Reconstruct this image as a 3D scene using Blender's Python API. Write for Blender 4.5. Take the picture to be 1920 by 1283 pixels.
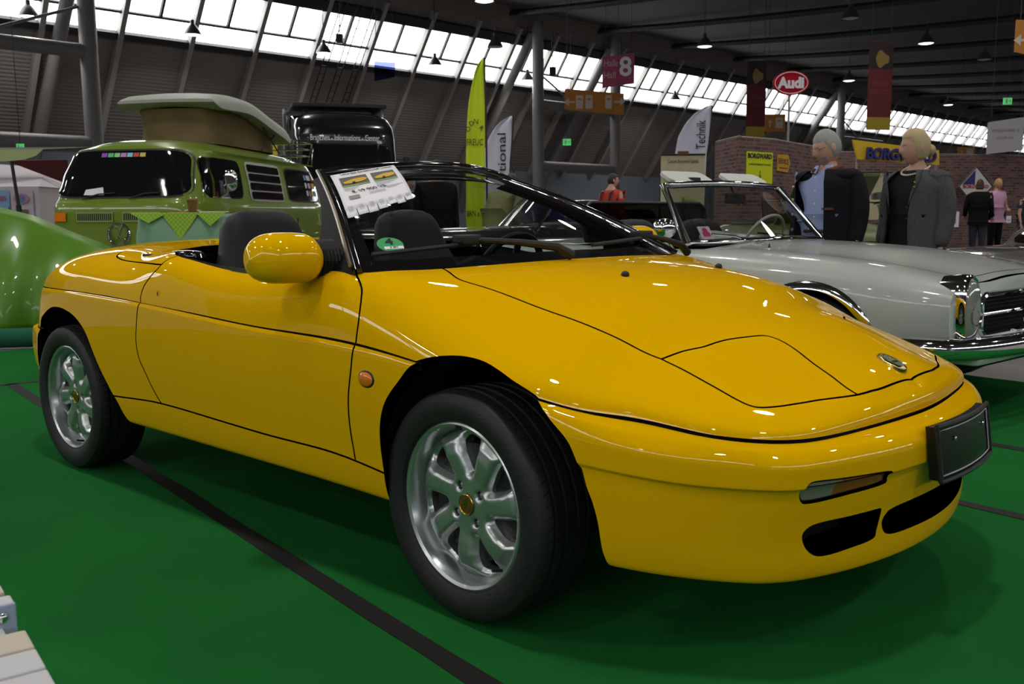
import bpy, bmesh, math, random
import numpy as np
from mathutils import Vector, Matrix
from mathutils.geometry import delaunay_2d_cdt

for _o in list(bpy.data.objects):
    bpy.data.objects.remove(_o)
SC = bpy.context.scene
COL = SC.collection
random.seed(7)
PI = math.pi

# ---------------------------------------------------------------- camera (solved from the car's wheels and symmetry)
CAM_F, CAM_PAN, CAM_PITCH, CAM_ROLL = 1764.9, 0.73615, 0.13010, -0.00738
CAM_POS = Vector((1.6082, -2.4137, 0.9980))
_f = Vector((-math.sin(CAM_PAN) * math.cos(CAM_PITCH), math.cos(CAM_PAN) * math.cos(CAM_PITCH), -math.sin(CAM_PITCH)))
_r = Vector((math.cos(CAM_PAN), math.sin(CAM_PAN), 0)); _u = _r.cross(_f)
_r2 = _r * math.cos(CAM_ROLL) + _u * math.sin(CAM_ROLL); _u2 = -_r * math.sin(CAM_ROLL) + _u * math.cos(CAM_ROLL)
cam_data = bpy.data.cameras.new('camera'); cam = bpy.data.objects.new('camera', cam_data); COL.objects.link(cam)
cam_data.sensor_width = 36; cam_data.sensor_fit = 'HORIZONTAL'; cam_data.lens = CAM_F * 36 / 1920
cam_data.clip_end = 600; cam_data.clip_start = .05
cam.matrix_world = Matrix(((_r2.x, _u2.x, -_f.x, CAM_POS.x), (_r2.y, _u2.y, -_f.y, CAM_POS.y), (_r2.z, _u2.z, -_f.z, CAM_POS.z), (0, 0, 0, 1)))
cam_data.dof.use_dof = True; cam_data.dof.focus_distance = 3.3; cam_data.dof.aperture_fstop = 9
SC.camera = cam

# ---------------------------------------------------------------- exposure, world
SC.view_settings.view_transform = 'Standard'; SC.view_settings.look = 'None'
SC.view_settings.gamma = 1; SC.view_settings.use_curve_mapping = False
SC.view_settings.exposure = -0.9
LAMP_W = 232.0          # watts of one high-bay lamp
SKY = 11.0               # brightness of the overcast sky behind the clerestory panes
W = bpy.data.worlds.new('world'); SC.world = W; W.use_nodes = True
_bg = W.node_tree.nodes['Background']; _bg.inputs['Color'].default_value = (.80, .87, 1, 1); _bg.inputs['Strength'].default_value = .35
SC.cycles.use_denoising = True
SC.cycles.use_adaptive_sampling = True; SC.cycles.adaptive_threshold = .05; SC.cycles.adaptive_min_samples = 16
try: SC.cycles.denoiser = 'OPENIMAGEDENOISE'
except Exception: pass
SC.cycles.max_bounces = 6; SC.cycles.diffuse_bounces = 3; SC.cycles.glossy_bounces = 3; SC.cycles.transmission_bounces = 4
SC.cycles.transparent_max_bounces = 8; SC.cycles.sample_clamp_indirect = 6; SC.cycles.caustics_reflective = False; SC.cycles.caustics_refractive = False

# ---------------------------------------------------------------- helpers: materials
MATS = {}
def mat(name, col=(.5, .5, .5), rough=.5, metal=0., coat=0., spec=.5, noise=0., nscale=30., bump=0., bscale=200., emit=0., alpha=1., trans=0., ior=1.45, sheen=0., coat_rough=.03):
    if name in MATS: return MATS[name]
    m = bpy.data.materials.new(name); m.use_nodes = True; MATS[name] = m
    nt = m.node_tree; b = nt.nodes['Principled BSDF']
    b.inputs['Base Color'].default_value = (*col, 1); b.inputs['Roughness'].default_value = rough
    b.inputs['Metallic'].default_value = metal; b.inputs['Coat Weight'].default_value = coat
    b.inputs['Coat Roughness'].default_value = coat_rough
    b.inputs['Specular IOR Level'].default_value = spec; b.inputs['Alpha'].default_value = alpha
    b.inputs['Transmission Weight'].default_value = trans; b.inputs['IOR'].default_value = ior
    b.inputs['Sheen Weight'].default_value = sheen
    if emit: b.inputs['Emission Color'].default_value = (*col, 1); b.inputs['Emission Strength'].default_value = emit
    if noise or bump:
        tc = nt.nodes.new('ShaderNodeTexCoord')
    if noise:
        n = nt.nodes.new('ShaderNodeTexNoise'); n.inputs['Scale'].default_value = nscale; n.inputs['Detail'].default_value = 5
        nt.links.new(tc.outputs['Object'], n.inputs['Vector'])
        r = nt.nodes.new('ShaderNodeMix'); r.data_type = 'RGBA'; r.blend_type = 'MIX'
        r.inputs['A'].default_value = (*[max(0, c * (1 - noise)) for c in col], 1); r.inputs['B'].default_value = (*[min(1, c * (1 + noise)) for c in col], 1)
        nt.links.new(n.outputs['Fac'], r.inputs['Factor']); nt.links.new(r.outputs['Result'], b.inputs['Base Color'])
    if bump:
        n2 = nt.nodes.new('ShaderNodeTexNoise'); n2.inputs['Scale'].default_value = bscale; n2.inputs['Detail'].default_value = 4
        nt.links.new(tc.outputs['Object'], n2.inputs['Vector'])
        bp = nt.nodes.new('ShaderNodeBump'); bp.inputs['Strength'].default_value = bump; bp.inputs['Distance'].default_value = .01
        nt.links.new(n2.outputs['Fac'], bp.inputs['Height']); nt.links.new(bp.outputs['Normal'], b.inputs['Normal'])
    return m

# ---------------------------------------------------------------- helpers: objects
def link(name, data, material=None, parent=None, smooth=None):
    o = bpy.data.objects.new(name, data); COL.objects.link(o)
    if material is not None:
        for mm in (material if isinstance(material, (list, tuple)) else [material]): data.materials.append(mm)
    if parent is not None: o.parent = parent
    return o
def tag(o, label=None, cat=None, group=None, kind=None):
    if label: o['label'] = label
    if cat: o['category'] = cat
    if group: o['group'] = group
    if kind: o['kind'] = kind
    return o
def thing(name, label, cat, loc=(0, 0, 0), rz=0, group=None, scale=1):
    o = bpy.data.objects.new(name, None); COL.objects.link(o); o.empty_display_size = .1
    o.location = loc; o.rotation_euler = (0, 0, rz); o.scale = (scale,) * 3 if not isinstance(scale, tuple) else scale
    return tag(o, label, cat, group)
def sub(name, parent):
    o = bpy.data.objects.new(name, None); COL.objects.link(o); o.empty_display_size = .05; o.parent = parent; return o
def copy_tree(o, parent=None):
    c = o.copy(); COL.objects.link(c); c.parent = parent
    for ch in list(o.children): copy_tree(ch, c)
    return c
def smooth(me, on=True, angle=None):
    me.polygons.foreach_set('use_smooth', [on] * len(me.polygons))
    if angle is not None:
        bm = bmesh.new(); bm.from_mesh(me)
        for e in bm.edges:
            if len(e.link_faces) == 2 and e.calc_face_angle(0) > angle: e.smooth = False
        bm.to_mesh(me); bm.free()

class MB:
    """collects shapes and links them as one mesh object"""
    def __init__(s): s.v = []; s.f = []; s.mi = []; s.cur = 0
    def add(s, vs, fs):
        n = len(s.v); s.v += [tuple(map(float, q)) for q in vs]; s.f += [tuple(i + n for i in f) for f in fs]; s.mi += [s.cur] * len(fs); return s
    def box(s, c, d, rot=None, bev=0):
        x, y, z = [k / 2 for k in d]; b = min(bev, x * .9, y * .9, z * .9)
        if b <= 0:
            vs = [(-x, -y, -z), (x, -y, -z), (x, y, -z), (-x, y, -z), (-x, -y, z), (x, -y, z), (x, y, z), (-x, y, z)]
            fs = [(0, 3, 2, 1), (4, 5, 6, 7), (0, 1, 5, 4), (1, 2, 6, 5), (2, 3, 7, 6), (3, 0, 4, 7)]
        else:
            bm = bmesh.new(); bmesh.ops.create_cube(bm, size=1); bmesh.ops.scale(bm, vec=(2 * x, 2 * y, 2 * z), verts=bm.verts)
            bmesh.ops.bevel(bm, geom=bm.edges[:], offset=b, segments=2, profile=.6, affect='EDGES')
            bm.verts.index_update(); vs = [tuple(v.co) for v in bm.verts]; fs = [tuple(v.index for v in f.verts) for f in bm.faces]; bm.free()
        M = rot if rot is not None else Matrix.Identity(3); c = Vector(c)
        return s.add([M @ Vector(v) + c for v in vs], fs)
    def tube(s, pts, r, n=10, cap=True, closed=False):
        pts = [Vector(q) for q in pts]; m = len(pts); rs = r if isinstance(r, (list, tuple)) else [r] * m
        vs = []; prev = None
        for i, q in enumerate(pts):
            if closed: t = (pts[(i + 1) % m] - pts[i - 1])
            else: t = (pts[min(i + 1, m - 1)] - pts[max(i - 1, 0)])
            t.normalize()
            if prev is None:
                a = Vector((0, 0, 1)) if abs(t.z) < .9 else Vector((1, 0, 0))
                x = t.cross(a).normalized()
            else:
                x = (prev - t * prev.dot(t)).normalized()
            prev = x; y = t.cross(x)
            for k in range(n):
                an = 2 * PI * k / n; vs.append(q + (x * math.cos(an) + y * math.sin(an)) * rs[i])
        fs = []
        for i in range(m if closed else m - 1):
            for k in range(n):
                a = i * n + k; b = i * n + (k + 1) % n; j = ((i + 1) % m) * n
                fs.append((a, b, j + (k + 1) % n, j + k))
        if cap and not closed:
            fs.append(tuple(range(n - 1, -1, -1))); fs.append(tuple((m - 1) * n + k for k in range(n)))
        return s.add(vs, fs)
    def lathe(s, prof, n=48, axis='z', loc=(0, 0, 0), arc=None):
        """prof: (radius, height)"""
        vs = []; fs = []; m = len(prof); loc = Vector(loc)
        for k in range(n):
            an = 2 * PI * k / n
            for r, h in prof:
                a, b = r * math.cos(an), r * math.sin(an)
                q = {'z': (a, b, h), 'y': (a, h, b), 'x': (h, a, b)}[axis]
                vs.append(Vector(q) + loc)
        for k in range(n):
            for i in range(m - 1):
                a = k * m + i; b = ((k + 1) % n) * m + i
                fs.append((a, b, b + 1, a + 1) if axis != 'y' else (a, a + 1, b + 1, b))
        return s.add(vs, fs)
    def prism(s, poly, d, M=None):
        """extrude a 2-D polygon (x,y) from z=0 to z=d, then transform by 4x4 M"""
        n = len(poly); M = M or Matrix.Identity(4)
        vs = [M @ Vector((x, y, 0)) for x, y in poly] + [M @ Vector((x, y, d)) for x, y in poly]
        fs = [tuple(range(n - 1, -1, -1)), tuple(range(n, 2 * n))] + [(i, (i + 1) % n, n + (i + 1) % n, n + i) for i in range(n)]
        return s.add(vs, fs)
    def grid(s, G, closed_u=False, closed_v=False, flip=False):
        G = [[Vector(q) for q in row] for row in G]; a = len(G); b = len(G[0]); vs = [q for row in G for q in row]; fs = []
        for i in range(a if closed_u else a - 1):
            for j in range(b if closed_v else b - 1):
                q = (i * b + j, ((i + 1) % a) * b + j, ((i + 1) % a) * b + (j + 1) % b, i * b + (j + 1) % b)
                fs.append(q[::-1] if flip else q)
        return s.add(vs, fs)
    def ell(s, c, r, n=16, m=10, rot=None, p=2.0):
        """(super)ellipsoid"""
        c = Vector(c); R3 = rot or Matrix.Identity(3); G = []
        def sp(x): return math.copysign(abs(x) ** (2 / p), x)
        for i in range(m + 1):
            ph = -PI / 2 + PI * i / m; row = []
            for k in range(n):
                th = 2 * PI * k / n
                row.append(c + R3 @ Vector((r[0] * sp(math.cos(ph)) * sp(math.cos(th)), r[1] * sp(math.cos(ph)) * sp(math.sin(th)), r[2] * sp(math.sin(ph)))))
            G.append(row)
        return s.grid(G, closed_v=True, flip=True)
    def build(s, name, material, parent=None, sm=False, loc=None, bevel=0, weld=False):
        me = bpy.data.meshes.new(name); me.from_pydata(s.v, [], s.f)
        if weld:
            bm = bmesh.new(); bm.from_mesh(me); bmesh.ops.remove_doubles(bm, verts=bm.verts, dist=1e-5)
            bmesh.ops.recalc_face_normals(bm, faces=bm.faces); bm.to_mesh(me); bm.free()
        elif s.mi and max(s.mi) > 0: me.polygons.foreach_set('material_index', s.mi)
        me.update()
        if sm: smooth(me, True, angle=sm if isinstance(sm, float) else .7)
        o = link(name, me, material, parent)
        if loc is not None: o.location = loc
        return o
def mb(): return MB()
def rotz(a): return Matrix.Rotation(a, 3, 'Z')
def frame4(o, x, y):
    """4x4 with origin o and the plane spanned by x, y"""
    x = Vector(x).normalized(); y = Vector(y); z = x.cross(y).normalized(); y = z.cross(x)
    return Matrix(((x.x, y.x, z.x, o[0]), (x.y, y.y, z.y, o[1]), (x.z, y.z, z.z, o[2]), (0, 0, 0, 1)))
def text_mesh(txt, size, depth=.002, bold=0., shear=0., spacing=1., align='CENTER'):
    cu = bpy.data.curves.new('t', 'FONT'); cu.body = txt; cu.size = size; cu.extrude = depth; cu.align_x = align; cu.align_y = 'CENTER'
    cu.offset = bold; cu.shear = shear; cu.space_character = spacing; cu.resolution_u = 3
    ob = bpy.data.objects.new('t', cu); COL.objects.link(ob)
    dg = bpy.context.evaluated_depsgraph_get(); me = bpy.data.meshes.new_from_object(ob.evaluated_get(dg))
    bpy.data.objects.remove(ob); bpy.data.curves.remove(cu); me.materials.clear(); return me
def text(name, txt, size, M, material, parent=None, width=None, **kw):
    """lettering laid in the plane of the 4x4 M"""
    me = text_mesh(txt, size, **kw)
    if width and len(me.vertices):
        xs = [v.co.x for v in me.vertices]; w = max(xs) - min(xs)
        me.transform(Matrix.Diagonal((width / w, 1, 1, 1)))
    me.transform(M)
    return link(name, me, material, parent)
def rrect(w, h, r, n=5):
    """rounded rectangle outline centred on the origin"""
    out = []
    for cx, cy, a0 in ((w / 2 - r, h / 2 - r, 0), (-w / 2 + r, h / 2 - r, PI / 2), (-w / 2 + r, -h / 2 + r, PI), (w / 2 - r, -h / 2 + r, 1.5 * PI)):
        for k in range(n + 1):
            a = a0 + PI / 2 * k / n; out.append((cx + r * math.cos(a), cy + r * math.sin(a)))
    return out
def catmull(pts, n=8, closed=False):
    P = [np.array(q, float) for q in pts]; m = len(P); out = []
    for i in range(m if closed else m - 1):
        p0 = P[i - 1] if (closed or i > 0) else 2 * P[0] - P[1]; p1 = P[i]; p2 = P[(i + 1) % m]
        p3 = P[(i + 2) % m] if (closed or i + 2 < m) else 2 * P[-1] - P[-2]
        for k in range(n):
            t = k / n
            out.append(.5 * (2 * p1 + (p2 - p0) * t + (2 * p0 - 5 * p1 + 4 * p2 - p3) * t * t + (3 * p1 - p0 - 3 * p2 + p3) * t ** 3))
    if not closed: out.append(P[-1])
    return out

# ---------------------------------------------------------------- where things stand: bearing (as a column of the photo) and depth -> floor position
def ray(px, py):
    return _f + _r2 * ((px - 960) / CAM_F) + _u2 * ((641.5 - py) / CAM_F)
def pt(px, py, d): return CAM_POS + ray(px, py) * d
def spot(px, d, z=0.):
    q = pt(px, 410, d); return Vector((q.x, q.y, z))
def hgt(px, py, d): return pt(px, py, d).z
AZ = math.atan2(_f.y, _f.x)          # heading of the view
def facing(turn=0): return AZ + PI + turn     # heading of a thing that faces the viewer, turned by so much

# ================================================================ the hall
M_FLOOR = mat('concrete_floor', (.16, .15, .145), .45, noise=.15, nscale=3, bump=.05, bscale=40)
M_CARPET = mat('green_carpet', (.013, .135, .027), 1., spec=.04, noise=.22, nscale=2.2, bump=.5, bscale=520)
M_TAPE = mat('black_tape', (.010, .009, .009), .7, spec=.3)
M_CLAD = mat('wall_cladding', (.20, .178, .165), .8, noise=.12, nscale=.6)
M_STEEL = mat('grey_steel', (.17, .16, .155), .55, noise=.08, nscale=2)
M_RIB = mat('rib_steel', (.30, .28, .26), .6)
M_DKSTEEL = mat('dark_steel', (.022, .022, .024), .6)
M_CEIL = mat('ceiling_deck', (.105, .096, .088), .85, noise=.15, nscale=.5)
M_LOWW = mat('low_wall', (.20, .23, .27), .7)
# horizontal board lines on the cladding
_nt = M_CLAD.node_tree; _w = _nt.nodes.new('ShaderNodeTexWave'); _w.wave_type = 'BANDS'; _w.bands_direction = 'Z'; _w.inputs['Scale'].default_value = 2.2; _w.inputs['Distortion'].default_value = 0
_tc = _nt.nodes.new('ShaderNodeTexCoord'); _nt.links.new(_tc.outputs['Object'], _w.inputs['Vector']); _b = _nt.nodes.new('ShaderNodeBump'); _b.inputs['Strength'].default_value = .35; _b.inputs['Distance'].default_value = .05
_nt.links.new(_w.outputs['Fac'], _b.inputs['Height']); _nt.links.new(_b.outputs['Normal'], _nt.nodes['Principled BSDF'].inputs['Normal'])
# corrugation on the ceiling deck
_nt = M_CEIL.node_tree; _w = _nt.nodes.new('ShaderNodeTexWave'); _w.wave_type = 'BANDS'; _w.bands_direction = 'Y'; _w.inputs['Scale'].default_value = 1.6
_tc = _nt.nodes.new('ShaderNodeTexCoord'); _nt.links.new(_tc.outputs['Object'], _w.inputs['Vector']); _b = _nt.nodes.new('ShaderNodeBump'); _b.inputs['Strength'].default_value = .5; _b.inputs['Distance'].default_value = .06
_nt.links.new(_w.outputs['Fac'], _b.inputs['Height']); _nt.links.new(_b.outputs['Normal'], _nt.nodes['Principled BSDF'].inputs['Normal'])
def sky_mat():
    m = bpy.data.materials.new('sky_pane'); m.use_nodes = True; nt = m.node_tree; MATS['sky_pane'] = m
    for n in list(nt.nodes): nt.nodes.remove(n)
    o = nt.nodes.new('ShaderNodeOutputMaterial'); e = nt.nodes.new('ShaderNodeEmission'); tc = nt.nodes.new('ShaderNodeTexCoord'); n = nt.nodes.new('ShaderNodeTexNoise'); r = nt.nodes.new('ShaderNodeMix'); r.data_type = 'RGBA'
    n.inputs['Scale'].default_value = .12; nt.links.new(tc.outputs['Object'], n.inputs['Vector']); r.inputs['A'].default_value = (.90, .94, 1, 1); r.inputs['B'].default_value = (1, 1, 1, 1)
    nt.links.new(n.outputs['Fac'], r.inputs['Factor']); nt.links.new(r.outputs['Result'], e.inputs['Color']); e.inputs['Strength'].default_value = SKY; nt.links.new(e.outputs[0], o.inputs['Surface']); return m
M_SKY = sky_mat()

tag(mb().box((0, 40, -.056), (96, 190, .1)).build('floor', M_FLOOR), kind='structure')

# inclined long wall: along = metres along the wall, slope = metres up the slope from the foot of the clerestory
SL = math.radians(55)
class Wall:
    def __init__(s, P0, e, inward): s.P0 = Vector(P0); s.e = Vector(e).normalized(); s.s = (Vector((inward[0], inward[1], 0)).normalized() * math.cos(SL) + Vector((0, 0, 1)) * math.sin(SL)); s.n = Vector((inward[0], inward[1], 0)).normalized() * math.sin(SL) - Vector((0, 0, 1)) * math.cos(SL)
    def at(s, a, k, o=0.): return s.P0 + s.e * a + s.s * k + s.n * o
    def box(s, m, a, k, w, h, d, o=0.):
        M = Matrix((s.e, s.s, s.n)).transposed(); return m.box(s.at(a, k, o), (w, h, d), rot=M)
RIB0, RIBD = 12.23 - 3.15 * 12, 3.15
def long_wall(name, W_, n, detail):
    a0, a1 = RIB0, RIB0 + RIBD * n
    w = mb()
    low = W_.at(0, -6.0).z
    w.add([W_.at(a0, 0), W_.at(a1, 0), W_.at(a1, -6.0), W_.at(a0, -6.0)], [(0, 1, 2, 3)])
    w.add([W_.at(a0, 2.5), W_.at(a1, 2.5), W_.at(a1, 4.6), W_.at(a0, 4.6)], [(0, 1, 2, 3)])
    wo = tag(w.build(name, M_CLAD), kind='structure')
    base = [W_.at(a, -6.0) for a in (a0, a1)]
    lw = mb().add([base[0], base[1], Vector((base[1].x, base[1].y, 0)), Vector((base[0].x, base[0].y, 0))], [(0, 1, 2, 3)]); lw.build('low_wall_band', M_LOWW, wo)
    W_.box(mb(), (a0 + a1) / 2, -.12, a1 - a0, .28, .3, .1).build('window_sill', M_DKSTEEL, wo)
    W_.box(mb(), (a0 + a1) / 2, 2.75, a1 - a0, .5, .35, .12).build('window_head', M_DKSTEEL, wo)
    W_.box(mb(), (a0 + a1) / 2, .92, a1 - a0, .10, .14, .08).build('transom', M_DKSTEEL, wo)
    r0 = W_.box(mb(), 0, -1.3, .22, 9.6, .34, .16); rib = None
    big = {}
    for k in range(n + 1):
        a = a0 + RIBD * k
        if rib is None: rib = W_.box(mb(), a, -1.3, .22, 9.6, .34, .16).build('wall_rib', M_RIB, wo); r = rib
        else:
            r = rib.copy(); COL.objects.link(r); r.location = W_.e * (RIBD * k)
        if k == n: break
        def piece(nm, c, kk, ww, hh, m_, o):
            if nm not in big: big[nm] = (W_.box(mb(), a + c, kk, ww, hh, .02 if 'pane' in nm else .12, o).build(nm.split('#')[0], m_, wo), k)
            else:
                q = big[nm][0].copy(); COL.objects.link(q); q.location = W_.e * (RIBD * (k - big[nm][1]))
        if detail:
            piece('pane#1', RIBD * .27, 1.70, 1.36, 1.5, M_SKY, -.02); piece('pane#2', RIBD * .75, 1.70, 1.36, 1.5, M_SKY, -.02); piece('mullion', RIBD * .51, 1.75, .11, 1.6, M_DKSTEEL, .05)
            piece('pane#3', RIBD * .5, .44, RIBD - .24, .82, M_SKY, -.02)
        else:
            piece('pane#1', RIBD * .5, 1.25, RIBD - .3, 2.4, M_SKY, -.02)
    return wo
WL = Wall((-38.9, 8, 9), (.055, .9985, 0), (.9985, -.055)); WR = Wall((33, 8, 9), (.055, .9985, 0), (-.9985, .055))
long_wall('wall_left', WL, 52, True); long_wall('wall_right', WR, 52, False)
tag(mb().box((-3, 136, 6.5), (90, .4, 14)).build('wall_back', M_CLAD), kind='structure')
_wf = tag(mb().box((-3, -29, 6.5), (90, .4, 14)).build('wall_front', M_CLAD), kind='structure')
for k in range(22):
    o_ = mb().box((-35 + 3.15 * k, -28.75, 9.95), (2.85, .04, 2.0)).build('pane', M_SKY, _wf)
# sagging roof deck with its beams
def zc(x): return 11.35 + 1.35 * ((x + 3) / 34) ** 2
cg = mb().grid([[(x + .055 * y, y, zc(x)) for y in (-30, 137)] for x in np.linspace(-40, 36, 40)])
ceil = tag(cg.build('ceiling', M_CEIL, sm=True), kind='structure')
for y in [38 + 7.6 * k for k in range(-8, 13)]:
    mb().tube([(x + .055 * y, y, zc(x) - .30) for x in np.linspace(-37.5, 33, 34)], .17, 8).build('roof_beam', M_DKSTEEL, ceil, sm=True)
# trestles that carry the roof
def trestle(a, d, lbl):
    t = thing('roof_trestle', lbl, 'pillar', (0, 0, 0), 0, 'steel trestles along the inclined wall')
    top = WL.at(a, 4.1, .5); foot = Vector((top.x, top.y, 0))
    mb().tube([foot, top], .33, 16).build('column', M_STEEL, t, sm=True)
    lf = WL.at(a - .4, -6.0, .6); mb().tube([WL.at(a, 3.4, .5), lf, Vector((lf.x - 1.2, lf.y, 0))], .27, 14).build('inclined_leg', M_STEEL, t, sm=True)
    if d:
        for z in (7.55, 4.05):
            q = Vector((top.x, top.y, z)); mb().tube([q, q + WL.e * d], .27, 14).build('cross_tube', M_STEEL, t, sm=True)
        q = Vector((top.x, top.y, 7.55)); mb().tube([q + WL.e * (d * .5), Vector((top.x, top.y, 9.3))], .06, 8).build('tie_rod', M_STEEL, t, sm=True)
    return t
trestle(6.7, -9, 'thick round steel roof column behind the green camper van, far left')
trestle(31.9, 7.0, 'round steel roof column with slanted leg beside the white feather flag')
trestle(38.9, 0, 'round steel roof column under the orange hanging sign in mid hall')
trestle(69, 8, 'dark steel roof column behind the grey-haired man in the far hall')
# green exhibition carpet, laid in taped strips
CR = Matrix.Rotation(-.165, 4, 'Z'); CR.translation = Vector((-.2, -.955, 0))
cp = mb(); cp.prism([(-6.2, -9), (9, -9), (9, 4.75), (-1.6, 4.75), (-6.2, 4.75)], .005, CR @ Matrix.Translation((0, 0, -.0055))); tag(cp.build('carpet', M_CARPET), 'bright green carpet laid in taped strips under the yellow sports car', 'carpet')
def tape(x0, x1, y0, y1, lbl, w=.062, seed=1):
    rnd = random.Random(seed); n = 24; L = []; R_ = []; a = Vector((x0, y0, 0)); b = Vector((x1, y1, 0)); s = Vector((-(b - a).y, (b - a).x, 0)).normalized()
    for k in range(n + 1):
        q = a.lerp(b, k / n); L.append(CR @ (q + s * (w / 2 + rnd.uniform(-.004, .004))) + Vector((0, 0, .0012))); R_.append(CR @ (q - s * (w / 2 + rnd.uniform(-.004, .004))) + Vector((0, 0, .0012)))
    tag(mb().grid([R_, L]).grid([[q - Vector((0, 0, .001)) for q in L], [q - Vector((0, 0, .001)) for q in R_]]).build('carpet_tape', M_TAPE), lbl, 'tape', 'black tape on the carpet joints')
tape(-4.45, 2.2, 0, 0, 'long black tape running across the green carpet beside the yellow car')
tape(-4.45, 4, 2.07, 2.07, 'black tape strip on the carpet nearest the yellow car nose', seed=2)
tape(-4.45, 4, 3.02, 3.02, 'black tape strip on the carpet farther beyond the number plate holder', seed=3)
tape(-4.45, -4.45, -3, 3.6, 'black tape strip crossing the carpet behind the rear wheel', seed=4)
# high-bay lamps
M_LAMPON = mat('lamp_glow', (1., .93, .80), emit=14.)
M_SHADE = mat('lamp_shade', (.10, .10, .105), .35, metal=.6)
def make_lamp(loc, lbl, lit=True):
    t = thing('high_bay_lamp', lbl, 'lamp', loc, 0, 'high-bay lamps under the hall roof')
    z = zc(loc[0] - .055 * loc[1]) - loc[2]
    mb().lathe([(.06, .62), (.085, .60), (.09, .44), (.13, .40), (.22, .30), (.33, .12), (.37, .0), (.36, -.01), (.34, .02)], 24, 'z').build('shade', M_SHADE, t, sm=.8)
    mb().tube([(0, 0, .6), (0, 0, z)], .015, 6).build('cable', M_DKSTEEL, t)
    mb().lathe([(0, .0), (.2, -.02), (.335, .02)], 24, 'z').build('diffuser', M_LAMPON if lit else mat('lamp_dim', (.35, .34, .32), emit=.15), t, sm=True)
    if lit:
        l = bpy.data.lights.new('lamp_light', 'AREA'); l.shape = 'DISK'; l.size = .62; l.energy = LAMP_W; l.color = (1, .965, .90); l.spread = math.radians(150)
        o = bpy.data.objects.new('lamp_light', l); COL.objects.link(o); o.parent = t; o.location = (0, 0, -.05)
    return t
LAMPS = [((-38.27 + 1.2, 12.89, 8.8), 'lit high-bay lamp at the top left corner of the hall view', 1), ((-35.9, 19.06, 8.8), 'high-bay lamp hanging before the windows above the camper roof lid', 1),
         ((-35.6, 25.6, 8.8), 'lit high-bay lamp before the windows left of the wall ladders', 1), ((-23.4, 23.8, 9), 'lit high-bay lamp cut by the top edge of the picture', 1),
         ((-29.5, 30.9, 9), 'high-bay lamp hanging above the tip of the yellow feather flag', 0), ((-35.1, 39.6, 8.9), 'lit high-bay lamp left of the slanted trestle leg', 1),
         ((-34.0, 53.5, 8.9), 'high-bay lamp in front of the windows right of the hall number sign', 1), ((-22.4, 37.8, 9), 'lit high-bay lamp under the roof between hall sign and red oval sign', 1),
         ((-14.5, 44.4, 9), 'lit high-bay lamp high up right of the dark red banner', 1), ((-22.1, 53.8, 9), 'lit high-bay lamp beside the top of the dark red banner', 1),
         ((-21.9, 71.1, 9), 'lit high-bay lamp above the white hanging banner', 1), ((-14.8, 36.4, 9), 'unlit high-bay lamp highest above the red oval sign', 0),
         ((-13.9, 51.3, 9), 'unlit high-bay lamp below the orange arrow sign at right', 0), ((-35, 32.2, 8.9), 'high-bay lamp before the windows left of the yellow feather flag', 1)]
for lc, lb, on in LAMPS: make_lamp(lc, lb, on)
k_ = 0
for x in (-22.4, -14.6, -7., .35, 8.):          # the rest of the lamp grid, out of the picture
    for y in (-16.6, -9., -1.4, 6.2, 13.8, 21.4):
        if x < -14 and y > 21: continue
        make_lamp((x, y, 9), 'lit high-bay lamp in the roof grid above the cars, out of the picture', True)
# ---------------------------------------------------------------- splines
def nat_spline_coef(t, Y):
    """second derivatives of the natural cubic spline through rows Y at knots t"""
    n = len(t); h = np.diff(t)
    A = np.zeros((n, n)); B = np.zeros_like(Y, dtype=float)
    A[0, 0] = A[-1, -1] = 1
    for i in range(1, n - 1):
        A[i, i - 1] = h[i - 1]; A[i, i] = 2 * (h[i - 1] + h[i]); A[i, i + 1] = h[i]
        B[i] = 6 * ((Y[i + 1] - Y[i]) / h[i] - (Y[i] - Y[i - 1]) / h[i - 1])
    return np.linalg.solve(A, B.reshape(n, -1)).reshape(Y.shape)

def spl(t, Y, x):
    t = np.asarray(t, float); Y = np.asarray(Y, float); x = np.asarray(x, float)
    M = nat_spline_coef(t, Y)
    i = np.clip(np.searchsorted(t, x) - 1, 0, len(t) - 2)
    h = t[i + 1] - t[i]; a = (t[i + 1] - x) / h; b = (x - t[i]) / h
    sh = (-1,) + (1,) * (Y.ndim - 1)
    a = a.reshape(sh); b = b.reshape(sh); h = h.reshape(sh)
    return a * Y[i] + b * Y[i + 1] + ((a**3 - a) * M[i] + (b**3 - b) * M[i + 1]) * h * h / 6

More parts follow.
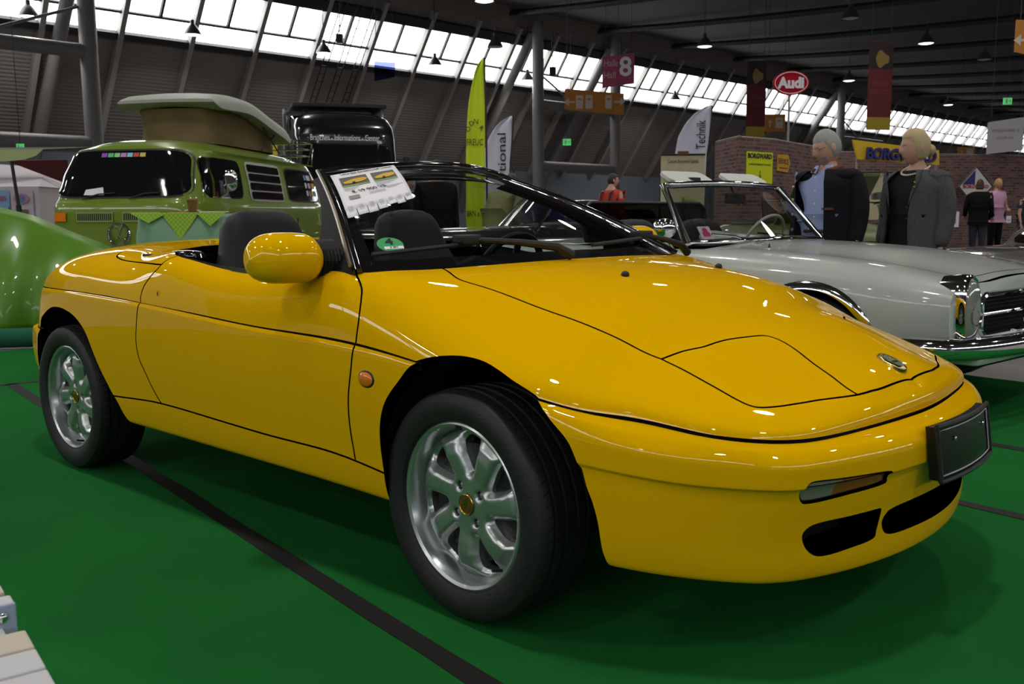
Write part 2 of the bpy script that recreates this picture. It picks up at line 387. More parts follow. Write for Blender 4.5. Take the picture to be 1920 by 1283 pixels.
class Patch:
    """tensor spline surface through a grid of points P[i][k]; mirrored ghost rows keep it
    smooth across the car's centre plane at both ends (ends) and at the last column (mid)"""
    def __init__(s, P, ends=True, mid=True, nu=700, nv=140, linear_v=False):
        P = np.array(P, float); s.P = P
        m = np.array([1, -1, 1.])
        per = np.concatenate([[0], np.cumsum(np.linalg.norm(np.diff(P[:, 0], axis=0), axis=1))])
        s.L = per[-1]; u = per / s.L
        if ends:
            P = np.concatenate([(P[1:4] * m)[::-1], P, (P[-4:-1] * m)[::-1]])
            u = np.concatenate([-u[1:4][::-1], u, 2 - u[-4:-1][::-1]])
        w = np.linalg.norm(np.diff(s.P, axis=1), axis=2).mean(0)
        v = np.concatenate([[0], np.cumsum(w)]); s.Wd = v[-1]; v = v / s.Wd
        if mid:
            P = np.concatenate([P, (P[:, -4:-1] * m)[:, ::-1]], axis=1)
            v = np.concatenate([v, 2 - v[-4:-1][::-1]])
        s.U = np.linspace(0, 1, nu); s.V = np.linspace(0, 1, nv)
        G = spl(u, P, s.U)                                   # nu x K x 3
        if linear_v:
            G = np.stack([pchip(v, G[:, :, c].T, s.V).T for c in range(3)], axis=2)
        else:
            G = np.swapaxes(spl(v, np.swapaxes(G, 0, 1), s.V), 0, 1)
        s.G = G
        du = np.gradient(G, s.U, axis=0); dv = np.gradient(G, s.V, axis=1)
        N = np.cross(du, dv); N /= np.maximum(np.linalg.norm(N, axis=2, keepdims=True), 1e-12)
        s.N = N; s.u = u; s.v = v
    def samp(s, A, uv):
        uv = np.atleast_2d(uv)
        fu = np.clip(uv[:, 0], 0, 1) * (len(s.U) - 1); fv = np.clip(uv[:, 1], 0, 1) * (len(s.V) - 1)
        i = np.clip(fu.astype(int), 0, len(s.U) - 2); j = np.clip(fv.astype(int), 0, len(s.V) - 2)
        a = (fu - i)[:, None]; b = (fv - j)[:, None]
        return (A[i, j] * (1 - a) + A[i + 1, j] * a) * (1 - b) + (A[i, j + 1] * (1 - a) + A[i + 1, j + 1] * a) * b
    def pos(s, uv): return s.samp(s.G, uv)
    def nor(s, uv):
        n = s.samp(s.N, uv); return n / np.maximum(np.linalg.norm(n, axis=1, keepdims=True), 1e-9)
    def inv(s, pts, axes, rng=None):
        """uv of the surface points whose coordinates on the two axes are pts"""
        ax = ['xyz'.index(a) for a in axes]; out = []
        g = s.G[:, :, ax]
        mask = np.zeros(g.shape[:2])
        if rng is not None:
            for a, lo, hi in rng:
                q = s.G[:, :, 'xyz'.index(a)]; mask += ((q < lo) | (q > hi)) * 1e3
        for p in np.atleast_2d(pts):
            d = ((g - np.array(p)) ** 2).sum(2) + mask
            i, j = np.unravel_index(np.argmin(d), d.shape)
            uv = np.array([s.U[i], s.V[j]])
            for _ in range(8):
                q = s.pos(uv)[0][ax] - p
                e = 1e-3; J = np.stack([(s.pos(uv + [e, 0])[0][ax] - s.pos(uv - [e, 0])[0][ax]) / (2 * e),
                                        (s.pos(uv + [0, e])[0][ax] - s.pos(uv - [0, e])[0][ax]) / (2 * e)], 1)
                try: st = np.linalg.solve(J + 1e-9 * np.eye(2), -q)
                except Exception: break
                st = np.clip(st, -.01, .01); uv = np.clip(uv + st, 0, 1)
            out.append(uv)
        return np.array(out)

def pchip(t, Y, x):
    t = np.asarray(t, float); h = np.diff(t); d = np.diff(Y, axis=0) / h[:, None]
    m = np.zeros_like(Y)
    for i in range(1, len(t) - 1):
        w1 = 2 * h[i] + h[i - 1]; w2 = h[i] + 2 * h[i - 1]
        ok = d[i - 1] * d[i] > 0
        m[i] = np.where(ok, (w1 + w2) / (w1 / np.where(ok, d[i - 1], 1) + w2 / np.where(ok, d[i], 1)), 0)
    m[0] = d[0]; m[-1] = d[-1]
    i = np.clip(np.searchsorted(t, x) - 1, 0, len(t) - 2); hh = h[i][:, None]; q = ((x - t[i]) / h[i])[:, None]
    return ((1 + 2 * q) * (1 - q)**2 * Y[i] + q * (1 - q)**2 * hh * m[i] + q * q * (3 - 2 * q) * Y[i + 1] + q * q * (q - 1) * hh * m[i + 1])

# ---------------------------------------------------------------- roadster shell (right half, y < 0)
FR = [1, .99, .95, .86, .70, .48, .24, 0]
UP = [  # x at seam, x at centre, half widths (or one), heights seam -> centre
    (-2.88, -2.855, 0., [.725, .738, .750, .764, .785, .812, .833, .842]),
    (-2.87, -2.845, .22, [.725, .738, .750, .764, .785, .813, .835, .844]),
    (-2.84, -2.82, .42, [.725, .738, .750, .764, .786, .816, .840, .849]),
    (-2.78, -2.77, .58, [.726, .738, .750, .766, .790, .825, .849, .857]),
    (-2.70, -2.70, .68, [.727, .740, .752, .771, .798, .836, .860, .867]),
    (-2.60, -2.60, .755, [.729, .745, .760, .783, .813, .850, .873, .879]),
    (-2.45, -2.45, .822, [.734, .764, .793, .824, .855, .883, .90, .903]),
    (-2.25, -2.25, .862, [.738, .785, .832, .866, .893, .91, .918, .92]),
    (-2.0, -2.0, .864, [.735, .788, .840, .878, .902, .913, .918, .919]),
    (-1.7, -1.7, .863, [.727, .778, .833, .876, .901, .912, .917, .918]),
    (-1.47, -1.47, [.862, .857, .842, .795, .63, .43, .2, 0], [.716, .765, .825, .876, .899, .910, .915, .916]),
    (-1.2, -1.2, [.862, .857, .843, .80, .64, .43, .2, 0], [.705, .75, .805, .848, .88, .89, .90, .90]),
    (-.8, -.8, [.862, .857, .842, .80, .65, .44, .21, 0], [.687, .735, .79, .832, .86, .87, .88, .88]),
    (-.4, -.4, [.861, .857, .843, .805, .66, .45, .22, 0], [.678, .727, .785, .842, .862, .868, .872, .873]),
    (-.28, -.28, [.862, .856, .836, .787, .64, .44, .22, 0], [.669, .715, .772, .822, .852, .867, .875, .877]),
    (-.1, -.1, [.864, .855, .826, .758, .61, .42, .21, 0], [.648, .684, .731, .778, .817, .847, .864, .868]),
    (.07, .07, .865, [.628, .652, .689, .733, .773, .817, .843, .848]),
    (.25, .25, .853, [.606, .626, .655, .690, .728, .772, .799, .805]),
    (.36, .36, .805, [.580, .599, .623, .651, .683, .724, .754, .761]),
    (.45, .45, .752, [.568, .586, .607, .632, .660, .698, .727, .734]),
    (.53, .53, .717, [.555, .571, .590, .612, .638, .674, .701, .708]),
    (.605, .60, .682, [.541, .556, .573, .592, .614, .647, .673, .680]),
    (.657, .645, .645, [.534, .547, .562, .580, .600, .630, .655, .662]),
    (.703, .68, .60, [.529, .541, .554, .570, .588, .617, .642, .650]),
    (.742, .71, .542, [.526, .537, .549, .563, .580, .606, .630, .637]),
    (.78, .742, .425, [.525, .536, .547, .560, .575, .597, .615, .621]),
    (.806, .772, .258, [.525, .536, .546, .558, .569, .583, .593, .596]),
    (.822, .79, .11, [.526, .536, .546, .556, .565, .574, .580, .582]),
    (.827, .795, 0., [.526, .536, .545, .554, .562, .570, .575, .577]),
]
def up_grid():
    P = []
    for xs, xc, yw, zs in UP:
        ys = [yw * f for f in FR] if not isinstance(yw, list) else yw
        P.append([(xs + (xc - xs) * (1 - f), -y, z) for f, y, z in zip(FR, ys, zs)])
    return P
def lo_grid():
    P = []
    # side stations: x, then (|y|, z) for ten levels from the waist seam down
    zd = [.683, .668, .60, .53, .50, .44, .38, .33, .262, .243]
    yd = [.866, .871, .872, .870, .868, .862, .853, .846, .826, .79]
    def side(x, ys, zs): return [(x, -y, z) for y, z in zip(ys, zs)]
    # rear centre to rear corner: list of (x,y) per level
    zr = [.722, .71, .66, .60, .57, .545, .47, .38, .33, .30]
    xr = [-2.882, -2.883, -2.884, -2.887, -2.89, -2.925, -2.935, -2.92, -2.89, -2.84]
    for y, dx in ((0, 0), (.22, .008), (.42, .035)):
        P.append([(x + dx, -y, z) for x, z in zip(xr, zr)])
    P.append([(x + .095, -.58 - k, z) for x, z, k in zip(xr, zr, [0, 0, .004, .01, .012, .05, .055, .045, .02, -.01])])
    P.append([(x + .175, -.68 - k, z) for x, z, k in zip(xr, zr, [0, .002, .008, .02, .025, .075, .08, .07, .045, .015])])
    P.append(side(-2.60, [.758, .762, .775, .785, .79, .817, .82, .812, .79, .76], [.726, .713, .66, .60, .57, .545, .47, .38, .33, .305]))
    P.append(side(-2.45, [.826, .832, .842, .848, .85, .858, .857, .85, .83, .795], [.731, .718, .66, .60, .56, .52, .45, .37, .31, .29]))
    P.append(side(-2.25, [.865, .869, .870, .87, .869, .868, .86, .85, .83, .79], [.735, .72, .65, .58, .54, .49, .42, .345, .28, .262]))
    P.append(side(-2.0, [.866, .871, .872, .871, .869, .864, .855, .848, .828, .79], [.732, .717, .645, .57, .53, .46, .39, .335, .265, .246]))
    P.append(side(-1.7, yd, [.724, .709, .635, .56, .52, .45, .385, .332, .262, .243]))
    P.append(side(-1.2, yd, [.702, .687, .615, .54, .505, .445, .383, .331, .262, .243]))
    P.append(side(-.8, yd, zd))
    P.append(side(-.4, yd, [.672, .657, .59, .525, .495, .435, .375, .325, .258, .24]))
    P.append(side(-.25, [.864, .868, .87, .869, .867, .861, .853, .846, .827, .79], [.660, .645, .58, .52, .49, .43, .37, .32, .255, .238]))
    P.append(side(0, [.865, .869, .870, .868, .866, .86, .853, .846, .83, .79], [.632, .618, .565, .51, .485, .425, .36, .31, .252, .236]))
    P.append(side(.25, [.855, .864, .870, .869, .862, .858, .852, .842, .826, .785], [.600, .587, .54, .490, .472, .412, .345, .29, .25, .236]))
    P.append(side(.38, [.793, .820, .834, .834, .827, .824, .819, .811, .797, .75], [.570, .558, .515, .469, .457, .397, .325, .270, .238, .227]))
    zc = [.516, .503, .468, .429, .420, .362, .29, .235, .203, .194]
    def cor(pts, dz):     # hollow below the crease, growing towards the nose
        k = max(0, min(1, (pts[3][0] - .55) / .25)); h = [0, 0, 0, 0, .003, .010, .013, .005, 0, 0]
        return [(x - a * k * .8, -y + a * k * .5, z + d) for (x, y), z, d, a in zip(pts, zc, dz, h)]
    dz = [.038, .033, .027, .020, .020, .020, .020, .020, .022, .022]
    P.append(cor([(.482, .736), (.496, .760), (.505, .778), (.505, .778), (.499, .770), (.498, .768), (.496, .764), (.493, .757), (.487, .748), (.45, .70)], dz))
    dz = [.022, .018, .014, .008, .008, .01, .01, .01, .01, .01]
    P.append(cor([(.572, .698), (.589, .711), (.600, .722), (.600, .721), (.592, .711), (.589, .708), (.586, .703), (.581, .696), (.574, .685), (.53, .63)], dz))
    dz = [.009, .007, .006, .003, .003, .004, .004, .004, .004, .004]
    P.append(cor([(.660, .643), (.680, .653), (.693, .660), (.693, .659), (.684, .650), (.680, .646), (.675, .639), (.669, .631), (.661, .62), (.61, .565)], dz))
    dz = [.001, .001, .001, 0, 0, 0, 0, 0, 0, 0]
    P.append(cor([(.742, .541), (.762, .556), (.775, .570), (.775, .570), (.766, .561), (.761, .556), (.754, .549), (.745, .541), (.733, .529), (.68, .48)], dz))
    P.append(cor([(.780, .424), (.816, .424), (.836, .420), (.837, .418), (.827, .414), (.821, .411), (.813, .408), (.803, .405), (.790, .400), (.735, .36)], dz))
    P.append(cor([(.807, .256), (.852, .248), (.875, .242), (.877, .24), (.866, .238), (.861, .236), (.854, .233), (.846, .229), (.836, .223), (.78, .205)], dz))
    P.append(cor([(.823, .108), (.869, .105), (.893, .103), (.895, .102), (.884, .101), (.879, .10), (.873, .10), (.864, .10), (.852, .10), (.795, .09)], dz))
    P.append(cor([(.828, 0), (.873, 0), (.898, 0), (.9, 0), (.889, 0), (.884, 0), (.877, 0), (.868, 0), (.856, 0), (.80, 0)], dz))
    return P

# ================================================================ yellow roadster
def in_poly(P, poly):
    P = np.asarray(P); poly = np.asarray(poly); x, y = P[:, 0], P[:, 1]; c = np.zeros(len(P), bool); n = len(poly)
    j = n - 1
    for i in range(n):
        xi, yi = poly[i]; xj, yj = poly[j]
        if yi != yj:
            c ^= ((yi > y) != (yj > y)) & (x < (xj - xi) * (y - yi) / (yj - yi) + xi)
        j = i
    return c

class Panels:
    """cuts a Patch along gap lines and openings and splits it into its panels"""
    def __init__(s, patch, lines, cuts, nu, nv, half=.0031, flip=1):
        s.p = patch; s.flip = flip; SCL = np.array([patch.L, patch.Wd]); s.S = SCL
        s.ribs = []
        for ln in lines:
            hw = half
            if isinstance(ln, tuple): ln, hw = ln
            s.ribs.append(s.ribbon(np.array(ln), hw))
        s.cuts = [np.array(c) for c in cuts]
        U, V = np.meshgrid(np.linspace(0, 1, nu), np.linspace(0, 1, nv), indexing='ij'); g = np.stack([U.ravel(), V.ravel()], 1)
        keep = np.ones(len(g), bool)
        polys = s.ribs + s.cuts
        for poly in polys:                                     # keep grid points clear of the constraint lines
            seg = poly * SCL
            d = np.full(len(g), 9.)
            for i in range(len(seg)):
                a, b = seg[i - 1], seg[i]; ab = b - a; L2 = max((ab ** 2).sum(), 1e-14)
                t = np.clip(((g * SCL - a) @ ab) / L2, 0, 1); d = np.minimum(d, np.linalg.norm(g * SCL - a - t[:, None] * ab, axis=1))
            keep &= d > .004
        edge = (g[:, 0] == 0) | (g[:, 0] == 1) | (g[:, 1] == 0) | (g[:, 1] == 1)
        g = g[keep | (edge & keep)]
        corners = np.array([[0, 0], [1, 0], [1, 1], [0, 1.]])
        pts = [corners, g]; edges = []; n = len(g) + 4
        for poly in polys:
            m = len(poly); pts.append(poly); edges += [(n + i, n + (i + 1) % m) for i in range(m)]; n += m
        pts = np.concatenate(pts)
        vs, es, fs, _, _, _ = delaunay_2d_cdt([Vector(q) for q in (pts * SCL)], edges, [], 0, 1e-7)
        s.uv = np.array([(v.x, v.y) for v in vs]) / SCL
        s.tri = np.array([tuple(f) for f in fs if len(f) == 3])
        s.X = patch.pos(s.uv); s.Nn = patch.nor(s.uv) * flip
        s.X[np.abs(s.X[:, 1]) < 2e-4, 1] = 0.
        cen = s.uv[s.tri].mean(1)
        s.cls = np.zeros(len(s.tri), int)                      # 0 panel, 1 gap, 2+ = cut index + 2
        for r in s.ribs: s.cls[in_poly(cen * SCL, r * SCL)] = 1
        for k, c in enumerate(s.cuts): s.cls[in_poly(cen * SCL, c * SCL)] = 2 + k
        a = s.X[s.tri[:, 1]] - s.X[s.tri[:, 0]]; b = s.X[s.tri[:, 2]] - s.X[s.tri[:, 0]]
        area = np.linalg.norm(np.cross(a, b), axis=1)
        # orient along the outward normal
        nf = np.cross(a, b); wrong = (nf * s.Nn[s.tri].sum(1)).sum(1) < 0
        s.tri[wrong] = s.tri[wrong][:, ::-1]
        s.comp = -np.ones(len(s.tri), int); s.cen = cen
        E = {}
        for i, t in enumerate(s.tri):
            if s.cls[i] != 0: continue
            for k in range(3):
                e = (min(t[k], t[k - 1]), max(t[k], t[k - 1])); E.setdefault(e, []).append(i)
        adj = {}
        for fsx in E.values():
            if len(fsx) == 2: adj.setdefault(fsx[0], []).append(fsx[1]); adj.setdefault(fsx[1], []).append(fsx[0])
        c = 0
        for i in range(len(s.tri)):
            if s.cls[i] == 0 and s.comp[i] < 0:
                st = [i]; s.comp[i] = c
                while st:
                    q = st.pop()
                    for r in adj.get(q, ()):
                        if s.comp[r] < 0: s.comp[r] = c; st.append(r)
                c += 1
    def ribbon(s, uv, h):
        X = s.p.pos(uv); N = s.p.nor(uv); e = 1e-3
        T = np.gradient(X, axis=0); T /= np.maximum(np.linalg.norm(T, axis=1, keepdims=True), 1e-9)
        side = np.cross(N, T)
        Su = (s.p.pos(uv + [e, 0]) - s.p.pos(uv - [e, 0])) / np.maximum((np.clip(uv[:, :1] + e, 0, 1) - np.clip(uv[:, :1] - e, 0, 1)), 1e-9)
        Sv = (s.p.pos(uv + [0, e]) - s.p.pos(uv - [0, e])) / np.maximum((np.clip(uv[:, 1:] + e, 0, 1) - np.clip(uv[:, 1:] - e, 0, 1)), 1e-9)
        L = []; Rr = []
        for i in range(len(uv)):
            J = np.stack([Su[i], Sv[i]], 1); d = np.linalg.lstsq(J, side[i] * h, rcond=None)[0]
            d = np.clip(d, -.02, .02); L.append(uv[i] + d); Rr.append(uv[i] - d)
        return np.clip(np.array(L + Rr[::-1]), 0, 1)
    def at(s, uv):
        d = ((s.cen - np.array(uv)) * s.S); d = (d ** 2).sum(1); d[s.cls != 0] = 1e9
        return s.comp[np.argmin(d)]
    def shape(s, sel, off=0., wall=(0., .014), walls=True):
        """(verts, faces, loop normals) of a face selection, moved inward by off, with an edge turned in"""
        tri = s.tri[sel]; used = np.unique(tri); re = -np.ones(len(s.X), int); re[used] = np.arange(len(used))
        V = s.X[used] - s.Nn[used] * off; Nv = s.Nn[used]; T = re[tri]
        faces = [tuple(t) for t in T]; ln = [Nv[i] for t in T for i in t]
        if walls:
            cnt = {}
            for t in T:
                for k in range(3):
                    a, b = t[k], t[(k + 1) % 3]; cnt.setdefault((min(a, b), max(a, b)), []).append((a, b))
            ext = []; n = len(V)
            for e, l in cnt.items():
                if len(l) != 1: continue
                a, b = l[0]
                if abs(V[a][1]) < 2e-4 and abs(V[b][1]) < 2e-4: continue
                q = [V[a] - Nv[a] * wall[0], V[b] - Nv[b] * wall[0], V[b] - Nv[b] * wall[1], V[a] - Nv[a] * wall[1]]
                fn = np.cross(q[2] - q[1], q[0] - q[1]); fn = fn / max(np.linalg.norm(fn), 1e-12)
                k0 = n + len(ext); ext += q; faces.append((k0 + 1, k0, k0 + 3, k0 + 2)); ln += [fn] * 4
            if ext: V = np.concatenate([V, np.array(ext)])
        return V, faces, ln
def mirror_shape(S):
    V, F, N = S; V = V * [1, -1, 1]; F2 = []; N2 = []; k = 0
    for f in F:
        nn = N[k:k + len(f)]; k += len(f); F2.append(tuple(f[::-1])); N2 += [n * np.array([1, -1, 1]) for n in nn[::-1]]
    return V, F2, N2
def join_shapes(L):
    V = []; F = []; N = []; n = 0
    for v, f, nn in L:
        V.append(v); F += [tuple(int(i) + n for i in q) for q in f]; N += list(nn); n += len(v)
    return np.concatenate(V), F, N
def shape_obj(name, S, material, parent):
    V, F, N = S; me = bpy.data.meshes.new(name); me.from_pydata([tuple(v) for v in V], [], [tuple(int(i) for i in f) for f in F])
    me.polygons.foreach_set('use_smooth', [True] * len(me.polygons))
    me.normals_split_custom_set([tuple(map(float, n)) for n in N]); me.update()
    return link(name, me, material, parent)

def dense(uvs, n=6): return np.clip(np.array(catmull(uvs, n)), 0, 1)

M_YEL = mat('yellow_paint', (.82, .455, .0), .6, coat=.75, spec=.0, coat_rough=.008)
M_BLK = mat('black_plastic', (.008, .008, .009), .45, bump=.05, bscale=400)
M_DARK = mat('dark_cavity', (.004, .004, .004), .9)
M_GLOSSBLK = mat('gloss_black', (.006, .006, .007), .12, coat=.5)
M_RUB = mat('rubber', (.012, .012, .012), .6, bump=.1, bscale=300)
M_ALU = mat('alloy_silver', (.50, .53, .53), .30, metal=.85, coat=.5)
M_CHR = mat('chrome', (.85, .86, .88), .06, metal=1.)
M_GOLD = mat('badge_gold', (.55, .36, .07), .25, metal=1.)
M_GREENDK = mat('badge_green', (.01, .05, .02), .3)
M_BROWN = mat('badge_brown', (.13, .045, .015), .25, coat=1.)
M_AMBER = mat('amber_lens', (.75, .19, .01), .12, coat=1.)
M_CLEAR = mat('clear_lens', (.30, .29, .26), .15, coat=1.)
M_LEATHER = mat('black_leather', (.008, .009, .011), .5, spec=.3, bump=.12, bscale=260)
M_WHITE = mat('white_paper', (.80, .79, .84), .7)

def glass_mat(name, tint, refl=1.0):
    if name in MATS: return MATS[name]
    m = bpy.data.materials.new(name); m.use_nodes = True; MATS[name] = m; nt = m.node_tree
    for n in list(nt.nodes): nt.nodes.remove(n)
    out = nt.nodes.new('ShaderNodeOutputMaterial'); mix = nt.nodes.new('ShaderNodeMixShader'); tr = nt.nodes.new('ShaderNodeBsdfTransparent'); gl = nt.nodes.new('ShaderNodeBsdfGlossy')
    fr = nt.nodes.new('ShaderNodeFresnel'); fr.inputs['IOR'].default_value = 1.5
    mu = nt.nodes.new('ShaderNodeMath'); mu.operation = 'MULTIPLY'; mu.inputs[1].default_value = refl
    tr.inputs['Color'].default_value = (*tint, 1); gl.inputs['Roughness'].default_value = .01
    nt.links.new(fr.outputs[0], mu.inputs[0]); nt.links.new(mu.outputs[0], mix.inputs[0]); nt.links.new(tr.outputs[0], mix.inputs[1]); nt.links.new(gl.outputs[0], mix.inputs[2]); nt.links.new(mix.outputs[0], out.inputs['Surface'])
    return m
M_GLASS = glass_mat('windscreen_glass', (.66, .70, .69))

UPP = Patch(up_grid()); LOP = Patch(lo_grid(), mid=False, linear_v=True)
def up(pts, axes='xy', n=6, rng=None): return dense(UPP.inv(pts, axes, rng), n)
def lo(pts, axes='xz', n=6, rng=None): return dense(LOP.inv(pts, axes, rng), n)

def build_roadster():
    car = thing('roadster', 'bright yellow open-top two-seat sports car with silver alloy wheels', 'car')
    # ---- gap lines, as plan (x, y) or side (x, z) positions on the shell
    bonnet_side = [(-.36, -.555), (-.31, -.58), (-.268, -.601), (-.209, -.628), (-.165, -.629), (-.102, -.617), (-.035, -.609), (.036, -.606), (.141, -.605), (.236, -.598), (.312, -.578), (.400, -.558)]
    pod_back = [(.400, -.558), (.413, -.488), (.435, -.429), (.445, -.385), (.457, -.346), (.480, -.293), (.498, -.252), (.516, -.236), (.547, -.231), (.588, -.239), (.639, -.257), (.691, -.270), (.735, -.279), (.757, -.276)]
    pod_out = [(.400, -.558), (.451, -.559), (.507, -.562), (.559, -.563), (.600, -.564), (.628, -.561), (.650, -.547), (.674, -.504), (.695, -.447), (.715, -.389), (.738, -.332), (.757, -.276)]
    bon_front = [(.757, -.276), (.766, -.229), (.777, -.145), (.782, 0)]
    door_f = [(-.455, -.775), (-.448, -.785), (-.377, -.821), (-.354, -.841), (-.352, -.856)]
    df_up = np.concatenate([UPP.inv([(-.50, -.735), (-.44, -.788), (-.377, -.821), (-.357, -.839)], 'xy'), UPP.inv([(-.350, .735), (-.354, .69), (-.356, .674)], 'xz')])
    dr_up = np.concatenate([UPP.inv([(-1.41, -.74)], 'xy'), UPP.inv([(-1.444, .847), (-1.479, .817), (-1.519, .778), (-1.538, .74), (-1.537, .715)], 'xz')])
    ton = UPP.inv([(-1.44, -.86), (-1.454, -.828), (-1.612, -.806), (-1.763, -.788), (-1.856, -.777), (-1.915, -.757), (-1.955, -.71), (-1.97, -.62), (-1.98, -.45), (-1.985, -.2), (-1.985, 0)], 'xy')
    ton[0] = UPP.inv([(-1.437, .858)], 'xz')[0]
    df_up[-1][1] = 0; dr_up[-1][1] = 0
    open_xy = [(-.20 - .22 * (y / .8) ** 2, -y) for y in np.linspace(0, .775, 12)] + [(-.45, -.783)] + [(x, -.785) for x in np.linspace(-.5, -1.38, 12)] + [(-1.44, -.775), (-1.50, -.745), (-1.59, -.68), (-1.65, -.55), (-1.67, -.25), (-1.675, 0)]
    opening = UPP.inv(open_xy, 'xy'); opening[0][1] = 1; opening[-1][1] = 1
    archf = [(-.275, .236), (-.272, .30), (-.27, .335), (-.27, .40), (-.263, .462), (-.243, .519), (-.209, .565), (-.164, .611), (-.118, .650), (-.069, .664), (-.009, .673), (.042, .674), (.097, .667), (.151, .652), (.197, .635), (.236, .620), (.268, .604), (.304, .563), (.343, .524), (.365, .481), (.381, .429), (.396, .381), (.406, .332), (.412, .265), (.416, .227)]
    archr = [(-1.70, .243), (-1.734, .255), (-1.775, .30), (-1.813, .353), (-1.845, .39), (-1.875, .432), (-1.951, .551), (-2.0, .605), (-2.065, .641), (-2.14, .660), (-2.212, .666), (-2.29, .658), (-2.37, .63), (-2.45, .572), (-2.505, .47), (-2.53, .38), (-2.54, .30)]
    a_up = UPP.inv(archf[8:17], 'xz'); a_up = np.array(catmull(a_up, 5)); a_up[0][1] = a_up[-1][1] = 0; a_up = np.clip(a_up, 0, 1)
    RF = [('x', -.6, .6)]
    a_lo = np.clip(np.concatenate([np.array(catmull(LOP.inv(archf[:9], 'xz', RF), 5)), np.array(catmull(LOP.inv(archf[16:], 'xz', RF), 5))]), 0, 1)
    k = 8 * 5; a_lo[k][1] = 0; a_lo[k + 1][1] = 0; a_lo[0][1] = 1; a_lo[-1][1] = 1
    r_lo = np.clip(np.array(catmull(LOP.inv(archr, 'xz', [('x', -2.7, -1.5)]), 5)), 0, 1); r_lo[0][1] = r_lo[-1][1] = 1
    NU = [('x', .45, 2)]
    pods = [up(pod_back), up(pod_out)]
    U_ = Panels(UPP, [up(bonnet_side), pods[0], pods[1], up(bon_front), dense(df_up), dense(dr_up), dense(ton)], [opening, a_up], 260, 64)
    df_lo = LOP.inv([(-.356, .672), (-.357, .66), (-.367, .605), (-.381, .541), (-.388, .484), (-.389, .426), (-.387, .351)], 'xz'); df_lo[0][1] = 0
    dr_lo = LOP.inv([(-1.536, .722), (-1.538, .71), (-1.555, .654), (-1.571, .58), (-1.56, .52), (-1.527, .472), (-1.48, .402), (-1.452, .372)], 'xz'); dr_lo[0][1] = 0
    sill = LOP.inv([(-1.82, .353), (-1.795, .355), (-1.566, .368), (-1.446, .371), (-1.277, .369), (-1.021, .362), (-.791, .357), (-.545, .357), (-.448, .353), (-.388, .348), (-.283, .336), (-.26, .333)], 'xz')
    Rg = [('x', -3, -2.3)]
    ub = LOP.inv([(-2.44, .585)], 'xz', Rg)[0][0]
    def vz(u, z):
        q = LOP.pos(np.stack([np.full(400, u), np.linspace(0, 1, 400)], 1))[:, 2]; return np.linspace(0, 1, 400)[np.argmin(abs(q - z))]
    rb = np.array([(u, vz(u, .562)) for u in np.linspace(0, ub, 24)])
    ut = LOP.inv([(-2.57, .65)], 'xz', Rg)[0][0]
    tl = np.array([(u, vz(u, .70)) for u in np.linspace(0, ut, 16)] + [(u, vz(u, .60)) for u in np.linspace(ut, 0, 16)])
    lamp = dense(np.concatenate([LOP.inv([(-.566, .416), (-.568, .434), (-.55, .441), (-.484, .439), (-.361, .434), (-.325, .428), (-.318, .411), (-.322, .401), (-.431, .396), (-.537, .390), (-.558, .397), (-.566, .416)], 'yz', NU)]), 4)
    int1 = np.clip(np.array(catmull(LOP.inv([(-.537, .311), (-.527, .330), (-.495, .338), (-.42, .339), (-.332, .339), (-.310, .337), (-.306, .325), (-.312, .285), (-.322, .266), (-.40, .259), (-.461, .255), (-.496, .259), (-.523, .280)], 'yz', NU), 5, closed=True)), 0, 1)
    i2 = LOP.inv([(0, .337), (-.061, .336), (-.173, .333), (-.26, .328), (-.285, .318), (-.295, .30), (-.285, .277), (-.264, .265), (-.223, .260), (-.143, .259), (-.05, .258), (0, .258)], 'yz', NU)
    i2 = np.clip(np.array(catmull(i2, 5)), 0, 1); i2[0][0] = 1; i2[-1][0] = 1
    L_ = Panels(LOP, [dense(df_lo), dense(dr_lo), (dense(sill), .003), (rb, .004), (lamp, .003)], [a_lo, r_lo, int1, i2, tl], 300, 64, flip=-1)
    def U_comp(pt, axes='xy'): return U_.comp == U_.at(UPP.inv([pt], axes)[0])
    def L_comp(pt, axes='xz', rng=None): return L_.comp == L_.at(LOP.inv([pt], axes, rng)[0])
    def both(name, S, m=M_YEL): return shape_obj(name, join_shapes([S, mirror_shape(S)]), m, car)
    def pair(name, S, m=M_YEL): return shape_obj(name, S, m, car), shape_obj(name, mirror_shape(S), m, car)
    both('bonnet', U_.shape(U_comp((.2, -.2))))
    pair('headlamp_cover', U_.shape(U_comp((.60, -.4))))
    both('front_body_shell', U_.shape(U_comp((.1, -.78)), wall=(0, .016)))
    both('rear_body_shell', U_.shape(U_comp((-2.3, -.6))))
    both('tonneau_cover', U_.shape(U_comp((-1.7, -.4))))
    dS = join_shapes([U_.shape(U_comp((-.9, .75), 'xz')), L_.shape(L_comp((-.9, .5)))])
    doors = pair('door', dS)
    both('front_bumper', L_.shape(L_comp((-.2, .37), 'yz', NU), wall=(0, .022)))
    pair('front_wing_lower_panel', L_.shape(L_comp((-.32, .5)), wall=(0, .02)))
    pair('side_sill', L_.shape(L_comp((-.9, .30)), wall=(0, .02)))
    pair('rear_quarter_panel', L_.shape(L_comp((-1.75, .55)), wall=(0, .02)))
    both('rear_bumper', L_.shape(L_comp((-2.55, .45), 'xz', [('x', -2.7, -2.5)])))
    both('tail_lamp', L_.shape(L_.cls == 2 + 4, off=.006, wall=(0, .02)), mat('smoked_red_lens', (.10, .008, .008), .15, coat=1.))
    m_l = mat('indicator_lens', (.75, .19, .01), .12, coat=1.); nt = m_l.node_tree; tc = nt.nodes.new('ShaderNodeTexCoord'); sx = nt.nodes.new('ShaderNodeSeparateXYZ')
